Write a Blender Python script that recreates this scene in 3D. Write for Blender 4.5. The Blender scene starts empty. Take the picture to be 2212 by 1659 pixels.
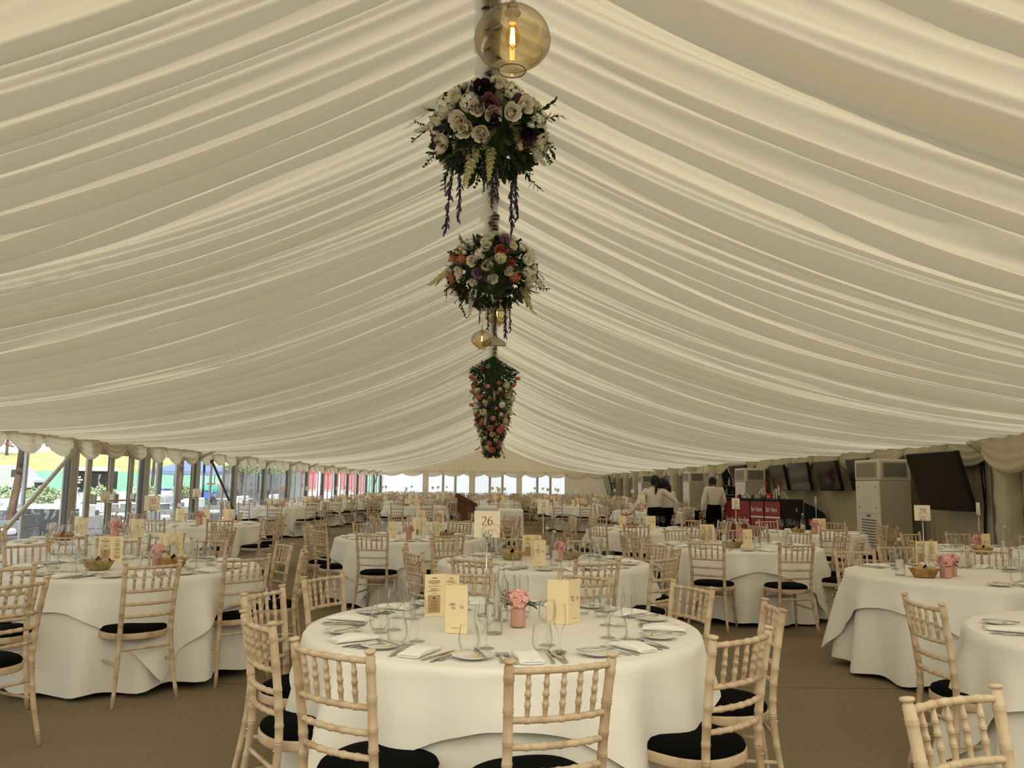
import bpy, math, random
import numpy as np
from mathutils import Vector, Matrix
R = math.radians
PI = math.pi
S = bpy.context.scene
COL = S.collection

# ------------------------------------------------------------------ materials
def mat(name, col, rough=0.6, metal=0.0, spec=0.3, sheen=0.0, trans=None):
    m = bpy.data.materials.new(name); m.use_nodes = True
    b = m.node_tree.nodes['Principled BSDF']
    b.inputs['Base Color'].default_value = (*col, 1)
    b.inputs['Roughness'].default_value = rough
    b.inputs['Metallic'].default_value = metal
    b.inputs['Specular IOR Level'].default_value = spec
    if sheen: b.inputs['Sheen Weight'].default_value = sheen
    return m

def nodes(m):
    nt = m.node_tree
    return nt, nt.nodes, nt.links, nt.nodes.get('Principled BSDF')

def noise_mat(name, c1, c2, scale=8, stretch=(1, 1, 1), rough=0.6, bump=0.0, lo=.35, hi=.65, rnd=False, detail=4, spec=.3):
    m = mat(name, c1, rough, spec=spec)
    nt, N, L, b = nodes(m)
    tc = N.new('ShaderNodeTexCoord'); mp = N.new('ShaderNodeMapping'); nz = N.new('ShaderNodeTexNoise'); cr = N.new('ShaderNodeValToRGB')
    mp.inputs['Scale'].default_value = stretch
    nz.inputs['Scale'].default_value = scale; nz.inputs['Detail'].default_value = detail
    L.new(tc.outputs['Object'], mp.inputs['Vector'])
    if rnd:
        oi = N.new('ShaderNodeObjectInfo'); mu = N.new('ShaderNodeMath'); mu.operation = 'MULTIPLY'; mu.inputs[1].default_value = 37.0
        L.new(oi.outputs['Random'], mu.inputs[0]); L.new(mu.outputs[0], mp.inputs['Location'])
    L.new(mp.outputs['Vector'], nz.inputs['Vector'])
    cr.color_ramp.elements[0].position = lo; cr.color_ramp.elements[1].position = hi
    cr.color_ramp.elements[0].color = (*c1, 1); cr.color_ramp.elements[1].color = (*c2, 1)
    L.new(nz.outputs['Fac'], cr.inputs['Fac']); L.new(cr.outputs['Color'], b.inputs['Base Color'])
    if bump:
        bp = N.new('ShaderNodeBump'); bp.inputs['Strength'].default_value = bump; bp.inputs['Distance'].default_value = .01
        L.new(nz.outputs['Fac'], bp.inputs['Height']); L.new(bp.outputs['Normal'], b.inputs['Normal'])
    return m

def cloth_mat(name, col, tcol=None, tfac=0.0, bump=0.0, scale=60, wave=0.0):
    """woven cloth: diffuse with a share of translucency"""
    m = bpy.data.materials.new(name); m.use_nodes = True
    nt = m.node_tree; N = nt.nodes; L = nt.links; N.clear()
    out = N.new('ShaderNodeOutputMaterial'); d = N.new('ShaderNodeBsdfDiffuse'); d.inputs['Color'].default_value = (*col, 1)
    src = d
    if tfac:
        t = N.new('ShaderNodeBsdfTranslucent'); t.inputs['Color'].default_value = (*(tcol or col), 1)
        mx = N.new('ShaderNodeMixShader'); mx.inputs['Fac'].default_value = tfac
        L.new(d.outputs[0], mx.inputs[1]); L.new(t.outputs[0], mx.inputs[2]); src = mx
    if bump:
        tc = N.new('ShaderNodeTexCoord'); nz = N.new('ShaderNodeTexNoise'); nz.inputs['Scale'].default_value = scale; nz.inputs['Detail'].default_value = 3
        bp = N.new('ShaderNodeBump'); bp.inputs['Strength'].default_value = bump; bp.inputs['Distance'].default_value = .02
        L.new(tc.outputs['Object'], nz.inputs['Vector']); L.new(nz.outputs['Fac'], bp.inputs['Height'])
        L.new(bp.outputs['Normal'], d.inputs['Normal'])
        if tfac: L.new(bp.outputs['Normal'], t.inputs['Normal'])
    L.new(src.outputs[0], out.inputs['Surface'])
    return m

def thin_glass(name, tint=(.97, .98, .97), edge=(.62, .66, .64), refl=.5, rough=0.02, blend=.25):
    """a thin pane or wall of glass: what lies behind shows through, tinted more at grazing angles, plus a mirror share"""
    m = bpy.data.materials.new(name); m.use_nodes = True
    nt = m.node_tree; N = nt.nodes; L = nt.links; N.clear()
    out = N.new('ShaderNodeOutputMaterial'); tr = N.new('ShaderNodeBsdfTransparent'); gl = N.new('ShaderNodeBsdfGlossy'); mx = N.new('ShaderNodeMixShader')
    lw = N.new('ShaderNodeLayerWeight'); lw.inputs['Blend'].default_value = .5
    pw = N.new('ShaderNodeMath'); pw.operation = 'POWER'; pw.inputs[1].default_value = .5 / blend; L.new(lw.outputs['Facing'], pw.inputs[0])
    mc = N.new('ShaderNodeMix'); mc.data_type = 'RGBA'
    mc.inputs['A'].default_value = (*tint, 1); mc.inputs['B'].default_value = (*edge, 1)
    L.new(pw.outputs[0], mc.inputs['Factor']); L.new(mc.outputs['Result'], tr.inputs['Color'])
    mu = N.new('ShaderNodeMath'); mu.operation = 'MULTIPLY'; mu.inputs[1].default_value = refl
    ad = N.new('ShaderNodeMath'); ad.operation = 'ADD'; ad.inputs[1].default_value = .03
    L.new(pw.outputs[0], mu.inputs[0]); L.new(mu.outputs[0], ad.inputs[0]); L.new(ad.outputs[0], mx.inputs['Fac'])
    gl.inputs['Roughness'].default_value = rough
    L.new(tr.outputs[0], mx.inputs[1]); L.new(gl.outputs[0], mx.inputs[2]); L.new(mx.outputs[0], out.inputs['Surface'])
    return m

def emis(name, col, s):
    m = bpy.data.materials.new(name); m.use_nodes = True
    nt = m.node_tree; N = nt.nodes; L = nt.links; N.clear()
    out = N.new('ShaderNodeOutputMaterial'); e = N.new('ShaderNodeEmission'); e.inputs['Color'].default_value = (*col, 1); e.inputs['Strength'].default_value = s
    L.new(e.outputs[0], out.inputs['Surface']); return m

M = {}
M['wood'] = noise_mat('limed_beech', (.60, .475, .335), (.40, .255, .15), 5, (3, 3, .9), .5, 0, .48, .78, rnd=True)
M['pad'] = mat('black_velvet', (.004, .004, .0045), .95, spec=.05)
M['cloth'] = cloth_mat('white_table_linen', (.83, .815, .78), bump=.06, scale=7)
M['napkin'] = cloth_mat('white_napkin_linen', (.86, .85, .82))
M['blacknap'] = cloth_mat('black_napkin', (.008, .008, .009))
M['ceil'] = cloth_mat('pleated_roof_lining', (.57, .495, .34), (.315, .272, .185), .44, bump=.10, scale=14)
M['fill_sheet'] = cloth_mat('bright_fill_sheet', (.7, .68, .6), (.66, .60, .46), .85)  # brighter roof sheet added out of view to light the near tables
M['curtain'] = cloth_mat('cream_wall_lining', (.66, .58, .42), (.7, .62, .45), .08)
M['valance'] = cloth_mat('cream_valance', (.70, .64, .50), (.75, .7, .56), .25)
M['sheer'] = cloth_mat('white_sheer_curtain', (.85, .86, .88), (.68, .69, .71), .72)
M['curtain_r'] = cloth_mat('darker_wall_lining', (.40, .35, .24))  # darker copy of the cream lining, for the right wall
M['valance_r'] = cloth_mat('darker_valance', (.52, .47, .35), (.6, .55, .42), .1)  # darker copy of the cream valance cloth, for the right side
M['legcover'] = cloth_mat('cream_leg_cover', (.50, .45, .34), bump=.5, scale=9)
M['steel'] = mat('polished_steel', (.62, .61, .58), .22, 1.0)
M['cutlery'] = mat('cutlery_steel', (.55, .54, .52), .2, 1.0)
M['china'] = mat('white_china', (.80, .79, .76), .15, spec=.5)
M['butter'] = mat('butter', (.74, .62, .30), .4)
M['glass'] = thin_glass('clear_glass', (.994, .996, .992), (.50, .53, .51), .62, .02, .20)
M['bottle'] = thin_glass('clear_bottle_glass', (.975, .985, .975), (.32, .36, .34), .70, .02, .22)
M['pane'] = thin_glass('window_pane', (.97, .98, .98), (.85, .88, .88), .25, 0.0)
M['amber'] = thin_glass('smoked_amber_glass', (.86, .74, .50), (.46, .36, .22), .40, .03, .35)
M['amber2'] = thin_glass('pale_amber_glass', (.92, .85, .70), (.50, .43, .32), .35, .06, .3)  # paler amber for the upper half of the lamp shade
M['bulbglass'] = thin_glass('bulb_glass', (1, .86, .55), (.9, .6, .25), .2)
M['filament'] = emis('glowing_filament', (1, .62, .2), 60)
M['filament2'] = emis('glowing_filament_far', (1, .66, .25), 25)
M['cream'] = mat('cream_card', (.86, .71, .46), .7)
M['cardw'] = mat('number_card', (.78, .71, .57), .6)
M['cardtint'] = mat('card_swirl', (.72, .55, .42), .6)
M['ink'] = mat('dark_print', (.07, .05, .045), .7)
M['tanbox'] = mat('menu_tan_box', (.48, .33, .19), .7)
M['inkred'] = mat('dark_red_numeral', (.24, .04, .03), .6)
M['pinkpot'] = mat('pink_glazed_jar', (.60, .32, .265), .4)
M['pinkfl'] = mat('pink_petals', (.88, .53, .49), .7)
M['leaf'] = noise_mat('green_leaf', (.018, .04, .012), (.05, .09, .025), 20, rough=.55)
M['leafgrey'] = noise_mat('eucalyptus_leaf', (.09, .115, .08), (.18, .20, .14), 20, rough=.7)
M['leafdark'] = mat('dark_trailing_leaf', (.022, .028, .030), .7)
M['lavender'] = mat('lavender_bloom', (.11, .085, .17), .8)
M['rosew'] = mat('ivory_rose_petals', (.88, .84, .72), .75)
M['roseg'] = mat('white_flower_petals', (.84, .84, .75), .75)
M['rosem'] = mat('mauve_peony_petals', (.30, .12, .17), .8)
M['rosep'] = mat('peach_rose_petals', (.55, .19, .11), .8)
M['rosec'] = mat('coral_blossom', (.60, .22, .14), .8)
M['rosed'] = mat('dark_plum_petals', (.030, .010, .030), .8)
M['roselil'] = mat('lilac_petals', (.40, .25, .42), .8)
M['yellowfl'] = mat('pale_yellow_blossom', (.74, .71, .44), .8)
M['basket'] = noise_mat('straw_basket_weave', (.42, .32, .12), (.24, .20, .07), 40, (1, 1, .3), .7, .5)
M['basketd'] = noise_mat('brown_basket_weave', (.42, .24, .09), (.26, .13, .04), 40, (1, 1, .3), .7, .5)
M['bread'] = noise_mat('bread_crust', (.44, .25, .10), (.60, .43, .24), 9, rough=.6)
M['alu'] = mat('anodised_aluminium', (.44, .41, .34), .45, .2)
M['logo'] = cloth_mat('white_glass_sticker', (.85, .86, .86), (.9, .92, .95), .6)
M['alud'] = mat('dark_aluminium_edge', (.07, .065, .06), .5, .3)
M['alub'] = mat('blue_grey_frame', (.46, .48, .50), .5)
M['ridge'] = noise_mat('ridge_truss', (.50, .46, .37), (.38, .34, .27), 5, (.2, 6, .2), .6)
M['black'] = mat('black_plastic', (.008, .008, .009), .4)
M['screen'] = mat('black_tv_screen', (.004, .004, .004), .10, spec=.55)
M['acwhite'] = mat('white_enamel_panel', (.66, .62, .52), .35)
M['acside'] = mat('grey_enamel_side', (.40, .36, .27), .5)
M['grille'] = mat('dark_grille', (.05, .05, .045), .5)
M['foil'] = noise_mat('streaked_reflection', (.20, .23, .22), (.30, .19, .11), 30, (1, 1, .02), .5)  # streaked colours paint the reflection seen in the grille
M['red'] = mat('red_laminate', (.27, .028, .026), .35)
M['redlt'] = mat('red_leaflet', (.52, .045, .045), .5)
M['white'] = mat('white_print', (.78, .76, .70), .6)
M['darkred'] = mat('dark_red_pattern', (.12, .016, .02), .4)
M['blackpanel'] = mat('black_laminate', (.010, .010, .010), .45)
M['lectern'] = noise_mat('mahogany', (.10, .032, .012), (.16, .06, .022), 4, (6, 6, .6), .4)
M['skin'] = mat('skin', (.42, .23, .16), .6)
M['hair'] = mat('black_hair', (.006, .005, .005), .5)
M['shirt'] = cloth_mat('white_shirt', (.68, .63, .56), bump=.9, scale=7)
M['trouser'] = cloth_mat('black_trousers', (.006, .006, .007))
M['shoe'] = mat('black_shoe', (.01, .01, .01), .4)
# outside
M['stone'] = noise_mat('pale_patio_stone', (.62, .60, .57), (.55, .53, .5), 1.5, rough=.9)
M['grass'] = noise_mat('hazy_grass', (.36, .34, .15), (.25, .26, .10), .7, rough=.95)  # desaturated so the colour carries the haze over the bank
M['grassg'] = noise_mat('mown_grass', (.42, .38, .14), (.34, .30, .11), .5, rough=.95)
M['greenfence'] = noise_mat('green_screen_netting', (.15, .33, .27), (.19, .40, .33), 3, rough=.9)  # green lightened so the colour carries the haze of the window glass
M['white_paint'] = mat('white_paint', (.82, .82, .83), .5)
M['rattan'] = noise_mat('grey_rattan', (.10, .105, .11), (.17, .175, .18), 60, (1, 1, 8), .8)
M['cushion'] = mat('pale_grey_cushion', (.60, .61, .63), .9)
M['van'] = mat('silver_grey_van', (.30, .31, .345), .4)
M['vanglass'] = mat('dark_window', (.03, .035, .04), .15)
M['tyre'] = mat('tyre', (.02, .02, .02), .8)
M['bark'] = noise_mat('bark', (.10, .062, .042), (.055, .036, .027), 14, (1, 1, .2), .9, .4)
M['blossom'] = noise_mat('dusky_pink_leaves', (.26, .13, .11), (.42, .25, .23), 6, rough=.9)
M['gazebo'] = mat('blue_canopy', (.13, .18, .34), .8)
M['greycan'] = mat('grey_awning', (.16, .165, .18), .8)
M['treeg'] = noise_mat('tree_leaves', (.03, .055, .02), (.06, .10, .03), 5, rough=.9)
M['vine'] = noise_mat('pale_vine', (.16, .22, .10), (.34, .40, .24), 8, rough=.9)  # vine and shrub leaves in a lighter, paler green
M['redwall'] = mat('red_cladding', (.62, .05, .045), .6)
M['bluepl'] = mat('blue_plastic', (.05, .11, .40), .6)
M['tealpl'] = mat('teal_plastic', (.06, .34, .28), .6)
M['orange'] = mat('orange_paint', (.60, .22, .06), .6)

# carpet
def carpet():
    m = mat('olive_brown_carpet', (.15, .105, .06), .98, spec=.05)
    nt, N, L, b = nodes(m)
    tc = N.new('ShaderNodeTexCoord'); n1 = N.new('ShaderNodeTexNoise'); n2 = N.new('ShaderNodeTexNoise'); cr = N.new('ShaderNodeValToRGB')
    mp = N.new('ShaderNodeMapping'); mp.inputs['Scale'].default_value = (30, 110, 30)
    L.new(tc.outputs['Object'], mp.inputs['Vector']); L.new(mp.outputs[0], n1.inputs['Vector']); n1.inputs['Scale'].default_value = 1; n1.inputs['Detail'].default_value = 5; n1.inputs['Roughness'].default_value = .7
    L.new(tc.outputs['Object'], n2.inputs['Vector']); n2.inputs['Scale'].default_value = .7
    cr.color_ramp.elements[0].color = (.170, .134, .088, 1); cr.color_ramp.elements[1].color = (.285, .228, .152, 1)
    cr.color_ramp.elements[0].position = .3; cr.color_ramp.elements[1].position = .7
    ad = N.new('ShaderNodeMath'); ad.operation = 'MULTIPLY_ADD'; ad.inputs[1].default_value = .3; L.new(n2.outputs['Fac'], ad.inputs[0])
    sb = N.new('ShaderNodeMath'); sb.operation = 'MULTIPLY_ADD'; sb.inputs[1].default_value = .85; sb.inputs[2].default_value = -.08
    L.new(n1.outputs['Fac'], sb.inputs[0]); L.new(sb.outputs[0], ad.inputs[2])
    L.new(ad.outputs[0], cr.inputs['Fac'])
    # joins between the rolls of carpet, every two metres
    sx = N.new('ShaderNodeSeparateXYZ'); L.new(tc.outputs['Object'], sx.inputs[0])
    md = N.new('ShaderNodeMath'); md.operation = 'PINGPONG'; md.inputs[1].default_value = 1.0; L.new(sx.outputs['Y'], md.inputs[0])
    lt = N.new('ShaderNodeMath'); lt.operation = 'LESS_THAN'; lt.inputs[1].default_value = .006; L.new(md.outputs[0], lt.inputs[0])
    mx = N.new('ShaderNodeMix'); mx.data_type = 'RGBA'; mx.inputs['B'].default_value = (.085, .06, .033, 1)
    L.new(cr.outputs['Color'], mx.inputs['A']); L.new(lt.outputs[0], mx.inputs['Factor']); L.new(mx.outputs['Result'], b.inputs['Base Color'])
    bp = N.new('ShaderNodeBump'); bp.inputs['Strength'].default_value = .5; bp.inputs['Distance'].default_value = .004
    L.new(n1.outputs['Fac'], bp.inputs['Height']); L.new(bp.outputs['Normal'], b.inputs['Normal'])
    return m
M['carpet'] = carpet()

# ------------------------------------------------------------------ mesh building
class MB:
    def __init__(s): s.v = []; s.f = []; s.m = []; s.sm = []
    def add(s, v, f, m=0, smooth=True, X=None):
        o = len(s.v)
        if X is not None: v = [X @ Vector(p) for p in v]
        s.v.extend(tuple(p) for p in v)
        for q in f: s.f.append(tuple(i + o for i in q)); s.m.append(m); s.sm.append(smooth)
        return s
    def box(s, x0, x1, y0, y1, z0, z1, m=0, X=None):
        v = [(x, y, z) for z in (z0, z1) for y in (y0, y1) for x in (x0, x1)]
        return s.add(v, [(0, 2, 3, 1), (4, 5, 7, 6), (0, 1, 5, 4), (2, 6, 7, 3), (0, 4, 6, 2), (1, 3, 7, 5)], m, False, X)
    def bbox(s, x0, x1, y0, y1, z0, z1, b=.005, m=0, X=None):
        """box with chamfered edges"""
        v = []; f = []
        xs = (x0, x1); ys = (y0, y1); zs = (z0, z1); idx = {}
        for i in (0, 1):
            for j in (0, 1):
                for k in (0, 1):
                    sx = b if i == 0 else -b; sy = b if j == 0 else -b; sz = b if k == 0 else -b
                    for a, p in (('x', (xs[i], ys[j] + sy, zs[k] + sz)), ('y', (xs[i] + sx, ys[j], zs[k] + sz)), ('z', (xs[i] + sx, ys[j] + sy, zs[k]))):
                        idx[(i, j, k, a)] = len(v); v.append(p)
        I = idx
        for i in (0, 1):
            q = [I[(i, 0, 0, 'x')], I[(i, 1, 0, 'x')], I[(i, 1, 1, 'x')], I[(i, 0, 1, 'x')]]; f.append(q if i else q[::-1])
            q = [I[(0, i, 0, 'y')], I[(1, i, 0, 'y')], I[(1, i, 1, 'y')], I[(0, i, 1, 'y')]]; f.append(q if not i else q[::-1])
            q = [I[(0, 0, i, 'z')], I[(1, 0, i, 'z')], I[(1, 1, i, 'z')], I[(0, 1, i, 'z')]]; f.append(q if i else q[::-1])
            for j in (0, 1):
                f.append([I[(i, j, 0, 'x')], I[(i, j, 1, 'x')], I[(i, j, 1, 'y')], I[(i, j, 0, 'y')]])
                f.append([I[(i, 0, j, 'x')], I[(i, 1, j, 'x')], I[(i, 1, j, 'z')], I[(i, 0, j, 'z')]])
                f.append([I[(0, i, j, 'y')], I[(1, i, j, 'y')], I[(1, i, j, 'z')], I[(0, i, j, 'z')]])
                for k in (0, 1): f.append([I[(i, j, k, 'x')], I[(i, j, k, 'y')], I[(i, j, k, 'z')]])
        return s.add(v, f, m, False, X)
    def lathe(s, prof, n=24, m=0, X=None, close=False, smooth=True):
        v = []; f = []
        for r, z in prof:
            for i in range(n): a = 2 * PI * i / n; v.append((r * math.cos(a), r * math.sin(a), z))
        k = len(prof)
        for j in range(k - 1):
            for i in range(n): f.append((j * n + i, j * n + (i + 1) % n, (j + 1) * n + (i + 1) % n, (j + 1) * n + i))
        if close:
            f.append(tuple(range(n))[::-1]); f.append(tuple((k - 1) * n + i for i in range(n)))
        return s.add(v, f, m, smooth, X)
    def tube(s, pts, rad, n=8, m=0, X=None, cap=True, up=None):
        pts = [Vector(p) for p in pts]; k = len(pts)
        if not hasattr(rad, '__len__'): rad = [rad] * k
        v = []; f = []; prev = None
        for j in range(k):
            t = (pts[min(j + 1, k - 1)] - pts[max(j - 1, 0)])
            if t.length < 1e-9: t = Vector((0, 0, 1))
            t.normalize()
            if prev is None:
                a = Vector(up) if up else (Vector((0, 0, 1)) if abs(t.z) < .9 else Vector((0, 1, 0)))
                u = t.cross(a).normalized()
            else:
                u = prev - t * prev.dot(t)
                u = u.normalized() if u.length > 1e-6 else t.orthogonal().normalized()
            prev = u; w = t.cross(u)
            for i in range(n):
                a = 2 * PI * i / n; v.append(pts[j] + (u * math.cos(a) + w * math.sin(a)) * rad[j])
        for j in range(k - 1):
            for i in range(n): f.append((j * n + i, j * n + (i + 1) % n, (j + 1) * n + (i + 1) % n, (j + 1) * n + i))
        if cap: f.append(tuple(range(n))[::-1]); f.append(tuple((k - 1) * n + i for i in range(n)))
        return s.add(v, f, m, True, X)
    def bar(s, a, b, w, d, m=0, X=None, up=(0, 0, 1)):
        """rectangular bar from a to b, w across and d deep"""
        a = Vector(a); b = Vector(b); t = (b - a).normalized(); u = t.cross(Vector(up))
        u = u.normalized() if u.length > 1e-6 else Vector((1, 0, 0)); q = u.cross(t)
        v = []
        for p in (a, b):
            for i, j in ((-1, -1), (1, -1), (1, 1), (-1, 1)): v.append(p + u * (i * w / 2) + q * (j * d / 2))
        return s.add(v, [(3, 2, 1, 0), (4, 5, 6, 7), (0, 1, 5, 4), (1, 2, 6, 5), (2, 3, 7, 6), (3, 0, 4, 7)], m, False, X)
    def ball(s, c, r, n=10, m=0, X=None, sq=(1, 1, 1)):
        v = []; f = []; k = max(4, n // 2 + 1)
        for j in range(k + 1):
            th = PI * j / k
            for i in range(n):
                a = 2 * PI * i / n; v.append((c[0] + r * sq[0] * math.sin(th) * math.cos(a), c[1] + r * sq[1] * math.sin(th) * math.sin(a), c[2] - r * sq[2] * math.cos(th)))
        for j in range(k):
            for i in range(n): f.append((j * n + i, j * n + (i + 1) % n, (j + 1) * n + (i + 1) % n, (j + 1) * n + i))
        return s.add(v, f, m, True, X)
    def grid(s, P, m=0, smooth=True, wrap=False, X=None):
        """P[j][i] points"""
        h = len(P); w = len(P[0]); v = [p for row in P for p in row]; f = []
        for j in range(h - 1):
            for i in range(w if wrap else w - 1): f.append((j * w + i, j * w + (i + 1) % w, (j + 1) * w + (i + 1) % w, (j + 1) * w + i))
        return s.add(v, f, m, smooth, X)
    def prism(s, pts, y0, y1, m=0, X=None, axis='y'):
        """polygon pts (a, b) extruded along an axis"""
        n = len(pts)
        mk = {'y': lambda a, b, c: (a, c, b), 'z': lambda a, b, c: (a, b, c), 'x': lambda a, b, c: (c, a, b)}[axis]
        v = [mk(a, b, y0) for a, b in pts] + [mk(a, b, y1) for a, b in pts]
        f = [tuple(range(n)), tuple(range(2 * n - 1, n - 1, -1))] + [(i, i + n, (i + 1) % n + n, (i + 1) % n) for i in range(n)]
        return s.add(v, f, m, False, X)
    def mesh(s, name, mats):
        me = bpy.data.meshes.new(name); me.from_pydata(s.v, [], s.f)
        for k in (mats if isinstance(mats, (list, tuple)) else [mats]): me.materials.append(M[k] if isinstance(k, str) else k)
        me.polygons.foreach_set('material_index', s.m); me.polygons.foreach_set('use_smooth', s.sm); me.update()
        return me
    def build(s, name, mats, parent=None, loc=None, rotz=0):
        return put(name, s.mesh(name, mats), parent, loc, rotz)

def put(name, me, parent=None, loc=None, rotz=0, rot=None, sc=None):
    o = bpy.data.objects.new(name, me); COL.objects.link(o)
    if parent is not None: o.parent = parent
    if loc is not None: o.location = loc
    if rot is not None: o.rotation_euler = rot
    elif rotz: o.rotation_euler = (0, 0, rotz)
    if sc is not None: o.scale = (sc, sc, sc) if not hasattr(sc, '__len__') else sc
    return o
def empty(name, loc=(0, 0, 0), rotz=0):
    o = bpy.data.objects.new(name, None); COL.objects.link(o); o.location = loc; o.rotation_euler = (0, 0, rotz); o.empty_display_size = .05
    return o
def tag(o, label, cat, group=None, kind=None):
    o['label'] = label; o['category'] = cat
    if group: o['group'] = group
    if kind: o['kind'] = kind
    return o
def struct(o, label=None):
    o['kind'] = 'structure'
    if label: o['label'] = label
    return o
KIDS = {}
def kids(o):
    return KIDS.get(o.name, [])
def reg(root, *cs):
    KIDS.setdefault(root.name, []).extend(cs)
def dup(root, loc=None, rotz=None):
    """copy a thing with its parts and sub-parts"""
    r = root.copy(); COL.objects.link(r)
    if loc is not None: r.location = loc
    if rotz is not None: r.rotation_euler = (0, 0, rotz)
    for c in kids(root):
        d = c.copy(); COL.objects.link(d); d.parent = r
        for g in kids(c):
            e = g.copy(); COL.objects.link(e); e.parent = d
    return r

def lerp(a, b, t): return a + (b - a) * t
def catmull(P, n):
    """n points along a smooth curve through P"""
    P = [Vector(p) for p in P]; out = []; k = len(P) - 1
    for i in range(n):
        u = i / (n - 1) * k; j = min(int(u), k - 1); t = u - j
        p0 = P[max(j - 1, 0)]; p1 = P[j]; p2 = P[j + 1]; p3 = P[min(j + 2, k)]
        out.append(.5 * ((2 * p1) + (-p0 + p2) * t + (2 * p0 - 5 * p1 + 4 * p2 - p3) * t * t + (-p0 + 3 * p1 - 3 * p2 + p3) * t ** 3))
    return out
def curve_at(P, u):
    P = [Vector(p) for p in P]; k = len(P) - 1; u = max(0, min(1, u)) * k; j = min(int(u), k - 1); t = u - j
    p0 = P[max(j - 1, 0)]; p1 = P[j]; p2 = P[j + 1]; p3 = P[min(j + 2, k)]
    return .5 * ((2 * p1) + (-p0 + p2) * t + (2 * p0 - 5 * p1 + 4 * p2 - p3) * t * t + (-p0 + 3 * p1 - 3 * p2 + p3) * t ** 3)

# ------------------------------------------------------------------ lettering drawn as pen strokes
def arc(cx, cy, rx, ry, a0, a1, n=14):
    return [(cx + rx * math.cos(R(a0 + (a1 - a0) * i / n)), cy + ry * math.sin(R(a0 + (a1 - a0) * i / n))) for i in range(n + 1)]
GL = {
 '0': (.62, [arc(.31, .5, .27, .47, 90, 450, 28)]),
 '1': (.40, [[(.06, .80), (.24, .96), (.24, .03)], [(.08, .03), (.40, .03)]]),
 '2': (.58, [arc(.27, .70, .23, .26, 160, -30, 14) + [(.05, .04)], [(.05, .04), (.54, .04)]]),
 '3': (.54, [arc(.24, .73, .20, .23, 150, -90, 14) + arc(.24, .26, .25, .24, 90, -150, 16)]),
 '6': (.58, [[(.50, .97)] + arc(.48, .30, .42, .67, 95, 175, 8) + arc(.29, .30, .24, .27, 180, 540, 20)]),
 '7': (.54, [[(.04, .94), (.52, .94), (.20, .02)]]),
 '8': (.56, [arc(.28, .73, .19, .22, 90, 450, 18), arc(.28, .26, .24, .25, 90, 450, 20)]),
 '9': (.58, [arc(.29, .68, .24, .28, 0, 360, 20) + arc(.10, .68, .43, .67, 0, -85, 8)]),
 't': (.46, [[(.20, .92), (.20, .05)], [(.02, .55), (.40, .55)]]),
 'o': (.56, [arc(.26, .33, .22, .29, 0, 360, 22)]),
 'e': (.58, [[(.06, .36), (.46, .36)] + arc(.26, .33, .21, .29, 8, 320, 20)]),
 'r': (.36, [[(.06, .03), (.06, .62)], arc(.26, .40, .19, .20, 170, 60, 8)]),
 'B': (.55, [[(.07, .03), (.07, .97)], [(.07, .95)] + arc(.22, .74, .22, .21, 90, -90, 10) + [(.07, .53)], [(.07, .53)] + arc(.24, .29, .25, .24, 90, -90, 10) + [(.07, .05)]]),
 'H': (.60, [[(.07, .03), (.07, .97)], [(.50, .03), (.50, .97)], [(.07, .52), (.50, .52)]]),
 'L': (.44, [[(.08, .97), (.06, .04), (.42, .06)]]),
 'A': (.56, [[(.04, .03), (.28, .97), (.50, .03)], [(.14, .38), (.42, .38)]]),
 'D': (.58, [[(.07, .03), (.07, .97)] + arc(.10, .5, .40, .46, 85, -85, 14) + [(.07, .04)]]),
 'I': (.20, [[(.09, .03), (.09, .97)]]),
 'E': (.46, [[(.42, .95), (.07, .95), (.07, .04), (.42, .04)], [(.07, .5), (.36, .5)]]),
 'S': (.48, [arc(.23, .73, .18, .22, 40, 250, 12) + arc(.23, .27, .20, .24, 80, -140, 12)]),
 'a': (.50, [arc(.22, .30, .18, .26, 0, 360, 16), [(.42, .58), (.42, .04)]]),
 'y': (.48, [[(.04, .60), (.22, .08)], [(.44, .60), (.12, -.34)]]),
 ' ': (.3, []),
}
def ribbon(b, pts, w, wmin, nib, z, m, put_pt):
    n = len(pts)
    if n < 2: return
    A = []; B_ = []
    for i in range(n):
        a = pts[max(i - 1, 0)]; c = pts[min(i + 1, n - 1)]; dx, dy = c[0] - a[0], c[1] - a[1]; l = math.hypot(dx, dy) or 1
        nx, ny = -dy / l, dx / l
        if nib is None: ww = w
        else: ww = wmin + (w - wmin) * abs(math.sin(math.atan2(dy, dx) - nib))
        A.append(put_pt(pts[i][0] + nx * ww / 2, pts[i][1] + ny * ww / 2, z)); B_.append(put_pt(pts[i][0] - nx * ww / 2, pts[i][1] - ny * ww / 2, z))
    b.grid([A, B_], m, False)
def lettering(b, text, h, w=.1, wmin=.03, nib=None, m=0, origin=(0, 0, 0), ux=(1, 0, 0), uy=(0, 0, 1), off=0.0, center=True, sx=1.0, gap=.08):
    """flat lettering of cap height h on the plane ux, uy, lying off above it"""
    ux = Vector(ux); uy = Vector(uy); nn = ux.cross(uy).normalized(); O = Vector(origin)
    tot = sum((GL[c][0] + gap) * sx for c in text) - gap * sx
    x = -tot * h / 2 if center else 0
    for c in text:
        for st in GL[c][1]:
            ribbon(b, st, w, wmin, nib, 0, m, lambda px, py, z: O + ux * (x + px * h * sx) + uy * (py * h) + nn * off)
        x += (GL[c][0] + gap) * sx * h
    return tot * h
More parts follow.
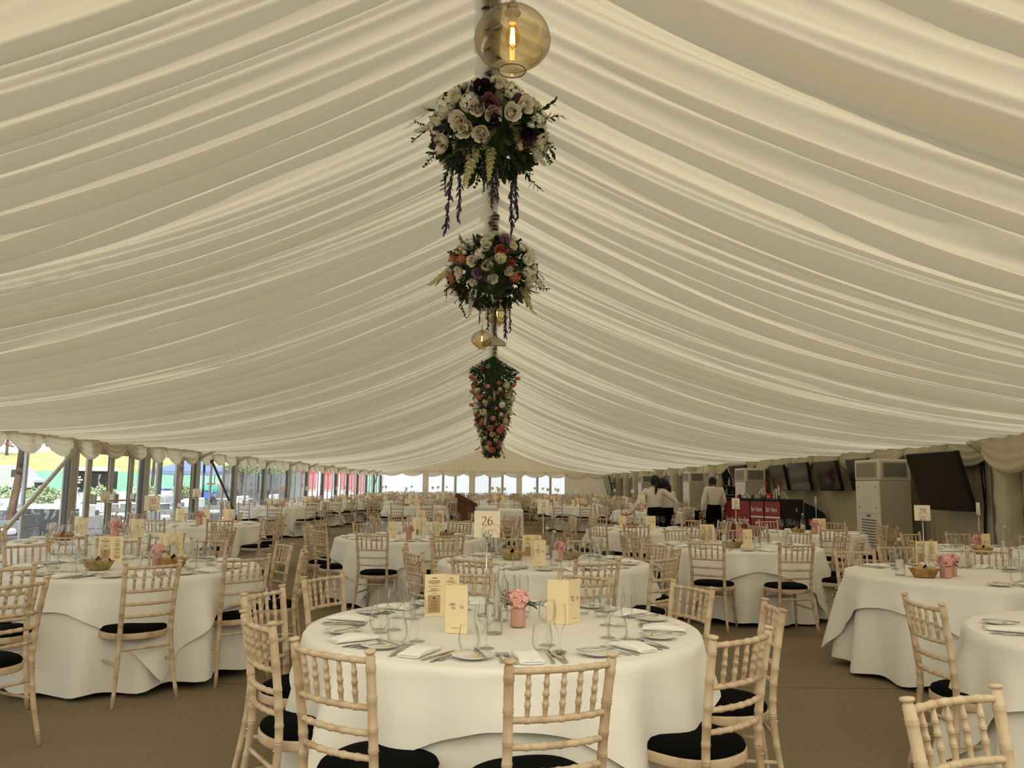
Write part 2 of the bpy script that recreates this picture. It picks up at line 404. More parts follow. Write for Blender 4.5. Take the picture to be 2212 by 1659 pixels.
# ------------------------------------------------------------------ the banquet chair
POST = [(.205, -.262, 0), (.178, -.222, .22), (.164, -.196, .45), (.166, -.212, .66), (.178, -.25, .905)]
def post_mesh(b, s, n, lod):
    P = [(x * s, y, z) for x, y, z in POST]
    pts = []; rad = []
    rings = [.10, .22, .36, .50, .575, .66, .74, .835, .925] if lod == 0 else []
    us = []
    base = lambda u: .0115 + .0045 * min(1, u / .5)
    marks = [(0, 0)]
    for r in rings:
        marks += [(r - .014, 0), (r - .010, .0025), (r - .006, .0004), (r, 0), (r + .006, .0004), (r + .010, .0025), (r + .014, 0)] if False else \
                 [(r - .013, 0), (r - .009, .0026), (r - .004, .0002), (r + .001, .0026), (r + .005, 0)]
    marks += [(k / 10, 0) for k in range(1, 10)] + [(.965, 0), (.972, -.004), (.977, -.004)] if lod < 2 else [(.5, 0), (.97, 0)]
    marks += [(.98, .001), (.986, .0035), (.996, .003), (1.0, -.004)]
    marks.sort()
    for u, d in marks: pts.append(curve_at(P, u)); rad.append(base(u) + d)
    b.tube(pts, rad, n)
def rail_pts(z, hw, y0, bow, n=13):
    return [((i / (n - 1) * 2 - 1) * hw, y0 - bow * (1 - (i / (n - 1) * 2 - 1) ** 2), z) for i in range(n)]
def back_at(z):
    for i in range(200):
        p = curve_at([(x, y, z_) for x, y, z_ in POST], i / 199)
        if p.z >= z: return p
    return p
def rail_mesh(b, z, n, lod):
    p = back_at(z)
    if lod:
        b.tube(rail_pts(z, p.x, p.y, .028, 7 if lod == 1 else 3), .0105, n); return
    pts = []; rad = []
    us = [(-1, 0)]
    for c in (-.66, -.33, 0, .33, .66): us += [(c - .05, 0), (c - .04, .002), (c - .012, .0022), (c, .0006), (c + .012, .0022), (c + .04, .002), (c + .05, 0)]
    us += [(-.85, 0), (-.5, 0), (-.165, 0), (.165, 0), (.5, 0), (.85, 0), (1, 0)]
    us.sort()
    for u, d in us: pts.append((u * p.x, p.y - .028 * (1 - u * u), z)); rad.append(.0105 + d)
    b.tube(pts, rad, n)
ZR = (.868, .715, .632, .552)
def spindle_mesh(b, k, n, lod):
    u = (-.66, -.33, 0, .33, .66)[k]
    p1 = back_at(ZR[0]); p0 = back_at(ZR[1])
    a = Vector((u * p0.x, p0.y - .028 * (1 - u * u), ZR[1])); c = Vector((u * p1.x, p1.y - .028 * (1 - u * u), ZR[0]))
    if lod: b.tube([a, c], .0075, n); return
    pr = [(0, .0065), (.1, .008), (.26, .009), (.28, .0118), (.305, .0092), (.33, .0118), (.35, .009), (.49, .0085), (.5, .0118), (.525, .009), (.55, .0118), (.565, .0085), (.70, .0085), (.715, .0112), (.735, .0085), (.755, .011), (.77, .0085), (.9, .0072), (1, .006)]
    b.tube([a.lerp(c, t) for t, r in pr], [r for t, r in pr], n)
def seat_outline(sc=1.0, n=36):
    out = []
    for i in range(n):
        a = 2 * PI * i / n; c, s_ = math.cos(a), math.sin(a)
        e = 2 / 2.5
        x = .205 * abs(c) ** e * (1 if c >= 0 else -1); y = .200 * abs(s_) ** e * (1 if s_ >= 0 else -1)
        x *= 1 + .10 * (y / .2)
        out.append((x * sc, y * sc - .005))
    return out
def seat_frame_mesh(b, n):
    o = seat_outline(1.0, n); i_ = seat_outline(.86, n)
    rows = [[(x, y, .402) for x, y in i_], [(x, y, .402) for x, y in o], [(x * 1.008, y * 1.008, .408) for x, y in o], [(x * 1.008, y * 1.008, .436) for x, y in o], [(x, y, .441) for x, y in o], [(x, y, .441) for x, y in i_], [(x, y, .402) for x, y in i_]]
    b.grid(rows, 0, True, True)
def pad_mesh(b, n, m=0):
    o = seat_outline(1.0, n)
    rows = [[(x * s, y * s, z) for x, y in o] for s, z in ((.88, .438), (.97, .442), (.985, .452), (.95, .466), (.85, .476), (.6, .482), (.3, .484), (.02, .485))]
    b.grid(rows, m, True, True); k = len(b.v) - n
    b.f.append(tuple(range(k, k + n))); b.m.append(m); b.sm.append(True)
def leg_mesh(b, s, n, lod):
    a = Vector((.165 * s, .160, .402)); c = Vector((.188 * s, .190, 0))
    if lod: b.tube([a, c], [.0165, .0115], n); return
    pr = [(0, .0125), (.03, .0175), (.10, .0175), (.12, .0185)]
    for r in (.24, .52, .76): pr += [(r - .02, .016 - .004 * r), (r - .012, .0188 - .004 * r), (r - .002, .0158 - .004 * r), (r + .008, .0188 - .004 * r), (r + .016, .016 - .004 * r)]
    pr += [(1, .0115)]
    b.tube([a.lerp(c, t) for t, r in pr], [r for t, r in pr], n)
def stretcher_mesh(b, k, n, lod):
    f = lambda s, z: Vector((.165 * s, .160, .402)).lerp(Vector((.188 * s, .190, 0)), 1 - z / .402)
    rr = lambda s, z: Vector((back_at(z).x * s, back_at(z).y, z))
    a, c = [(f(-1, .25), rr(-1, .25)), (f(1, .25), rr(1, .25)), (f(-1, .33), f(1, .33)), (rr(-1, .345), rr(1, .345))][k]
    if lod: b.tube([a, c], .0085, n); return
    pr = [(0, .0085)] + [(t + d, r) for t in (.2, .5, .8) for d, r in ((-.03, .009), (-.02, .0105), (0, .009), (.02, .0105), (.03, .009))] + [(1, .0085)]
    b.tube([a.lerp(c, t) for t, r in pr], [r for t, r in pr], n)
def bolt_mesh(b, s):
    p = back_at(.42); b.ball((p.x * s * 1.0, p.y - .016, .42), .0055, 8)

CH = {}
def chair_protos():
    def one(fn, *a, nm='x', mt='wood'):
        b = MB(); fn(b, *a); return b.mesh(nm, mt)
    hi = [('seat_pad', one(pad_mesh, 36, nm='pad', mt='pad')), ('seat_frame', one(seat_frame_mesh, 36, nm='seat_frame'))]
    for s in (-1, 1): hi.append(('back_post', one(post_mesh, s, 14, 0, nm='post')))
    for z in ZR: hi.append(('back_rail', one(rail_mesh, z, 10, 0, nm='rail')))
    for k in range(5): hi.append(('spindle', one(spindle_mesh, k, 10, 0, nm='spindle')))
    for s in (-1, 1): hi.append(('front_leg', one(leg_mesh, s, 12, 0, nm='leg')))
    for k in range(4): hi.append(('stretcher', one(stretcher_mesh, k, 8, 0, nm='stretcher')))
    for s in (-1, 1): hi.append(('bolt', one(bolt_mesh, s, nm='bolt', mt='steel')))
    CH['hi'] = hi
    mid = [('seat_pad', one(pad_mesh, 20, nm='pad_m', mt='pad')), ('seat_frame', one(seat_frame_mesh, 20, nm='frame_m'))]
    b = MB()
    for s in (-1, 1): post_mesh(b, s, 8, 0)
    for z in ZR: rail_mesh(b, z, 6, 1)
    for k in range(5): spindle_mesh(b, k, 6, 0)
    mid.append(('backrest', b.mesh('back_m', 'wood')))
    for s in (-1, 1): mid.append(('front_leg', one(leg_mesh, s, 8, 1, nm='leg_m')))
    b = MB()
    for k in range(4): stretcher_mesh(b, k, 6, 1)
    mid.append(('stretcher', b.mesh('stretch_m', 'wood')))
    CH['mid'] = mid
    def lowmesh(n):
        b = MB()
        for s in (-1, 1): post_mesh(b, s, n, 2); leg_mesh(b, s, n, 1)
        for z in ZR: rail_mesh(b, z, n, 2)
        for k in range(5): spindle_mesh(b, k, 3, 1)
        for k in range(4): stretcher_mesh(b, k, 3, 1)
        seat_frame_mesh(b, 14); pad_mesh(b, 14, 1)
        return b
    CH['lowb'] = lowmesh(4)
    b = CH['lowb']
    b2 = MB(); b2.v = b.v; b2.f = b.f; b2.m = [1 if i == 1 else 0 for i in b.m]; b2.sm = b.sm
    CH['low'] = b2.mesh('chair_far', ['wood', 'pad']); CH['lowb'] = b2
chair_protos()
N_CHAIR = [0]
FARCH = []
def chair(bx, by, face, label, group, lod=None):
    """bx, by: middle of the top of the backrest on the plan; face: heading of the sitter"""
    x = bx + math.cos(face) * .25; y = by + math.sin(face) * .25; rz = face - PI / 2
    d = math.hypot(x, y)
    if lod is None: lod = 'hi' if d < 9.0 else 'mid' if d < 16.5 else 'low'
    if lod == 'low':
        o = put('banquet_chair', CH['low'], None, (x, y, 0), rz)
    else:
        o = empty('banquet_chair', (x, y, 0), rz)
        for nm, me in CH[lod]: put(nm, me, o)
    tag(o, label, 'chair', group); N_CHAIR[0] += 1
    return o

# ------------------------------------------------------------------ tableware
P = {}
def mk(name, b, mats): P[name] = b.mesh(name, mats); return P[name]
def wine_profile(h, rb, rbowl, rrim, stem, bowl0):
    pr = [(.0, .002), (rb * .5, .003), (rb * .95, .0015), (rb, .0025), (rb * .6, .006), (.009, .010), (.0045, .02), (.0042, stem * .9), (.007, stem)]
    n = 12
    for i in range(1, n + 1):
        t = i / n; z = lerp(stem, h, t)
        r = rbowl * math.sin(min(1, t / bowl0) * PI / 2) ** .72 if t < bowl0 else lerp(rbowl, rrim, ((t - bowl0) / (1 - bowl0)) ** 1.4)
        pr.append((r, z))
    return pr
def glassware():
    for nm, n in (('', 24), ('_far', 10)):
        b = MB(); b.lathe(wine_profile(.187, .034, .0385, .031, .088, .42), n); b.lathe([(.031, .187), (.0318, .1882), (.0305, .1882)], n, 1); mk('wine_glass' + nm, b, ['glass', 'rimglass'])
        b = MB(); b.lathe(wine_profile(.192, .030, .0265, .0215, .072, .5), n); b.lathe([(.0215, .192), (.0222, .193), (.021, .193)], n, 1); mk('champagne_flute' + nm, b, ['glass', 'rimglass'])
        pr = [(0, .004), (.024, .004), (.026, .002), (.030, .004), (.038, .018), (.0425, .038), (.0430, .052), (.040, .075), (.0345, .105)]
        b = MB(); b.lathe(pr, n); b.lathe([(.0345, .105), (.0352, .106), (.034, .106)], n, 1); mk('tumbler' + nm, b, ['glass', 'rimglass'])
        pr = [(0, .006), (.030, .006), (.0355, .002), (.0365, .012), (.0365, .165), (.034, .185), (.024, .205), (.0165, .222), (.0145, .235), (.0135, .275)]
        b = MB(); b.lathe(pr, n); mk('bottle_body' + nm, b, 'bottle')
        b = MB(); b.lathe([(.0, .292), (.0135, .292), (.0148, .288), (.0148, .268), (.0135, .268)], n); mk('bottle_cap' + nm, b, 'capglass')
        b = MB()
        for hh in (0, 1): b.grid([[(.0369 * math.cos(a), .0369 * math.sin(a), z) for a in [(-.9 + 1.8 * i / 8) + PI * hh for i in range(9)]] for z in (.055, .125)], 0)
        mk('bottle_label' + nm, b, 'labelclear')
M['rimglass'] = thin_glass('glass_rim', (.85, .87, .85), (.6, .62, .6), .9)
M['capglass'] = mat('clear_stopper', (.55, .56, .52), .25, spec=.5)
M['labelclear'] = mat('pale_label', (.58, .56, .50), .5)
M['wine'] = thin_glass('red_wine', (.45, .03, .03), (.3, .01, .01), .2)
glassware()
def flatware():
    b = MB(); b.lathe([(0, .003), (.050, .003), (.056, .0045), (.082, .0145), (.084, .0155), (.0825, .0165), (.056, .007), (.048, .0055), (0, .0055)], 40); mk('side_plate', b, 'china')
    b = MB(); b.lathe([(0, .003), (.050, .003), (.082, .0145), (.0825, .0165), (.052, .006), (0, .0055)], 14); mk('side_plate_far', b, 'china')
    def flat(outl, z0, z1):
        b = MB(); b.prism(outl, z0, z1, 0, None, 'z'); return b
    # pieces lie along +y with the handle at -y
    h = [(-.0045, -.10), (-.0055, -.095), (-.0045, -.02), (-.003, 0)]
    def sym(l): return l + [(-x, y) for x, y in l[::-1]]
    kn = [(-.005, -.107), (-.0065, -.10), (-.0055, -.01), (-.0055, 0), (-.0085, .012), (-.009, .07), (-.004, .105), (.003, .11), (.0055, .10), (.0055, -.01), (.0065, -.10), (.005, -.107)]
    b = MB(); b.prism(kn, .0, .0035, 0, None, 'z'); b.ball((0, -.055, .002), .0068, 8, 0, None, (1, 7.5, .5)); mk('table_knife', b, 'cutlery')
    b = MB(); b.prism([(x * .9, y * .78) for x, y in kn], .0, .003, 0, None, 'z'); b.ball((0, -.045, .002), .0058, 8, 0, None, (1, 7, .5)); mk('butter_knife', b, 'cutlery')
    def strip(pts, ws, thick=.0022):
        """bent metal strip: pts (y, z), half widths"""
        b = MB(); A = []
        for (y, z), w in zip(pts, ws): A.append([(-w, y, z), (-w * .6, y, z + thick), (w * .6, y, z + thick), (w, y, z), (0, y, z - thick * .2)])
        b.grid(A, 0, True, True); n = len(pts)
        b.f.append((4, 3, 2, 1, 0)); b.m.append(0); b.sm.append(False); k = (n - 1) * 5; b.f.append((k, k + 1, k + 2, k + 3, k + 4)); b.m.append(0); b.sm.append(False)
        return b
    for nm, sc in (('table_fork', 1.0), ('starter_fork', .88)):
        b = strip([(y * sc, z) for y, z in ((-.098, .001), (-.085, .002), (-.03, .006), (.02, .008), (.038, .005), (.052, .002), (.060, .0015))], [w * sc for w in (.005, .0075, .0045, .0035, .006, .0115, .0125)])
        for k in range(4):
            x = (-.0108 + .0072 * k) * sc; b.bar((x, .058 * sc, .0025), (x * .95, .102 * sc, .006), .003 * sc, .002)
        mk(nm, b, 'cutlery')
    b = strip([(-.098, .001), (-.085, .002), (-.03, .006), (.02, .007), (.04, .004)], (.005, .0075, .0045, .0035, .005))
    rows = []
    for s, z in ((1, .008), (.85, .0045), (.5, .002), (.05, .001)): rows.append([(.0205 * s * math.cos(a) * (1 - .12 * math.sin(a)), .068 + .033 * s * math.sin(a), z) for a in [2 * PI * i / 18 for i in range(18)]])
    b.grid(rows[::-1], 0, True, True); mk('dessert_spoon', b, 'cutlery')
    b = MB(); b.box(-.010, .010, -.007, .007, 0, .007); b.box(-.004, .012, -.009, -.001, .004, .009); mk('butter', b, 'butter')
    # folded napkin: two rolls of cloth side by side
    def nap(seed, w=.095, l=.20, hh=.026):
        rr = random.Random(seed); b = MB(); rows = []
        for j in range(13):
            y = -l / 2 + l * j / 12; row = []
            tw = 1 + .06 * math.sin(j * .9 + seed)
            for i in range(20):
                a = 2 * PI * i / 20; c, s_ = math.cos(a), math.sin(a)
                x = w / 2 * tw * (abs(c) ** .55) * (1 if c >= 0 else -1); z = hh / 2 + hh / 2 * (abs(s_) ** .8) * (1 if s_ >= 0 else -1)
                if s_ > .3: z += -.005 * math.exp(-(x / .012) ** 2) + .004 * math.sin(y * 30 + seed)
                z *= (.75 + .25 * math.sin(PI * (j + .6) / 13))
                row.append((x, y, max(0, z)))
            rows.append(row)
        b.grid(rows, 0, True, True)
        for k, sgn in ((0, 1), (12 * 20, -1)):
            f = tuple(range(k, k + 20)); b.f.append(f[::-1] if sgn > 0 else f); b.m.append(0); b.sm.append(False)
        for k in (0, 1): b.box(-w * .42, w * .44, -l / 2 - .004 - .003 * k, l / 2 - .02, .004 + .007 * k, .008 + .007 * k)   # folded layers at the end
        return b
    for k in range(3): mk('napkin%d' % k, nap(k), 'napkin')
    b = MB(); b.bbox(-.045, .045, -.095, .095, 0, .024, .008); mk('napkin_far', b, 'napkin')
flatware()

# bread basket
def basket(nm, mt, a=.115, c=.082, h=.062):
    rows = []
    n = 40
    for r, z in ((.62, .001), (.66, .002), (.80, h * .45), (.95, h * .92), (1.0, h), (1.02, h + .004), (.98, h + .006), (.93, h * .9), (.78, h * .45), (.62, .006), (.0, .006)):
        row = []
        for i in range(n):
            t = 2 * PI * i / n; w = 1 + (.012 if i % 2 else -.004) * (1 if 0 < z < h else .3)
            row.append((a * r * w * math.cos(t), c * r * w * math.sin(t), z))
        rows.append(row)
    b = MB(); b.grid(rows, 0, True, True); b.f.append(tuple(range(n))[::-1]); b.m.append(0); b.sm.append(False)
    mk(nm, b, mt)
basket('bread_basket', 'basket'); basket('bread_basket_brown', 'basketd')
b = MB(); b.ball((0, 0, .026), .034, 14, 0, None, (1.25, .95, .78)); mk('bread_roll', b, 'bread')
b = MB(); rows = []
for j in range(7):
    rows.append([(-.09 + .03 * i, -.05 + .0167 * j, .045 + .025 * math.sin(i * 1.3 + j) + .018 * math.cos(j * 1.7 + i * .4) + (.02 if j in (0, 6) else 0)) for i in range(7)])
b.grid(rows, 0, False); mk('basket_napkin', b, 'blacknap')
# peaked corner of black napkin standing out of a basket
b = MB(); b.add([(-.05, 0, .03), (.05, .01, .03), (.0, -.02, .105), (.0, .03, .03)], [(0, 1, 2), (1, 3, 2), (3, 0, 2)], 0, False); b.add([(.02, .03, .03), (.10, .02, .035), (.075, .02, .085), (.06, -.02, .03)], [(0, 1, 2), (1, 3, 2), (3, 0, 2)], 0, False); mk('napkin_peak', b, 'blacknap')

# vase with ribbed sides
b = MB(); rows = []
for r, z in ((.0, .004), (.028, .001), (.0355, .004), (.0365, .012), (.0365, .075), (.033, .085), (.0285, .090), (.0285, .100), (.025, .100), (.026, .06), (.0, .05)):
    rows.append([((r + (.0009 * math.cos(24 * t) if .01 < z < .08 and r > .03 else 0)) * math.cos(t), (r + (.0009 * math.cos(24 * t) if .01 < z < .08 and r > .03 else 0)) * math.sin(t), z) for t in [2 * PI * i / 96 for i in range(96)]])
b.grid(rows, 0, True, True); mk('ribbed_jar', b, 'pinkpot')
b = MB(); b.bbox(-.032, .032, -.032, .032, 0, .085, .004); mk('square_jar', b, 'pinkpot')

def petal(b, X, l, w, cup, m=0):
    P_ = []
    for j in range(4):
        v = j / 3; hw = w * (math.sin(PI * (.15 + .72 * v)) ** .8)
        P_.append([(u * hw, l * v, cup * (v * v) * l + .35 * hw * u * u) for u in (-1, -.4, .4, 1)])
    b.grid(P_, m, True, False, X)
def hydrangea_head(rr, n=70, r=.045):
    b = MB()
    for k in range(n):
        z = 1 - 1.75 * k / n; a = k * 2.39996; q = math.sqrt(max(0, 1 - z * z)); d = Vector((q * math.cos(a), q * math.sin(a), z))
        c = d * r * (1 + .12 * rr.uniform(-1, 1)); c.z *= .8
        rot = d.to_track_quat('Z', 'Y').to_matrix().to_4x4(); s0 = rr.uniform(0, PI)
        for p in range(4):
            X = Matrix.Translation(c) @ rot @ Matrix.Rotation(s0 + p * PI / 2, 4, 'Z')
            petal(b, X, .0155, .0085, .25 + .3 * rr.random())
    return b
rr = random.Random(3)
mk('blossom', hydrangea_head(rr), 'pinkfl')
def leaf(b, X, l, w, m=0, curl=.2):
    b.grid([[(-w * math.sin(PI * v) ** .8, l * v, curl * l * v * v * .5 + w * .3), (0, l * v, curl * l * v * v * .5), (w * math.sin(PI * v) ** .8, l * v, curl * l * v * v * .5 + w * .3)] for v in (0.02, .2, .4, .6, .8, .98)], m, True, False, X)
b = MB()
for k, (ax, az, l) in enumerate(((.2, -1.3, .06), (-.1, -1.75, .065), (.3, -.9, .045), (.2, 2.2, .04))):
    X = Matrix.Translation((0, 0, .0)) @ Matrix.Rotation(az, 4, 'Z') @ Matrix.Translation((0, .03, 0)) @ Matrix.Rotation(ax, 4, 'X'); leaf(b, X, l, .020, 0, -.5)
b.tube([(0, 0, -.06), (0, 0, .0)], .004, 6); mk('flower_leaf', b, 'leaf')
b = MB()
for k in range(16):
    a = rr.uniform(0, 6.28); q = rr.uniform(.2, 1); p = Vector((-.045 - .03 * q + .02 * math.cos(a), .02 * math.sin(a), -.005 + .05 * rr.random()))
    b.ball(p, .0035, 6, 0); b.tube([(-.02, 0, -.01), p], .0008, 4, 1)
mk('berry_sprig', b, ['redlt', 'leafgrey'])

# menu card: two leaves standing open, printed
def menu(nm, ang, h=.212, w=.105, front=True, far=False):
    """spine on the origin, standing; the leaf on +x carries the cover lettering on its outer (-y) face"""
    b = MB(); t = .0012
    A = R(ang)
    u1 = Vector((1, 0, 0)); u2 = Vector((math.cos(A), math.sin(A), 0))
    for u in (u1, u2):
        nn = Vector((0, 0, 1)).cross(u)
        b.add([nn * s * t / 2 + u * x + Vector((0, 0, z)) for s in (-1, 1) for x in (0, w) for z in (0, h)], [(0, 2, 3, 1), (4, 5, 7, 6), (0, 1, 5, 4), (2, 6, 7, 3), (1, 3, 7, 5), (0, 4, 6, 2)], 0, False)
    body = b.mesh(nm, 'cream')
    if far: return body, None, None
    q = MB(); O = Vector((w * .5, -.0014, h * .55)); up = (0, 0, 1); ux = (1, 0, 0)
    lettering(q, 'LADIES', .011, .16, .05, .6, 0, O + Vector((-.020, 0, .006)), ux, up, 0, True, .85)
    lettering(q, 'Day', .013, .13, .04, .6, 0, O + Vector((-.014, 0, -.009)), ux, up, 0, True, .85)
    for k in range(14):  # round emblem
        a = 2 * PI * k / 14; q.bar(O + Vector((.026 + .0095 * math.cos(a), 0, .003 + .0075 * math.sin(a))), O + Vector((.026 + .0105 * math.cos(a + .3), 0, .003 + .0085 * math.sin(a + .3))), .0010, .0003, 0, None, (0, 1, 0))
    for z in (.004, .0, -.004): q.bar(O + Vector((.020, 0, z)), O + Vector((.032, 0, z)), .0012, .0003, 0, None, (0, 1, 0))
    q.bar((w * .30, -.0014, .024), (w * .66, -.0014, .024), .0016, .0003, 0, None, (0, 1, 0))
    # inner pages: lines of print and the tan panel
    rr = random.Random(5)
    for u, sgn in ((u1, 1), (u2, -1)):
        nn = Vector((0, 0, 1)).cross(u) * sgn
        base = nn * .0014; z = h - .02
        q.bar(base + u * (w * .38) + Vector((0, 0, z)), base + u * (w * .62) + Vector((0, 0, z)), .0032, .0003, 0, None, nn)
        z -= .012
        while z > (.112 if sgn > 0 else .03):
            l = rr.uniform(.25, .72) * w; q.bar(base + u * (w / 2 - l / 2) + Vector((0, 0, z)), base + u * (w / 2 + l / 2) + Vector((0, 0, z)), .0014, .0003, 0, None, nn); z -= rr.choice((.0045, .0045, .0045, .011))
        if sgn > 0:
            c = base + u * (w * .5) + Vector((0, 0, .062)); q.bar(c + Vector((0, 0, -.045)), c + Vector((0, 0, .045)), w * .66, .0002, 1, None, nn)
            base = nn * .0017; q.bar(base + u * (w * .44) + Vector((0, 0, .092)), base + u * (w * .56) + Vector((0, 0, .092)), .010, .0002, 0, None, nn)
            for k in range(11):
                l = rr.uniform(.25, .55) * w; z = .080 - k * .0052; q.bar(base + u * (w / 2 - l / 2) + Vector((0, 0, z)), base + u * (w / 2 + l / 2) + Vector((0, 0, z)), .0013, .0002, 0, None, nn)
    pr = q.mesh(nm + '_print', ['ink', 'tanbox'])
    return body, pr, None
MENU = {'open': menu('menu_card', 115), 'tight': menu('menu_card_narrow', 38), 'wide': menu('menu_card_wide', 150)}
MENU_FAR = menu('menu_card_far', 80, far=True)[0]
def menu_card(x, y, z, rz, kind, label, group='menu cards on the tables'):
    body, pr, _ = MENU[kind]
    o = put('menu_card', body, None, (x, y, z), rz); put('print', pr, o); tag(o, label, 'menu', group); return o

# table number on a tall stand
def sign_parts():
    b = MB(); b.lathe([(0, .008), (.012, .008), (.040, .006), (.045, .003), (.045, 0), (0, 0)], 28); mk('sign_base', b, 'steel')
    b = MB(); b.tube([(0, 0, .006), (0, 0, .40)], .0042, 10); mk('sign_pole', b, 'steel')
    b = MB()
    for s in (-1, 1):
        b.tube([(s * .004, -.004, .395), (s * .012, -.006, .40), (s * .019, -.007, .413), (s * .017, -.007, .428), (s * .009, -.006, .434)], [.004, .006, .0065, .0055, .003], 8)
        b.tube([(s * .004, .004, .395), (s * .016, .006, .408), (s * .012, .006, .43)], [.004, .005, .003], 8)
    mk('sign_clip', b, 'steel')
    b = MB(); b.box(-.068, .068, -.0008, .0008, .398, .536); 
    for k in range(2):
        r0 = (.045, .075)[k]
        A = [(-.002 + .03 + r0 * math.cos(R(a)), .398 + r0 * 1.0 * math.sin(R(a))) for a in range(5, 150, 8)]; B = [(-.002 + .03 + (r0 - .014) * math.cos(R(a)), .398 + (r0 - .014) * math.sin(R(a))) for a in range(5, 150, 8)]
        cl = lambda p: (max(-.067, min(.067, p[0])), -.0012, max(.399, min(.535, p[1])))
        b.grid([[cl(p) for p in A], [cl(p) for p in B]], 1, False)
    mk('sign_card', b, ['cardw', 'cardtint'])
sign_parts()
NUM = {}
def number_sign(x, y, z, rz, num, label, sc=1.0, group='table number stands'):
    o = empty('table_number', (x, y, z), rz); o.scale = (sc, sc, sc)
    put('base', P['sign_base'], o); put('pole', P['sign_pole'], o); put('clip', P['sign_clip'], o); c = put('card', P['sign_card'], o)
    if num:
        if num not in NUM:
            b = MB(); lettering(b, num, .046, .12, .028, .35, 0, (0, -.0016, .462), (1, 0, 0), (0, 0, 1), 0, True, 1.0, .10)
            lettering(b, num, .046, .12, .028, .35, 0, (0, .0016, .462), (-1, 0, 0), (0, 0, 1), 0, True, 1.0, .10); NUM[num] = b.mesh('numeral', 'inkred')
        put('numeral', NUM[num], c)
    tag(o, label, 'table number', group); return o
b = MB(); b.lathe([(0, .006), (.04, .004), (.04, 0), (0, 0)], 8, 0); b.tube([(0, 0, .0), (0, 0, .41)], .0045, 4, 0); b.box(-.065, .065, -.0015, .0015, .40, .53, 1); mk('sign_far', b, ['steel', 'cardw'])
# ------------------------------------------------------------------ the camera of the photograph (2212 x 1659)
FPX, ROLL, CAMP = 1730.0, .0125, Vector((.06, 0, 1.44))
def cam_axes():
    dx, dy = 1070 - 1106.0, 1046 - 829.5
    c, s = math.cos(ROLL), math.sin(ROLL)
    u = dx * c + dy * s; v = -dx * s + dy * c
    pitch = math.atan(v / FPX); yaw = math.atan(-u / FPX * math.cos(pitch))
    fwd = Vector((math.sin(yaw) * math.cos(pitch), math.cos(yaw) * math.cos(pitch), math.sin(pitch)))
    r0 = Vector((math.cos(yaw), -math.sin(yaw), 0)); u0 = r0.cross(fwd)
    return r0 * c + u0 * s, -r0 * s + u0 * c, fwd
RX, UX, FX = cam_axes()
def ray(px, py): return (RX * (px - 1106) - UX * (py - 829.5) + FX * FPX).normalized()
def atY(px, py, Y):
    d = ray(px, py); return CAMP + d * ((Y - CAMP.y) / d.y)
def atX(px, py, X):
    d = ray(px, py); return CAMP + d * ((X - CAMP.x) / d.x)
def atZ(px, py, Z):
    d = ray(px, py); return CAMP + d * ((Z - CAMP.z) / d.z)
cam = bpy.data.cameras.new('camera'); co = bpy.data.objects.new('camera', cam); COL.objects.link(co)
cam.sensor_width = 36; cam.lens = 36 * FPX / 2212; cam.clip_end = 600; cam.clip_start = .05
co.matrix_world = Matrix((( RX.x, UX.x, -FX.x, CAMP.x), (RX.y, UX.y, -FX.y, CAMP.y), (RX.z, UX.z, -FX.z, CAMP.z), (0, 0, 0, 1)))
S.camera = co

W2, YB, YF = 7.5, -6.0, 53.5        # half width of the marquee, back and far end
EAVE, RISE = 2.21, 2.03
def ceil_h(x):
    t = max(0, 1 - abs(x) / W2); return EAVE + RISE * (.25 * t + .75 * t ** 2.4)

M['greypanel'] = mat('grey_door_panel', (.21, .21, .185), .4)
# ------------------------------------------------------------------ floor and roof lining
b = MB(); b.box(-W2 - .1, W2 + .1, YB, YF + .1, -.05, 0); struct(b.build('floor', 'carpet'))

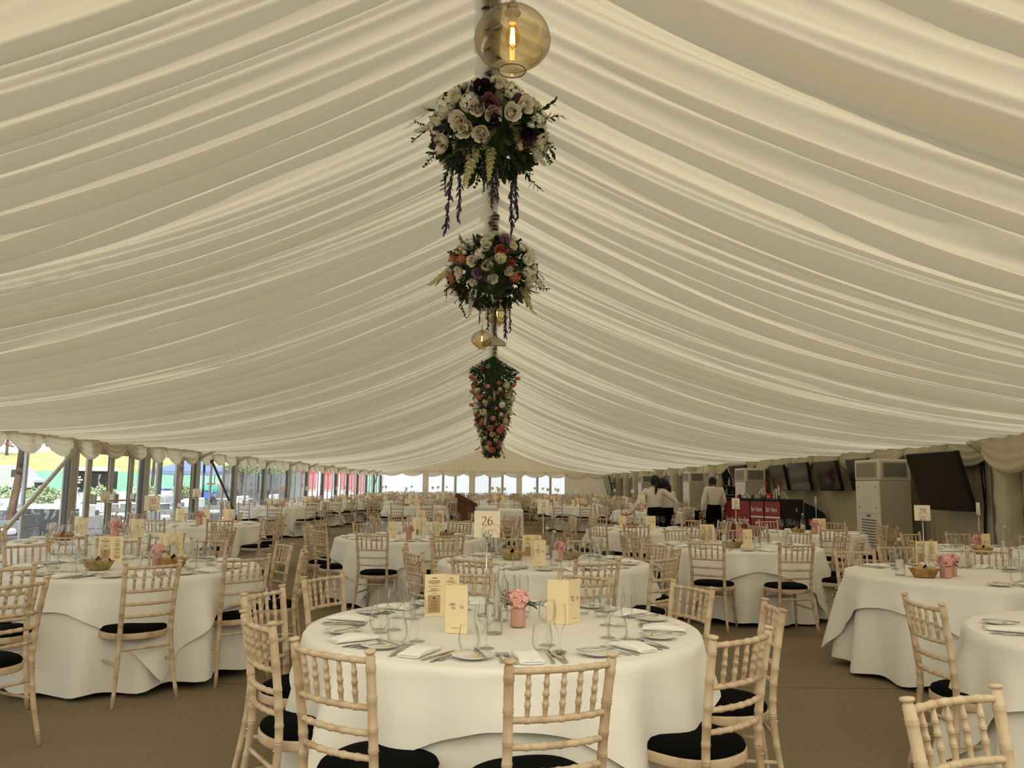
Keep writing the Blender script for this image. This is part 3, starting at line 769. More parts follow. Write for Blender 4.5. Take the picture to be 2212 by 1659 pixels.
YR = 1.5      # the pleated lining starts here; behind it an added bright sheet, out of view
def roof_side(sgn, seed):
    rg = np.random.RandomState(seed)
    # widths of the gathered folds, running from the ridge to the eave
    ed = [YR]
    while ed[-1] < YF:
        q = rg.rand()
        ed.append(ed[-1] + (rg.uniform(.08, .15) if q < .38 else rg.uniform(.15, .27) if q < .80 else rg.uniform(.27, .52)))
    ed = np.array(ed); wd = np.diff(ed); n = len(wd)
    amp = np.minimum(.19, .014 + .46 * wd) * rg.uniform(.5, 1.15, n)
    sag = rg.uniform(-.01, .045, n); gam = rg.uniform(.5, 1.1, n)
    ys = np.concatenate([np.arange(YR, 14, .016), np.arange(14, 28, .028), np.arange(28, YF + .001, .05)])
    ts = np.linspace(0, 1, 46) ** 1.15             # 0 at the ridge, 1 at the eave
    Yg, Tg = np.meshgrid(ys, ts, indexing='ij')
    Xa = W2 * Tg
    # the folds wander a little on their way down
    ph = rg.uniform(0, 6.28, 8)
    wob = .07 * np.sin(1.1 * Yg + 4.0 * Tg + ph[0]) * np.sin(PI * Tg) + .045 * np.sin(2.3 * Yg + ph[1] + 7 * Tg) * np.sin(PI * Tg) + .02 * np.sin(5.1 * Yg + 11 * Tg + ph[2]) * np.sin(PI * Tg)
    Q = np.clip(Yg + wob, YR + .001, YF - .001)
    k = np.clip(np.searchsorted(ed, Q, side='right') - 1, 0, n - 1)
    tau = np.clip((Q - ed[k]) / wd[k], 0, 1) ** gam[k]
    belly = 1 - np.abs(2 * tau - 1) ** 2.2
    env = .22 + .78 * np.sin(PI * np.clip(Tg * .92 + .04, 0, 1)) ** .6
    env2 = np.sin(PI * Tg) ** .9
    d = amp[k] * belly * env + sag[k] * env2 * (.4 + .6 * belly)
    # fine pleats where the cloth is gathered at the ridge and again at the eave
    d += .016 * np.exp(-Tg * 5) * np.abs(np.sin(PI * Yg / .11 + 1.3 * np.sin(Yg * 2.1)))
    ed2 = [YR]
    while ed2[-1] < YF: ed2.append(ed2[-1] + rg.uniform(.05, .15))
    ed2 = np.array(ed2); w2 = np.diff(ed2); n2 = len(w2); Q2 = np.clip(Yg + 1.6 * wob + .03 * np.sin(7 * Tg + Yg * 1.7), YR + .001, YF - .001)
    k2 = np.clip(np.searchsorted(ed2, Q2, side='right') - 1, 0, n2 - 1); tau2 = np.clip((Q2 - ed2[k2]) / w2[k2], 0, 1) ** .8
    mask = .35 + .65 * np.clip(.5 + .8 * np.sin(Yg * 1.9 + 2.3 * Tg + ph[3]) * np.sin(Yg * .83 + ph[4]), 0, 1)
    d += (.006 + .16 * w2[k2]) * rg.uniform(.3, 1.2, n2)[k2] * (1 - np.abs(2 * tau2 - 1) ** 2) * mask * (.5 + .5 * np.sin(PI * Tg))
    d += .006 * np.sin(Yg * 38 + 9 * Tg + 3 * np.sin(Yg * 3)) * np.sin(PI * Tg) * (wd[k] > .2)
    for _ in range(2): d[1:-1] = .25 * d[:-2] + .5 * d[1:-1] + .25 * d[2:]
    t1 = 1 - Xa / W2
    Zg = EAVE + RISE * (.25 * t1 + .75 * t1 ** 2.4) - d + .05 * np.sin(PI * Tg)
    V = np.stack([sgn * Xa, Yg, Zg], -1).reshape(-1, 3)
    ny, nt = len(ys), len(ts)
    i, j = np.meshgrid(np.arange(ny - 1), np.arange(nt - 1), indexing='ij'); a = (i * nt + j).ravel()
    F = np.stack([a, a + nt, a + nt + 1, a + 1], -1)
    if sgn > 0: F = F[:, ::-1]
    me = bpy.data.meshes.new('roof_lining'); me.vertices.add(len(V)); me.vertices.foreach_set('co', V.ravel().astype(np.float32))
    me.loops.add(F.size); me.loops.foreach_set('vertex_index', F.ravel().astype(np.int32))
    me.polygons.add(len(F)); me.polygons.foreach_set('loop_start', np.arange(0, F.size, 4, dtype=np.int32))
    me.polygons.foreach_set('use_smooth', np.ones(len(F), dtype=bool)); me.materials.append(M['ceil']); me.update(); me.validate()
    return me
cl = put('ceiling', roof_side(-1, 11)); struct(cl, 'pleated cream roof lining, left slope')
cr = put('ceiling', roof_side(1, 23)); struct(cr, 'pleated cream roof lining, right slope')

b = MB(); rows = [[(x, y, ceil_h(x) + .12) for x in [-7.5 + .5 * i for i in range(31)]] for y in (YB, YR - .02)]
b.grid(rows, 0, False); b.grid([[(x, YR - .02, ceil_h(x) + q) for x in [-7.5 + .5 * i for i in range(31)]] for q in (-.06, .12)], 0, False)
struct(b.build('ceiling_fill_sheet', 'fill_sheet'), 'bright sheet added out of view to light the near tables')

# ridge beam with its lacing straps, and the gusset at every frame
b = MB(); b.bar((0, YB, 4.215), (0, YF, 4.215), .13, .05)
y = YB
while y < 40:
    b.box(-.062, .062, y, y + .018, 4.181, 4.191, 1); y += .11 if y < 14 else .3
b.box(-.012, -.004, YB, YF, 4.177, 4.191, 2)
struct(b.build('trim_1', ['ridge', 'alud', 'alu']), 'grey ridge beam with lacing straps')
b = MB()
for k in range(0, 15):
    y = 5.5 + 3 * k
    b.prism([(-.22, 4.02), (-.06, 4.12), (.06, 4.12), (.22, 4.02), (.22, 3.96), (-.22, 3.96)], y - .04, y + .04)
struct(b.build('trim_2', ['alu']), 'grey gussets under the ridge at each frame')

# ------------------------------------------------------------------ swagged valances
def valance(nm, a, c, n, inward, label, drop=.27, top=EAVE + .10, seed=0, mt='valance'):
    rr = random.Random(seed); a = Vector(a); c = Vector(c); iw = Vector(inward); b = MB(); L = (c - a) / n
    for s in range(n):
        rows = []; dp = drop * rr.uniform(.88, 1.12); tw = rr.uniform(-.08, .08); ph = rr.uniform(0, 6)
        for v in [i / 18 for i in range(19)]:
            row = []
            for u in [i / 20 for i in range(21)]:
                w = 4 * u * (1 - u); uu = u + tw * w * .4
                D = .22 + dp * max(0, 4 * uu * (1 - uu)) ** .8
                z = top - v * D
                out = .015 + .085 * v * w ** .5 + .036 * abs(math.sin(v * 4.5 * PI + ph * .3)) * v * (w ** .4) + .008 * math.sin(uu * 23 + ph) * (1 - v)
                out -= .05 * v * (1 - w) ** 6
                if v > .93: out -= .03 * (v - .93) / .07
                row.append(a + L * (s + u) + iw * out + Vector((0, 0, z)))
            rows.append(row)
        b.grid(rows)
    o = b.build(nm, mt); struct(o, label); return o
valance('trim_3', (-W2, 2.5, 0), (-W2, YF, 0), 51, (1, 0, 0), 'swagged cream valance above the windows', seed=1)
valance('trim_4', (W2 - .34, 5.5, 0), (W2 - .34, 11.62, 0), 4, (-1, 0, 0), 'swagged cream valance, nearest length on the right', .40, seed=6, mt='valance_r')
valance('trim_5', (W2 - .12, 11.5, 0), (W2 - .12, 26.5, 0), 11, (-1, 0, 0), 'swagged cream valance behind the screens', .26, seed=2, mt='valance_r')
valance('trim_6', (W2, 26.5, 0), (W2, YF, 0), 27, (-1, 0, 0), 'swagged cream valance on the far right', .27, seed=3)
valance('trim_7', (-W2, YF - .1, 0), (W2, YF - .1, 0), 11, (0, -1, 0), 'swagged cream valance on the far end wall', .20, EAVE + .10, seed=4)

# ------------------------------------------------------------------ left wall: glazing in three-metre bays
LEGS = [-6.5 + 3 * k for k in range(21)]       # ... 11.5, 14.5, 17.5 ... 53.5
b = MB(); leg = MB()
leg.bbox(-W2 - .10, -W2 + .05, -.09, .09, 0, 2.25, .012); leg.box(-W2 - .06, -W2 - .01, .09, .12, 0, 2.25, 1); leg.bbox(-W2 - .05, -W2 + .04, .12, .20, 0, 2.25, .006, 2)
leg.box(-W2 - .06, -W2 + .03, -.105, -.09, 0, 2.25, 1)
LEGM = leg.mesh('leg', ['alu', 'alud', 'alub']); tn = 8
for i, y in enumerate(LEGS):
    if y < 2: continue
    o = put('trim_%d' % tn, LEGM, None, (0, y, 0)); tn += 1; struct(o, 'aluminium leg of the marquee in the window wall')
def mullions(y0, y1, ys, w=.065):
    f = MB()
    f.bar((-W2, y0 + .1, .06), (-W2, y1 - .1, .06), .06, .12); f.bar((-W2, y0 + .1, 2.16), (-W2, y1 - .1, 2.16), .06, .10)
    for y in ys:
        f.bbox(-W2 - .025, -W2 + .025, y - w / 2, y + w / 2, .1, 2.15, .008); f.box(-W2 - .03, -W2 - .005, y + w / 2, y + w / 2 + .010, .1, 2.15, 1)
    return f
def pane_mesh(y0, y1, z0=.1, z1=2.15):
    p = MB(); p.box(-W2 - .004, -W2 + .004, y0, y1, z0, z1); return p
wn = 1; dn = 1
CLOGO = MB()
for r0, r1 in ((.062, .080), (.036, .052)):
    for a0, a1 in ((78, 176), (184, 300)):
        A = [(r1 * .8 * math.cos(R(a)), r1 * 1.45 * math.sin(R(a))) for a in range(a0, a1 + 1, 7)]; B_ = [(r0 * .8 * math.cos(R(a)), r0 * 1.45 * math.sin(R(a))) for a in range(a0, a1 + 1, 7)]
        CLOGO.grid([[(0, x, z) for x, z in A], [(0, x, z) for x, z in B_]], 0, False)
CLOGOM = CLOGO.mesh('logo', 'logo')
def glass_door(y0, y1, zt, side, bar=True, logo=True):
    global dn
    f = MB(); w = .085
    f.bbox(-W2 - .025, -W2 + .025, y0, y0 + w, .02, zt, .006); f.bbox(-W2 - .025, -W2 + .025, y1 - w, y1, .02, zt, .006)
    f.bbox(-W2 - .03, -W2 + .05, y0 + w, y1 - w, zt - w, zt, .006); f.bbox(-W2 - .03, -W2 + .05, y0 + w, y1 - w, .02, .22, .006)
    f.box(-W2 - .02, -W2 + .0, y0 + w, y0 + w + .012, .22, zt - w, 1); f.box(-W2 - .02, -W2 + .0, y1 - w - .012, y1 - w, .22, zt - w, 1)
    d = f.build('door_%d' % dn, ['alu', 'alud']); dn += 1; struct(d, 'glazed aluminium door leaf in the window wall')
    pane_mesh(y0 + w, y1 - w, .22, zt - w).build('pane', 'pane', d)
    if bar:
        h = MB(); h.tube([(-W2 + .13, y0 + .05, 1.03), (-W2 + .13, y1 - .05, 1.03)], .018, 10)
        for yy in (y0 + .06, y1 - .06): h.bbox(-W2 + .05, -W2 + .15, yy - .03, yy + .03, .98, 1.16, .008)
        h.build('push_bar', 'alu', d)
    if logo:
        put('logo', CLOGOM, d, (-W2 + .012, (y0 + y1) / 2, 1.42))
for i in range(len(LEGS) - 1):
    y0, y1 = LEGS[i], LEGS[i + 1]
    if y0 < 2 or y0 > 52: continue
    if abs(y0 - 14.5) < .1:      # double doors with a light on either side
        f = mullions(y0, y1, [15.08, 16.92], .08); f.bbox(-W2 - .03, -W2 + .05, 15.12, 16.88, 2.0, 2.1, .006)
        o = f.build('window_%d' % wn, ['alu', 'alud']); wn += 1; struct(o)
        pane_mesh(y0 + .22, 15.04).build('pane', 'pane', o); pane_mesh(16.96, y1 - .1).build('pane', 'pane', o)
        put('logo', CLOGOM, o, (-W2 + .012, 17.15, 1.42))
        glass_door(15.13, 15.995, 2.0, 0); glass_door(16.005, 16.87, 2.0, 1)
        continue
    if abs(y0 - 17.5) < .1:
        f = mullions(y0, y1, [18.2, 19.25], .08); o = f.build('window_%d' % wn, ['alub', 'alud']); wn += 1; struct(o)
        pane_mesh(y0 + .22, 18.16).build('pane', 'pane', o); pane_mesh(18.24, 19.2).build('pane', 'pane', o)
        glass_door(19.30, 20.30, 2.0, 0); continue
    ys = [y0 + 1.07, y0 + 2.03] if abs(y0 - 11.5) > .1 else [y0 + .55, y0 + 1.62]
    o = mullions(y0, y1, ys).build('window_%d' % wn, ['alub', 'alud']); wn += 1; struct(o)
    for a, c in zip([y0 + .22] + ys, ys + [y1 - .1]): pane_mesh(a + .035, c - .035).build('pane', 'pane', o)
# braces across the glazing, and the knee braces under the eaves
def brace(a, c, r, mt, label):
    b = MB(); b.tube([a, c], r, 12)
    for p in (a, c): b.bbox(p[0] - .03, p[0] + .03, p[1] - .05, p[1] + .05, p[2] - .05, p[2] + .05, .006)
    tag(b.build('wind_brace', mt), label, 'brace', None)
p1 = atX(160, 975, -7.36); p0 = atX(24, 1130, -7.36)
d_ = (p0 - p1).normalized(); p0 = p1 + d_ * ((p1.z - .05) / -d_.z); brace(p1, p0, .036, 'alu', 'grey diagonal tube across the window in front of the van')
p1 = atX(458, 997, -7.36); p0 = atX(504, 1102, -7.36); d_ = (p0 - p1).normalized(); p0 = p1 + d_ * ((p1.z - .05) / -d_.z); brace(p1, p0, .03, 'alud', 'dark diagonal tube across the window by the blue gazebo')
p1 = atX(815, 1026, -7.36); p0 = atX(806, 1060, -7.36); d_ = (p0 - p1).normalized(); p0 = p1 + d_ * ((p1.z - .05) / -d_.z); brace(p1, p0, .03, 'alud', 'dark diagonal tube in the last window before the end wall')
kb = MB(); kb.bar((-W2 + .02, 0, 1.97), (-W2 + .52, 0, EAVE + .02), .05, .06); KBL = kb.mesh('knee', 'alu')
kb = MB(); kb.bar((W2 - .02, 0, 1.97), (W2 - .52, 0, EAVE + .02), .05, .06); KBR = kb.mesh('knee', 'alu')
for y in LEGS:
    if 8 < y < 53 and not 11 < y < 19: tag(put('knee_brace', KBL, None, (0, y, 0)), 'short grey knee brace under the left eave', 'brace', 'knee braces under the left eave')
for y in LEGS:
    if 25 < y < 53: tag(put('knee_brace', KBR, None, (0, y, 0)), 'short grey knee brace under the right eave', 'brace', 'knee braces under the right eave')
p1 = atX(2092, 955, 7.0); p0 = atX(2145, 990, 7.35)
b = MB(); b.tube(catmull([p1, p1.lerp(p0, .3), p1.lerp(p0, .6), p0], 14), [.045 + .010 * math.sin(i * 2.4) for i in range(14)], 12)
tag(b.build('knee_brace', 'legcover'), 'knee brace wrapped in cream cloth beside the big tilted screen', 'brace')

# ------------------------------------------------------------------ curtained walls
def pleats(b, a, c, z0, z1, inward, per=.13, amp=.022, seed=0, zf=None, rows=2, m=0):
    a = Vector(a); c = Vector(c); iw = Vector(inward); l = (c - a).length; n = int(l / per * 8) + 2; rr = random.Random(seed)
    ph = [rr.uniform(0, 6) for _ in range(4)]; P_ = []
    for j in range(rows):
        v = j / (rows - 1); row = []
        for i in range(n):
            s = l * i / (n - 1); q = amp * (math.sin(2 * PI * s / per + 1.5 * math.sin(s * 1.3 + ph[0])) * (.6 + .4 * math.sin(s * .9 + ph[1])) + .5 * math.sin(s * 2.1 + ph[2] + v))
            p = a + (c - a) * (i / (n - 1)) + iw * (q + amp * 1.6)
            zz = z1 if zf is None else zf(p)
            row.append(p + Vector((0, 0, lerp(z0, zz, v))))
        P_.append(row)
    b.grid(P_, m)
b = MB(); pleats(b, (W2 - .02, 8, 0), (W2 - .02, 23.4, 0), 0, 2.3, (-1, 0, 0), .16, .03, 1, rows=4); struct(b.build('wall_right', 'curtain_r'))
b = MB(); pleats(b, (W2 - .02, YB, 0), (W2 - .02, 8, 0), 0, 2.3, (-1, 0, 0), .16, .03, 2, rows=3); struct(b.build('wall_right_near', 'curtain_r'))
b = MB(); pleats(b, (-W2, YF, 0), (W2, YF, 0), 2.1, 4, (0, -1, 0), .15, .022, 3, lambda p: ceil_h(p.x) + .05, 3)
pleats(b, (4.65, YF, 0), (7.5, YF, 0), 0, 2.15, (0, -1, 0), .15, .025, 4)
for x0, x1 in ((-4.75, -4.35), (-1.68, -1.28), (1.45, 1.83), (-7.5, -7.42)): pleats(b, (x0, YF - .02, 0), (x1, YF - .02, 0), 0, 2.15, (0, -1, 0), .13, .02, 5)
struct(b.build('wall_far', 'curtain'))
for k, (x0, x1) in enumerate(((-7.45, -4.74), (-4.37, -1.66), (-1.3, 1.47), (1.8, 4.7))):
    b = MB(); pleats(b, (x0, YF + .03, 0), (x1, YF + .03, 0), 0, 2.12, (0, -1, 0), .17, .03, 20 + k, rows=3)
    o = b.build('window_%d' % wn, 'sheer'); wn += 1; struct(o, 'white sheer curtain over a window in the end wall')
    f = MB()
    for q in ((.36, .66) if k else ()): f.bbox(lerp(x0, x1, q) - .08, lerp(x0, x1, q) + .08, YF - .02, YF + .0, 0, 2.1, .006)
    if k: f.build('frame', 'curtain', o)
# left wall strip behind the photographer's shoulder
b = MB(); pleats(b, (W2, YB, 0), (-W2, YB, 0), 0, 4, (0, 1, 0), .15, .022, 7, lambda p: ceil_h(p.x) + .05, 3); struct(b.build('wall_back', 'greypanel'))  # unseen end wall, coloured dark to cut light on the near cloth fronts
b = MB(); pleats(b, (-W2, YB, 0), (-W2, 2.5, 0), 0, 2.3, (1, 0, 0), .16, .03, 8, rows=2); struct(b.build('wall_left', 'curtain'))

# right-hand legs with their padded covers, grey panels between them further on
def legcover(y, label, wx=.20, wy=.16):
    b = MB(); rows = []; rr = random.Random(int(y * 10))
    for j in range(34):
        z = 2.2 * j / 33; row = []
        for i in range(20):
            a = 2 * PI * i / 20; q = 1 + .05 * math.sin(z * 13 + 2.2 * math.sin(a * 2) + y) + .02 * math.sin(z * 29 + i + y)
            c, s_ = math.cos(a), math.sin(a); row.append((W2 - .16 + wx * q * (abs(c) ** .6) * (1 if c > 0 else -1), y + wy * q * (abs(s_) ** .6) * (1 if s_ > 0 else -1), z))
        rows.append(row)
    b.grid(rows, 0, True, True)
    global tn
    o = b.build('trim_%d' % tn, 'legcover'); tn += 1; struct(o, label)
legcover(11.30, 'padded cream cover on the leg beside the big screen', .17, .15)
for y in [26.5 + 3 * k for k in range(9)]: legcover(y, 'padded cream cover on a right-hand leg', .20, .15)
b = MB(); b.bbox(W2 - .10, W2 + .05, 11.52, 11.72, 0, 2.25, .01); b.box(W2 - .06, W2 - .02, 11.72, 11.80, 0, 2.2, 1); b.bbox(W2 - .12, W2 + .02, 11.80, 11.90, 0, 2.2, .006)
struct(b.build('trim_%d' % tn, ['alu', 'alud']), 'bare aluminium leg beside the big screen'); tn += 1
b = MB()
for k, ph in enumerate((0, 1.3, 2.2)):
    b.tube([(W2 - .14 + .02 * math.sin(z * 5 + ph), 11.93 + .03 * math.sin(z * 3.1 + ph * 2), z) for z in [2.1 - .1 * i for i in range(16)]], .010, 6)
tag(b.build('cable_bundle', 'black'), 'black cables hanging down the bare leg by the big screen', 'cable')
M['greypanel2'] = mat('grey_door_frame', (.33, .31, .25), .5)
for k in range(8):
    y = 29.5 + 3 * k
    b = MB(); b.box(W2 + .0, W2 + .03, y, y + 3, 0, 2.2); 
    for q in (.25, .85, 1.5, 2.15, 2.75): b.bbox(W2 - .05, W2, y + q - .05, y + q + .05, 0, 2.2, .008, 1)
    o = b.build('door_%d' % dn, ['greypanel', 'greypanel2']); dn += 1; struct(o, 'grey panelled bay in the right wall')
# the annexe seen through the two open bays
b = MB(); b.box(W2 + .1, 14, 20, 38, -.05, 0); struct(b.build('floor_annexe', 'carpet'))
b = MB(); b.box(W2 + .1, 14, 20, 38, 2.42, 2.45); struct(b.build('ceiling_annexe', 'ceil'))
b = MB(); pleats(b, (13.5, 20, 0), (13.5, 38, 0), 0, 2.42, (-1, 0, 0), .2, .03, 12); pleats(b, (7.6, 37.5, 0), (13.5, 37.5, 0), 0, 2.42, (0, -1, 0), .2, .03, 13); pleats(b, (7.6, 20.5, 0), (13.5, 20.5, 0), 0, 2.42, (0, 1, 0), .2, .03, 14)
struct(b.build('wall_annexe', 'curtain'))
b = MB(); b.box(8.0, 9.6, 28.9, 29.0, 0, 2.15); b.build
o = b.build('bar_back', 'black'); tag(o, 'black bar back wall seen through the opening behind the betting counter', 'bar')
for z in (1.18, 1.50):
    s_ = MB(); s_.box(7.85, 9.4, 28.55, 28.9, z - .02, z); s_.build('shelf', 'acside', o)
bm = MB(); bm.lathe([(0, .001), (.034, .001), (.036, .01), (.036, .17), (.014, .22), (.013, .28), (0, .28)], 10)
BB = [bm.mesh('spirit', k) for k in ('bottle', 'tanbox', 'acwhite')]
for k in range(12):
    z = 1.50 if k % 2 else 1.18
    tag(put('spirit_bottle', BB[k % 3], None, (7.9 + .105 * k, 28.7, z), 0), 'bottle on the bar shelves behind the betting counter', 'bottle', 'bottles on the bar shelves')

# ------------------------------------------------------------------ screens
def tv(px, Xw, z0, z1, y0, y1, tilt, label):
    """screen against the right wall, facing the room and tipped down"""
    h = z1 - z0; w = y1 - y0
    o = empty('television', (Xw, (y0 + y1) / 2, z0)); o.rotation_euler = (0, 0, 0)
    X = Matrix.Rotation(-tilt, 4, 'Y')
    b = MB(); b.bbox(-.03, .045, -w / 2, w / 2, 0, h, .006, 0, X); b.bbox(.045, .09, -w / 3, w / 3, h * .15, h * .7, .01, 0, X); b.build('casing', 'black', o)
    b = MB(); b.box(-.0325, -.030, -w / 2 + .012, w / 2 - .012, .018, h - .012, 0, X); b.build('screen', 'screen', o)
    b = MB(); q = w * .28; b.bar(X @ Vector((.085, q, h * .5)), (W2 - .105 - Xw, q, h * .5), .05, .05); b.bbox(W2 - .125 - Xw, W2 - .102 - Xw, q - .06, q + .06, h * .42, h * .58, .005); b.build('wall_bracket', 'black', o)
    tag(o, label, 'television', 'screens on the right wall')
def tv_px(xl, xr, yt, yb, Xw, tilt, label):
    ym = (yt + yb) / 2
    ya = atX(xl, ym, Xw).y; yc = atX(xr, ym, Xw).y; Yc = (ya + yc) / 2; xm = (xl + xr) / 2
    zt = atX(xm, yt, Xw).z; zb = atX(xm, yb, Xw).z
    tv(None, Xw, zb, zt + .5 * (1 - math.cos(tilt)) * 0, min(ya, yc), max(ya, yc), tilt, label)
tv_px(1992, 2104, 973, 1102, 7.05, R(15), 'big black screen tilted down beside the tall air conditioner')
tv_px(1673, 1704, 1004, 1059, 7.16, R(11), 'black screen nearest the betting counter, leftmost of the row of four')
tv_px(1713, 1754, 999, 1059, 7.16, R(9), 'black screen, second along the row of four over the curtain')
tv_px(1774, 1820, 995, 1060, 7.16, R(12), 'black screen, third along the row of four over the curtain')
tv_px(1843, 1890, 990, 1060, 7.16, R(12), 'black screen half hidden behind the nearest air conditioner')
tv_px(1586, 1622, 1004, 1052, 7.05, R(14), 'black screen behind the air conditioner at the betting counter')
tv_px(1310, 1323, 1028, 1061, 6.9, R(14), 'black screen in the far right corner by the end wall')

# ------------------------------------------------------------------ tall air conditioners
def ac(x, y, label, h=1.95, w=.54, d=.92):
    o = empty('air_conditioner', (x, y, 0))
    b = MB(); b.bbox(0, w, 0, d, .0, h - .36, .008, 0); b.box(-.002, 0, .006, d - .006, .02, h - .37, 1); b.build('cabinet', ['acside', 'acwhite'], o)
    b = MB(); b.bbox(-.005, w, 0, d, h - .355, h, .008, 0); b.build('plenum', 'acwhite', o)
    b = MB(); b.bbox(-.016, -.004, .06, d - .06, h - .325, h - .04, .004, 0); b.box(-.018, -.016, .10, d - .10, h - .30, h - .065, 1); b.build('inlet_grille', ['acside', 'foil'], o)
    b = MB(); b.bbox(.04, w - .04, -.012, .002, h - .325, h - .04, .004, 0); b.box(.07, w - .07, -.014, -.012, h - .30, h - .065, 1)
    for k in range(18): xx = .075 + (w - .15) * k / 17; b.box(xx - .0025, xx + .0025, -.018, -.014, h - .30, h - .065, 0)
    for k in range(10): zz = h - .295 + .225 * k / 9; b.box(.07, w - .07, -.0165, -.014, zz - .0015, zz + .0015, 0)
    b.build('outlet_grille', ['acside', 'grille'], o)
    b = MB()
    b.bbox(-.010, -.001, .03, d / 2 - .003, 1.02, h - .40, .003); b.bbox(-.010, -.001, d / 2 + .003, d - .03, 1.02, h - .40, .003); b.build('access_panel', 'acwhite', o)
    b = MB()
    for k in range(15): b.bbox(-.008, 0, .16, d - .20, .22 + .048 * k, .236 + .048 * k, .002)
    b.build('louvre', 'grille', o)
    b = MB(); b.box(-.007, -.001, .38, .52, .955, .99); b.build('badge', 'bluepl', o)
    for yy in (.14, d - .14):
        for zz in (1.12, 1.47): b = MB(); b.ball((-.012, yy, zz), .012, 8); b.build('lock', 'grille', o)
    tag(o, label, 'air conditioner', 'tall air conditioners along the right wall')
ac(6.62, 13.65, 'tall cream air conditioner beside the big tilted screen')
ac(6.70, 21.3, 'tall cream air conditioner rising behind the red betting counter')
ac(6.75, 27.7, 'tall white air conditioner behind the waiter, between leg covers')
ac(6.75, 36.8, 'tall pale air conditioner behind the two waitresses')

# ------------------------------------------------------------------ hanging lamps
def pendant(px, py, Y, label, D=.33, fil='filament'):
    c = atY(px, py, Y); o = empty('pendant_lamp', c)
    k = D / .33; X = Matrix.Scale(k, 4)
    up = [(.020, .150), (.030, .142), (.075, .120), (.125, .080), (.155, .035), (.165, -.010)]
    lo = [(.165, -.010), (.158, -.045), (.135, -.080), (.105, -.103), (.075, -.118), (.063, -.130), (.058, -.150)]
    ev = lambda pr, n: [(curve_at([(r, 0, z) for r, z in pr], i / (n - 1)).x, curve_at([(r, 0, z) for r, z in pr], i / (n - 1)).z) for i in range(n)]
    b = MB(); b.lathe(ev(up, 18), 48, 0, X); b.lathe(ev(lo, 18), 48, 1, X); b.build('glass_shade', ['amber2', 'amber'], o)
    b = MB(); b.tube([(.058 * k * math.cos(2 * PI * i / 48), .058 * k * math.sin(2 * PI * i / 48), -.150 * k) for i in range(49)], .0022, 6, 0, None, False); b.build('shade_rim', 'alud', o)
    b = MB(); b.lathe([(0, .215), (.010, .21), (.012, .185), (.010, .18), (.013, .172), (.011, .165), (.022, .150), (.026, .146), (.024, .12), (.0, .12)], 20, 0, X); b.lathe([(.0, .118), (.034, .118), (.036, .112), (.022, .10), (.020, .075), (.017, .065), (0, .065)], 24, 1, X); b.build('lamp_holder', ['alu', 'acwhite'], o)
    top = ceil_h(c.x) + .01 - c.z
    b = MB(); b.tube([(0, 0, .2 * k), (0, 0, top)], .0035, 8); b.build('cord', 'alu', o)
    b = MB(); b.lathe([(.0135, .066), (.014, .055), (.022, .035), (.030, .008), (.030, -.012), (.022, -.034), (.008, -.046), (0, -.047)], 24, 0, X); bo = b.build('bulb', 'bulbglass', o)
    b = MB()
    for a in range(4):
        q = a * PI / 2 + .4; b.tube([(.006 * k * math.cos(q), .006 * k * math.sin(q), .045 * k), (.010 * k * math.cos(q), .010 * k * math.sin(q), -.028 * k)], .0022 * k, 6)
    b.build('filament', fil, bo)
    tag(o, label, 'pendant lamp', 'amber glass lamps under the ridge')
pendant(1107, 82, 3.22, 'large amber glass pendant lamp near the top of the tent')
pendant(1041, 733, 11.6, 'small amber glass pendant lamp hanging above the cone of flowers', .315, 'filament2')
pendant(1073, 680, 10.2, 'amber pendant lamp half hidden behind the lower flower ball', .315, 'filament2')

# ------------------------------------------------------------------ hanging flowers
def rose_mesh(nm, mt, r=.05, seed=0, flat=False):
    rr = random.Random(seed); b = MB()
    for n, tilt, l, w, off in ((3, 78, .62, .30, .05), (4, 66, .72, .36, .12), (5, 50, .86, .44, .18), (6, 28, .98, .52, .20)):
        for k in range(n):
            a = 2 * PI * k / n + rr.uniform(-.2, .2) + tilt
            X = Matrix.Rotation(a, 4, 'Z') @ Matrix.Translation((0, r * off, 0)) @ Matrix.Rotation(R(tilt + rr.uniform(-7, 7)), 4, 'X')
            petal(b, X, r * l, r * w, .45)
    b.ball((0, 0, r * .2), r * .3, 8); return b.mesh(nm, mt)
ROSE = {k: [rose_mesh('rose', k, .05, s) for s in (1, 2)] for k in ('rosew', 'rosem', 'rosep', 'rosed', 'roseg', 'roselil')}
def bud_mesh(mt):
    b = MB(); b.ball((0, 0, .02), .024, 10, 0, None, (1, 1, 1.35))
    for k in range(4): petal(b, Matrix.Rotation(k * PI / 2, 4, 'Z') @ Matrix.Translation((0, .008, 0)) @ Matrix.Rotation(R(72), 4, 'X'), .05, .02, .4)
    return b.mesh('bud', mt)
BUD = {k: bud_mesh(k) for k in ('rosew', 'rosep', 'roselil', 'rosed')}
CLUS = {}
M['rosep2'] = mat('salmon_blossom', (.72, .40, .30), .8)
for k in ('rosec', 'roseg', 'rosem', 'yellowfl', 'rosep2'): CLUS[k] = hydrangea_head(random.Random(9), 46, .045).mesh('cluster', k)
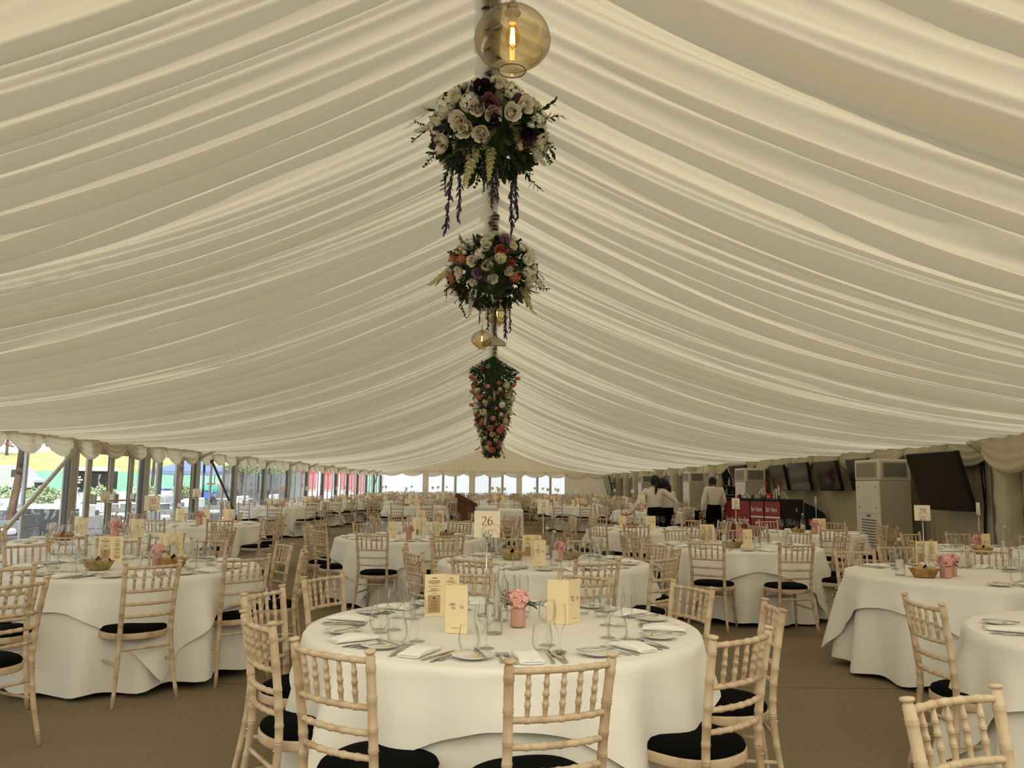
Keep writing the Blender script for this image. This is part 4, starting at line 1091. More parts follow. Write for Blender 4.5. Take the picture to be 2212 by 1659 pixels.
def spray_mesh(nm, mt, kind, seed, L=.26):
    rr = random.Random(seed); b = MB(); pts = [(.02 * math.sin(t * 3 + seed), .06 * t * t * (1 if kind != 'hang' else .1), L * t) for t in [i / 12 for i in range(13)]]
    b.tube(pts, [.0025] * 13, 5, 0)
    nl = {'olive': 16, 'euc': 18, 'hang': 64}[kind]
    for k in range(nl):
        t = .12 + .88 * k / nl; p = curve_at(pts, t); a = (k % 2) * PI + rr.uniform(-.5, .5) + k * .25
        l, w = {'olive': (.062, .010), 'euc': (.030, .013), 'hang': (.036, .0085)}[kind]
        l *= rr.uniform(.7, 1.15) * (1.1 - .4 * t)
        X = Matrix.Translation(p) @ Matrix.Rotation(a, 4, 'Z') @ Matrix.Rotation(R({'olive': 48, 'euc': 25, 'hang': 62}[kind] + rr.uniform(-15, 15)), 4, 'X')
        leaf(b, X, l, w, 0, rr.uniform(-.3, .3))
    if kind == 'hang':
        for k in range(14):
            t = rr.uniform(.25, 1); p = curve_at(pts, t); q = Vector((rr.uniform(-.03, .03), rr.uniform(-.03, .03), .05))
            b.tube([p, p + q * .5, p + q], [.004, .009, .003], 5, 1)
    return b.mesh(nm, [mt, 'lavender'])
SPRAY = {'olive': [spray_mesh('spray', 'leaf', 'olive', s) for s in (1, 2, 3)], 'euc': [spray_mesh('spray', 'leafgrey', 'euc', s) for s in (4, 5)], 'dark': [spray_mesh('spray', 'leafdark', 'euc', s) for s in (6, 7)], 'hang': [spray_mesh('vine', 'leafdark', 'hang', s, .5) for s in (8, 9, 10)]}
def spike_mesh(mt, seed, L=.22):
    rr = random.Random(seed); b = MB()
    for k in range(46):
        t = k / 46; z = L * t; q = .038 * (1 - t) ** .7 + .006; a = k * 2.4
        X = Matrix.Translation((q * math.cos(a) * .6, q * math.sin(a) * .6, z)) @ Matrix.Rotation(a - PI / 2, 4, 'Z') @ Matrix.Rotation(R(35), 4, 'X')
        for p in range(3): petal(b, X @ Matrix.Rotation(p * 2.1, 4, 'Z'), .024 * (1 - .6 * t), .012 * (1 - .5 * t), .3)
    return b.mesh('spike', mt)
SPIKE = {k: [spike_mesh(k, 1)] for k in ('roseg', 'yellowfl', 'rosec', 'lavender')}
def orient(d, roll=0): return (Vector(d).to_track_quat('Z', 'Y').to_matrix().to_4x4() @ Matrix.Rotation(roll, 4, 'Z'))
def part(nm, me, parent, loc, d, sc=1, roll=0):
    o = bpy.data.objects.new(nm, me); COL.objects.link(o); o.parent = parent
    o.matrix_local = Matrix.Translation(loc) @ orient(d, roll) @ Matrix.Scale(sc, 4); return o
def foliage(rr, rx, rz, n, mt='leaf', lo=-1, hi=1):
    b = MB()
    b.ball((0, 0, 0), 1, 16, 0, None, (rx * .66, rx * .66, rz * .66))
    for k in range(n):
        z = rr.uniform(lo, hi); a = rr.uniform(0, 6.28); q = math.sqrt(1 - z * z); d = Vector((q * math.cos(a), q * math.sin(a), z))
        p = Vector((d.x * rx, d.y * rx, d.z * rz)) * rr.uniform(.80, 1.0)
        dd = (d + Vector((rr.uniform(-1, 1), rr.uniform(-1, 1), rr.uniform(-1.2, .5))) * .7).normalized()
        leaf(b, Matrix.Translation(p) @ orient(dd, rr.uniform(0, 6)) @ Matrix.Rotation(R(80), 4, 'X'), rr.uniform(.06, .11), rr.uniform(.014, .026), 0, rr.uniform(-.4, .3))
    return b.mesh('foliage', [mt, 'leafdark'])
def fib(n, rr, lo, hi):
    out = []
    for k in range(n):
        z = hi - (hi - lo) * (k + .5) / n; a = k * 2.39996 + rr.uniform(-.25, .25); q = math.sqrt(max(0, 1 - z * z)); out.append(Vector((q * math.cos(a), q * math.sin(a), z)))
    rr.shuffle(out); return out
def flower_ball(c, rx, rz, mix, seed, label, hangs, spikes, nfl=96, sc0=1.12):
    rr = random.Random(seed); o = empty('hanging_flower_ball', c)
    put('foliage', foliage(rr, rx, rz, int(760 * (rx / .4) ** 1.2)), o)
    pts = fib(nfl, rr, -.55, .97)
    for k, d in enumerate(pts):
        t = rr.random(); acc = 0
        for kind, colr, pr in mix:
            acc += pr
            if t < acc: break
        p = Vector((d.x * rx, d.y * rx, d.z * rz)) * rr.uniform(.96, 1.06); dd = (d + Vector((0, 0, -.25))).normalized()
        if kind == 'rose': part('rose', rr.choice(ROSE[colr]), o, p, dd, sc0 * rr.uniform(.9, 1.5), rr.uniform(0, 6))
        elif kind == 'bud': part('rosebud', BUD[colr], o, p, dd, sc0 * rr.uniform(.9, 1.3), 0)
        else: part('blossom_cluster', CLUS[colr], o, p, dd, sc0 * rr.uniform(.8, 1.25), rr.uniform(0, 6))
    for k, d in enumerate(fib(34, rr, -.8, .9)):
        p = Vector((d.x * rx, d.y * rx, d.z * rz)) * .88; dd = (d + Vector((rr.uniform(-.4, .4), rr.uniform(-.4, .4), rr.uniform(-.8, .2)))).normalized()
        part('leaf_spray', rr.choice(SPRAY[rr.choice(('olive', 'olive', 'euc', 'dark'))]), o, p, dd, sc0 * rr.uniform(.6, 1.0), rr.uniform(0, 6))
    for x, y, z, dx, dy, dz, L, colr in spikes: part('blossom_spike', SPIKE[colr][0], o, Vector((x, y, z)), (dx, dy, dz), L / .22, rr.uniform(0, 6))
    for x, y, z, dx, dz, L, kind in hangs: part('trailing_vine', rr.choice(SPRAY[kind]), o, Vector((x, y, z)), (dx, rr.uniform(-.08, .08), dz), L / (.5 if kind == 'hang' else .26), rr.uniform(0, 6))
    b = MB(); b.tube([(0, 0, rz * .6), (0, 0, 4.24 - c[2])], .004, 6); b.build('hanging_wire', 'alu', o)
    tag(o, label, 'hanging flowers', 'flower arrangements hanging from the ridge'); return o
c1 = atY(1056, 285, 5.3)
flower_ball(c1, .35, .29, (('rose', 'rosew', .50), ('cluster', 'roseg', .12), ('rose', 'rosem', .12), ('rose', 'rosed', .07), ('rose', 'roseg', .10), ('cluster', 'rosem', .05), ('bud', 'rosew', .04)), 4,
    'upper flower ball of ivory and mauve roses with long trailing stems',
    [(-.23, -.05, -.16, -.10, -1, .56, 'hang'), (-.20, -.08, -.16, -.02, -1, .50, 'hang'), (.17, -.06, -.16, .02, -1, .55, 'hang'), (.19, -.02, -.14, .06, -1, .48, 'hang'), (.02, -.08, -.22, .02, -1, .34, 'hang'), (.05, -.1, -.22, .05, -1, .30, 'hang'), (-.01, -.1, -.2, -.03, -1, .26, 'hang'), (.09, -.1, -.2, .04, -1, .26, 'dark'), (-.30, -.1, -.10, -.35, -.9, .24, 'dark'), (.32, -.05, -.02, .6, -.75, .24, 'olive'), (-.33, -.05, .02, -.9, -.3, .22, 'olive'), (-.16, -.1, .24, -.9, .35, .26, 'dark')],
    [(-.28, -.10, .02, -.95, -.1, -.35, .24, 'roseg'), (.26, -.12, -.08, .45, -.2, -.85, .26, 'roseg'), (.17, -.22, -.02, .2, -.3, -.95, .24, 'yellowfl'), (-.08, -.2, -.2, -.25, -.1, -.95, .30, 'yellowfl'), (.02, -.2, -.2, -.05, -.1, -1, .24, 'yellowfl'), (.06, -.3, .05, .1, -.5, -.8, .18, 'roseg'), (-.16, -.25, .05, -.2, -.4, .3, .16, 'roseg')])
c2 = atY(1062, 588, 8.5)
flower_ball(c2, .44, .36, (('rose', 'rosew', .34), ('bud', 'rosew', .16), ('cluster', 'rosec', .11), ('rose', 'rosep', .07), ('cluster', 'roseg', .10), ('rose', 'roselil', .04), ('bud', 'roselil', .03), ('rose', 'roseg', .10), ('cluster', 'yellowfl', .05)), 8,
    'lower flower ball of white and coral blooms with lavender trails',
    [(-.03, -.1, -.28, 0, -1, .36, 'hang'), (.05, -.1, -.28, .02, -1, .42, 'hang'), (.14, -.1, -.26, .05, -1, .46, 'hang'), (.20, -.08, -.24, .02, -1, .42, 'hang'), (-.10, -.1, -.28, -.04, -1, .30, 'hang'), (.16, -.1, -.26, -.02, -1, .44, 'hang'), (-.33, -.08, -.18, .15, -1, .34, 'dark'), (-.24, -.08, -.22, .2, -1, .30, 'dark'), (.44, -.05, .05, .35, -.9, .26, 'dark'), (.36, -.05, -.2, .3, -.9, .28, 'dark'), (-.42, -.05, -.05, -.4, -.8, .24, 'olive'), (.36, -.05, .28, .5, .7, .22, 'olive')],
    [(-.38, -.12, .02, -.8, -.1, -.6, .36, 'yellowfl'), (.33, -.12, -.18, .35, -.1, -.9, .30, 'yellowfl'), (-.2, -.15, -.25, -.1, -.1, -1, .26, 'roseg'), (.42, -.1, -.05, .6, -.1, -.7, .22, 'yellowfl'), (.28, -.18, -.25, .3, -.1, -.7, .15, 'lavender')], 99, 1.12)
# the long cone of flowers
def flower_cone(Y):
    rr = random.Random(21); top = atY(1066, 772, Y); bot = atY(1066, 985, Y); o = empty('hanging_flower_cone', top); H = top.z - bot.z
    def rad(t): return .48 * (1 - t) ** .55 * (.62 if t > .30 else 1 - 1.26 * max(0, t - .02) * .9) + .05
    rad = lambda t: lerp(.52, .44, min(1, t / .3)) if t < .3 else lerp(.44, .36, (t - .3) / .3) if t < .6 else lerp(.36, .12, (t - .6) / .4)
    b = MB(); rows = []
    for j in range(15): rows.append([(rad(j / 14) * .4 * math.cos(a), rad(j / 14) * .4 * math.sin(a), -H * j / 14) for a in [2 * PI * i / 14 for i in range(14)]])
    b.grid(rows, 0, True, True)
    for k in range(3400):
        t = rr.random(); a = rr.uniform(0, 6.28); r = rad(t) * rr.uniform(.42, 1.0); d = Vector((math.cos(a), math.sin(a), rr.uniform(-1.2, .1))).normalized()
        leaf(b, Matrix.Translation((r * math.cos(a), r * math.sin(a), -H * t)) @ orient(d, rr.uniform(0, 6)) @ Matrix.Rotation(R(80), 4, 'X'), rr.uniform(.06, .11), rr.uniform(.010, .020), 0 if t < .3 or rr.random() < .2 else 2, rr.uniform(-.3, .3))
    put('foliage', b.mesh('foliage', ['leaf', 'leafdark', 'leafgrey']), o)
    for k in range(40):
        a = k * 2.4; t = rr.uniform(0, .24); r = rad(t) * .72
        part('leaf_spray', rr.choice(SPRAY['olive']), o, Vector((r * math.cos(a), r * math.sin(a), -H * t)), (math.cos(a), math.sin(a), rr.uniform(-.3, .9)), rr.uniform(1.0, 1.5), rr.uniform(0, 6))
    for k in range(92):
        t = .27 + .68 * k / 92; a = k * 2.39996 + rr.uniform(-.4, .4); r = rad(t) * rr.uniform(.85, 1.05); colr = rr.choice(('rosec', 'rosec', 'yellowfl', 'roseg', 'rosec', 'rosep2', 'yellowfl'))
        part('blossom_cluster', CLUS[colr], o, Vector((r * math.cos(a), r * math.sin(a), -H * t)), (math.cos(a), math.sin(a), -.5), rr.uniform(.8, 1.6), rr.uniform(0, 6))
    for k in range(46):
        t = .22 + .74 * k / 46; a = k * 2.39996 + 1; r = rad(t) * .85
        part('leaf_spray', rr.choice(SPRAY[rr.choice(('euc', 'olive', 'euc'))]), o, Vector((r * math.cos(a), r * math.sin(a), -H * t + .05)), (.6 * math.cos(a), .6 * math.sin(a), -.8), rr.uniform(.7, 1.1), rr.uniform(0, 6))
    for k in range(14):
        t = .30 + .62 * k / 14; a = k * 2.39996; r = rad(t) * .8; colr = rr.choice(('roseg', 'lavender'))
        part('blossom_spike', SPIKE[colr][0], o, Vector((r * math.cos(a), r * math.sin(a), -H * t + .05)), (.3 * math.cos(a), .3 * math.sin(a), -1), rr.uniform(.8, 1.2), rr.uniform(0, 6))
    for k in range(14):
        t = .18 + .55 * rr.random(); a = rr.choice((0, PI)) + rr.uniform(-1.0, .9); r = rad(t) * rr.uniform(1.05, 1.25)
        part('tulip', BUD['rosep'], o, Vector((r * math.cos(a), r * math.sin(a) * .8 - .1, -H * t)), (math.cos(a), math.sin(a) - .3, .2), rr.uniform(1.4, 2.0))
    for x, t in ((-.28, .07), (-.10, .12), (.22, .10), (.34, .11), (-.22, .14)):
        part('rose', ROSE['roseg' if x != -.22 else 'rosep'][0], o, Vector((x, -.36, -H * t)), (x, -1, 0), 1.1)
    b = MB(); b.bbox(-.10, .10, -.10, .10, .02, .09, .006); b.bbox(-.05, .05, -.05, .05, .09, .16, .006); b.tube([(0, 0, .15), (0, 0, 4.24 - top.z)], .02, 8); b.build('ceiling_bracket', 'alud', o)
    tag(o, 'long hanging cone of dark leaves with coral and cream blossom', 'hanging flowers', 'flower arrangements hanging from the ridge')
flower_cone(17.3)
# ------------------------------------------------------------------ round tables, cloths, settings
TOP = .764
def smooth(t): t = max(0, min(1, t)); return t * t * (3 - 2 * t)
def under_r(th, h, Rt, ph, nf, dents):
    """radius of the hanging under cloth at depth h (0 at the table edge, 1 at the floor)"""
    f = .5 + .5 * math.cos(nf * th + ph + .8 * math.sin(2 * th + ph)); f = f ** 1.6
    g = .5 + .5 * math.cos((nf + 4) * th + 2.1 * ph)
    r = Rt + .006 + h ** .8 * (.012 + .105 * f + .03 * g) * smooth(h * 4)
    for a, sf in dents:
        dth = (th - a + PI) % (2 * PI) - PI; w = smooth(1.45 - abs(dth) * Rt / .22) * smooth((h - .10) / .26)
        if w > 0 and r > sf: r = lerp(r, sf, w)
    return r
def cloths(Rt, rot, seed, dents=(), S_=2.26, floor=.05, na=120, only_under=False):
    rr = random.Random(seed); ph = rr.uniform(0, 6.28); nf = rr.choice((13, 14, 15)); zt = .757
    b = MB(); rows = []
    for r in (.02, .4, .75, .97): rows.append([(Rt * r * math.cos(a), Rt * r * math.sin(a), zt) for a in [2 * PI * i / na for i in range(na)]])
    Rows = 16
    rows.append([((Rt + .002) * math.cos(a), (Rt + .002) * math.sin(a), zt - .004) for a in [2 * PI * i / na for i in range(na)]])
    for j in range(1, Rows + 1):
        h = j / Rows; row = []
        for i in range(na):
            a = 2 * PI * i / na; fl = floor + .020 * math.sin(3 * a + ph) + .012 * math.sin(nf * a + ph)
            z = lerp(zt - .006, fl, h); r = under_r(a, h, Rt, ph, nf, dents); row.append((r * math.cos(a), r * math.sin(a), z))
        rows.append(row)
    b.grid(rows[::-1], 0, True, True); n0 = len(b.v) - na; b.f.append(tuple(range(n0, n0 + na))); b.m.append(0); b.sm.append(True)
    under = b.mesh('tablecloth', 'cloth')
    if only_under: return under, None
    b = MB(); rows = []; zt2 = .7615; nb = 176
    for r in (.02, .4, .8, .985): rows.append([(Rt * r * math.cos(a), Rt * r * math.sin(a), zt2) for a in [2 * PI * i / nb for i in range(nb)]])
    ph2 = rr.uniform(0, 6)
    rows.append([((Rt + .008) * math.cos(a), (Rt + .008) * math.sin(a), zt2 - .003) for a in [2 * PI * i / nb for i in range(nb)]])
    Rw = 14
    for j in range(1, Rw + 1):
        v = j / Rw; row = []
        for i in range(nb):
            a = 2 * PI * i / nb; q = (a - rot + PI / 4) % (PI / 2) - PI / 4      # angle from the middle of a side
            L = S_ / 2 / math.cos(q) - Rt + .012 * math.sin(7 * a + ph2)
            L = min(L, .655); d = v * L; h = min(1, d / (zt2 - floor)); c = smooth((abs(q) - R(20)) / R(25))
            r = under_r(a, h, Rt, ph, nf, dents) + .010 + .010 * h
            r += c * h * (.050 * math.cos((abs(q) - PI / 4) * 22) + .03) + .042 * (.5 + .5 * math.sin(19 * a + ph2 + 1.2 * math.sin(3 * a))) ** 1.5 * h ** .6 * (1 - .5 * c) + .02 * v * v * (1 - c) * abs(math.sin(6.5 * a + ph2))
            for da, sf in dents:
                dth = (a - da + PI) % (2 * PI) - PI; w = smooth(1.35 - abs(dth) * Rt / .22) * smooth((h - .16) / .22)
                if w > 0 and r > sf + .012: r = lerp(r, sf + .012, w)
            row.append((r * math.cos(a), r * math.sin(a), zt2 - .004 - d))
        rows.append(row)
    b.grid(rows[::-1], 0, True, True); n0 = len(b.v) - nb; b.f.append(tuple(range(n0, n0 + nb))); b.m.append(0); b.sm.append(True)
    return under, b.mesh('overlay', 'cloth')
tb = MB(); tb.lathe([(0, .752), (.90, .752), (.912, .745), (.912, .735), (.90, .728), (0, .728)], 48); TTOP = tb.mesh('tabletop', 'acside')
tb = MB(); tb.tube([(.0, 0, .73), (.0, 0, 0)], .016, 8); TLEG = tb.mesh('leg', 'black')
def bare_table(cx, cy, rot, sc, label, group='round banquet tables'):
    o = empty('round_table', (cx, cy, 0), rot); t = put('tabletop', TTOP, o)
    t.scale = (sc, sc, 1)
    for sx in (-1, 1):
        for sy in (-1, 1): put('leg', TLEG, o, (sx * .55 * sc, sy * .38 * sc, 0))
    tag(o, label, 'table', group)

POSW = {0: 'camera side, middle', 1: 'camera side, right of middle', 2: 'right side, towards the camera', 3: 'right side, away from camera', 4: 'far side, right of middle', 5: 'far side, middle',
        -1: 'camera side, left of middle', -2: 'left side, towards the camera', -3: 'left side, away from camera', -4: 'far side, left of middle', -5: 'far side, middle'}
def ranks(angs, cx, cy):
    """a place word for each angle about a table, by its turn from the side that faces the camera"""
    ca = math.atan2(-cy, .06 - cx); rel = [((a - ca + PI) % (2 * PI)) - PI for a in angs]
    order = sorted(range(len(angs)), key=lambda i: rel[i]); z = min(range(len(order)), key=lambda k: abs(rel[order[k]]))
    out = {}
    for k, i in enumerate(order): out[i] = POSW[max(-5, min(5, k - z))] if len(angs) >= 9 else POSW[max(-5, min(5, round(rel[i] / (PI / 5))))]
    return out
TABLES = []
def table(key, cx, cy, Rt, rot, given, name, level, seed, fill=1.28, nch=10, lod=None, skip=()):
    """given: measured chairs (x, y of the top of the back, optional heading)"""
    chairs = []
    for g in given:
        f = g[2] if len(g) > 2 else math.atan2(cy - g[1], cx - g[0]); chairs.append((g[0], g[1], f))
    angs = [math.atan2(c[1] - cy, c[0] - cx) for c in chairs]
    if len(chairs) < nch:
        base = angs[0] if angs else seed * .7
        # even spacing that fits the measured chairs best
        best = min(range(36), key=lambda s: sum(abs(((a - R(s)) / (2 * PI / nch)) - round((a - R(s)) / (2 * PI / nch))) for a in angs)) if angs else seed * 7 % 36
        cand = [R(best) + 2 * PI * k / nch for k in range(nch)]
        cand = [a for a in cand if all(abs((a - q + PI) % (2 * PI) - PI) > R(21) for q in angs)]
        rr = random.Random(seed + 77)
        for a in cand[:nch - len(chairs)]:
            if any(abs((a - R(s) + PI) % (2 * PI) - PI) < R(15) for s in skip): continue
            r = fill + rr.uniform(-.05, .08); aj = a + rr.uniform(-.05, .05); x, y = cx + r * math.cos(aj), cy + r * math.sin(aj)
            chairs.append((x, y, math.atan2(cy - y, cx - x) + rr.uniform(-.15, .15))); angs.append(aj)
    dents = []
    for x, y, f in chairs:
        sx, sy = x + .25 * math.cos(f) - cx, y + .25 * math.sin(f) - cy; pass
    bare_table(cx, cy, rot, Rt / .925, 'round table hidden under the cloths of ' + name)
    u, o = cloths(Rt, rot, seed, dents)
    tag(put('tablecloth', u, None, (cx, cy, 0)), 'floor-length white under cloth on ' + name, 'tablecloth', 'white tablecloths')
    tag(put('overlay_cloth', o, None, (cx, cy, 0)), 'square white top cloth with hanging corners on ' + name, 'tablecloth', 'white tablecloths')
    w = ranks(angs, cx, cy)
    for i, (x, y, f) in enumerate(chairs): chair(x, y, f, 'limed wooden chair, ' + w[i] + ' at ' + name, 'banquet chairs round the tables', lod)
    settings(cx, cy, Rt, angs, w, name, level, seed)
    TABLES.append((cx, cy, Rt))
G_ = {'table_fork': ('forks beside the napkins', 'fork'), 'starter_fork': ('forks beside the napkins', 'fork'), 'table_knife': ('knives beside the napkins', 'knife'), 'butter_knife': ('butter knives on the plates', 'knife'),
      'dessert_spoon': ('dessert spoons', 'spoon'), 'wine_glass': ('wine glasses', 'glass'), 'champagne_flute': ('champagne flutes', 'glass'), 'tumbler': ('tumblers', 'glass'), 'side_plate': ('side plates', 'plate'), 'napkin': ('folded napkins', 'napkin'), 'butter': ('butter pats', 'butter')}
CNT = {}
STUFFG = []
def item(nm, me, x, y, z, rz, label, rot=None):
    CNT[nm] = CNT.get(nm, 0) + 1
    o = put(nm, P[me], None, (x, y, z), rz, rot); g, c = G_[nm]; tag(o, label, c, g); return o
def settings(cx, cy, Rt, angs, w, name, level, seed):
    rr = random.Random(seed + 500)
    far = '' if level == 'A' else '_far'
    used = {}
    def inview(p): 
        d = p - CAMP; z = d.dot(FX); return z > .3 and abs(d.dot(RX) / z) < .66 and abs(d.dot(UX) / z) < .5
    for i, a in enumerate(angs):
        er = Vector((math.cos(a), math.sin(a), 0)); et = Vector((-er.y, er.x, 0)); C_ = Vector((cx, cy, 0)); wd = w[i]
        # the guest sits outside looking in; -et is the guest's right... t > 0 is the guest's left
        k = Rt / .93
        def at(r, t): return C_ + er * (r * k + rr.uniform(-.012, .012)) - et * (t + rr.uniform(-.012, .012))
        head = math.atan2(-er.y, -er.x) - PI / 2
        if not inview(at(.7, 0) + Vector((0, 0, .77))): continue
        jt = lambda s=.12: rr.uniform(-s, s)
        L = lambda what: what + ', ' + wd + ' of ' + name
        pl = at(.745, .215 + (.0 if level != 'A' else 0))
        item('side_plate', 'side_plate' + far, pl.x, pl.y, TOP, 0, L('white side plate'))
        if level in 'AB':
            q = head + .5 + jt(.9); item('butter_knife', 'butter_knife', pl.x + .03 * math.cos(q), pl.y + .03 * math.sin(q), TOP + .0185, q, L('butter knife'))
        if level == 'A': item('butter', 'butter', pl.x + jt(.03), pl.y + jt(.03), TOP + .007, jt(3), L('pat of butter'))
        n_ = at(.76, 0); item('napkin', ('napkin%d' % rr.randrange(3)) if level in 'AB' else 'napkin_far', n_.x, n_.y, TOP, head + jt(.25), L('rolled white napkin'))
        if level in 'AB':
            f1 = at(.76, .085); item('table_fork', 'table_fork', f1.x, f1.y, TOP, head + jt(), L('dinner fork'))
            if level == 'A': f2 = at(.755, .112); item('starter_fork', 'starter_fork', f2.x, f2.y, TOP, head + jt(), L('smaller outer fork'))
            k1 = at(.76, -.085); item('table_knife', 'table_knife', k1.x, k1.y, TOP, head + jt(), L('dinner knife'))
            if level == 'A':
                k2 = at(.76, -.112); item('table_knife', 'table_knife', k2.x, k2.y, TOP, head + jt(), L('outer knife'))
                s1 = at(.745, -.138); item('dessert_spoon', 'dessert_spoon', s1.x, s1.y, TOP, head + jt(), L('dessert spoon'))
        if level in 'ABC' and name != T26:
            sh = rr.uniform(-.03, .03)
            g1 = at(.555, -.075 + sh); item('wine_glass', 'wine_glass' + far, g1.x, g1.y, TOP, 0, L('clear wine glass'))
            g2 = at(.535, -.145 + sh); item('champagne_flute', 'champagne_flute' + far, g2.x, g2.y, TOP, 0, L('slim champagne flute'))
            if level in 'AB': g3 = at(.595, -.0 + sh); item('tumbler', 'tumbler' + far, g3.x, g3.y, TOP, 0, L('rounded water tumbler'))
            if level == 'A' and i % 2: g4 = at(.49, -.10 + sh); item('wine_glass', 'wine_glass', g4.x, g4.y, TOP, 0, L('second, inner wine glass'))

def bottle(px, py, label, cap='capglass', far=False, X=None):
    p = atZ(px, py, TOP) if X is None else X; s = '_far' if far else ''
    o = put('water_bottle', P['bottle_body' + s], None, p, 0); o.rotation_euler = (0, 0, -1.2 + .37 * (px % 7))
    put('stopper', P['bottle_cap' + s], o); put('label', P['bottle_label' + s], o); tag(o, label, 'bottle', 'glass water bottles')
def vase(px, py, label, flabel, rz=0, sq=False, sc=1.0, X=None):
    p = atZ(px, py, TOP) if X is None else X; o = put('flower_jar', P['square_jar' if sq else 'ribbed_jar'], None, p, rz); o.scale = (sc,) * 3
    tag(o, label, 'vase', 'pink flower jars')
    f = put('pink_hydrangea', P['blossom'], None, p + Vector((0, 0, .128 * sc)), rz); f.scale = (sc,) * 3
    lf = put('leaf', P['flower_leaf'], f, (.0, -.01, -.02)); put('berry_sprig', P['berry_sprig'], f, (0, -.005, .0)); tag(f, flabel, 'flowers', 'pink table flowers')
def bread(px, py, name, brown=False, rz=0, X=None):
    p = atZ(px, py, TOP) if X is None else X; rr = random.Random(int(px + py))
    tag(put('bread_basket', P['bread_basket_brown' if brown else 'bread_basket'], None, p, rz), 'oval ' + ('brown' if brown else 'straw') + ' bread basket on ' + name, 'basket', 'bread baskets')
    n_ = put('black_napkin', P['napkin_peak'], None, p + Vector((0, 0, .002)), rz + .3); tag(n_, 'black napkin lining the bread basket on ' + name, 'napkin', 'black napkins in the bread baskets')
    for k, (dx, dy, dz, q) in enumerate(((.05, -.01, .034, 'right'), (-.045, -.015, .032, 'left'), (.0, .03, .042, 'rear'))):
        c, s_ = math.cos(rz), math.sin(rz); v = p + Vector((dx * c - dy * s_, dx * s_ + dy * c, dz))
        tag(put('bread_roll', P['bread_roll'], None, v, rr.uniform(0, 3)), q + ' bread roll in the basket on ' + name, 'bread', 'bread rolls in the baskets')

# ------------------------------------------------------------------ the near tables
T26, T20, T31, T19, T28, T29, T17 = ['the table numbered %d' % k for k in (26, 20, 31, 19, 28, 29, 17)]
c0 = (.11, 4.0)
def pair(x1, y1, x2, y2, c):
    a = atZ(x1, y1, .905); d = atZ(x2, y2, .905); m = (a + d) / 2; t = d - a; f = math.atan2(-t.x, t.y)   # normal to the back
    w = math.atan2(c[1] - m.y, c[0] - m.x)
    if math.cos(f - w) < 0: f += PI
    return (m.x, m.y, f)
ch0 = [pair(*q, c0) for q in ((1100, 1424, 1323, 1409), (635.5, 1376, 799, 1403), (528, 1317, 585, 1342), (525, 1281, 610, 1262), (653, 1245, 740.5, 1232), (950, 1230, 1061, 1232), (1210, 1231, 1320, 1240), (1452, 1251, 1543, 1268), (1654.5, 1292, 1690, 1314), (1545.6, 1372, 1658, 1352))]
table('T0', c0[0], c0[1], .925, R(-91), ch0, T26, 'A', 5)
c1t = (-2.77, 6.5)
table('T1', *c1t, .925, R(-100), [pair(269.6, 1216, 392, 1209, c1t), pair(493.7, 1201, 576, 1196, c1t), pair(-55, 1220, 62, 1216, c1t), pair(601, 1168, 630, 1173, c1t), (-1.5, 6.72), (-2.63, 7.74), (-3.42, 7.61), pair(15, 1173, 100, 1169, c1t)], T20, 'A', 12)
c5 = (.5, 7.28)
table('T5', *c5, .925, R(-80), [pair(976, 1198, 1059, 1204, c5), pair(1250.6, 1209, 1330, 1207, c5), pair(1412, 1202, 1461, 1197, c5), (1.68, 7.24), (1.62, 7.9), (.98, 8.3), (.25, 8.5), (-.45, 8.2), (-.72, 7.17)], T31, 'A', 21)
table('T4', -1.0, 10.3, .925, R(-70), [(-1.27, 8.85), (-.44, 8.9), (-1.99, 9.54), (-2.25, 10.7), (-1.75, 11.35), (-.45, 11.6)], T19, 'B', 33)
table('T6', 2.9, 9.45, .925, R(-92), [(2.2, 8.19), (3.05, 8.0), (3.98, 8.65), (4.15, 9.5), (1.75, 9.9), (1.67, 8.95), (2.42, 10.55), (3.15, 10.7)], T28, 'B', 44)
c9 = (3.9, 6.53)
table('T9', *c9, .925, R(-63), [pair(1805, 1184, 1885, 1185, c9), (4.35, 5.33), (4.69, 7.55)], T29, 'A', 55, skip=(190, 215, 235, 160))
table('T10', 5.85, 9.1, .925, R(-110), [(4.72, 8.85), (5.32, 10.2)], 'the table below the big screen', 'B', 66, skip=(250, 230, 270, 290, 210))
c11 = (3.3, 3.75)
table('T11', *c11, .925, R(-60), [pair(1954.5, 1281, 2033, 1302, c11)], 'the lower right table', 'A', 77, skip=(120, 105, 90, 140, 75, 210, 225, 240, 260))
table('T2', -4.35, 9.3, .925, R(-85), [(-4.1, 8.0), (-3.25, 8.3), (-2.95, 9.35), (-3.4, 10.35)], 'the window table behind table 20', 'B', 88)
table('T3', -4.6, 12.95, .925, R(-95), [(-3.87, 11.7), (-3.35, 12.4), (-3.55, 13.8)], T17, 'C', 99)
table('T7', 2.45, 12.75, .925, R(-70), [(2.07, 11.5), (3.03, 11.6), (1.15, 12.4), (1.3, 13.1)], 'the waitresses’ table', 'C', 111)
table('T8', 4.95, 12.4, .76, R(-88), [(4.75, 11.15), (5.75, 11.5), (4.65, 13.55)], 'the small table by the counter', 'C', 122, fill=1.12, nch=7)
table('T4d', -.75, 13.7, .925, R(-85), [], 'the table behind table 19', 'C', 133)
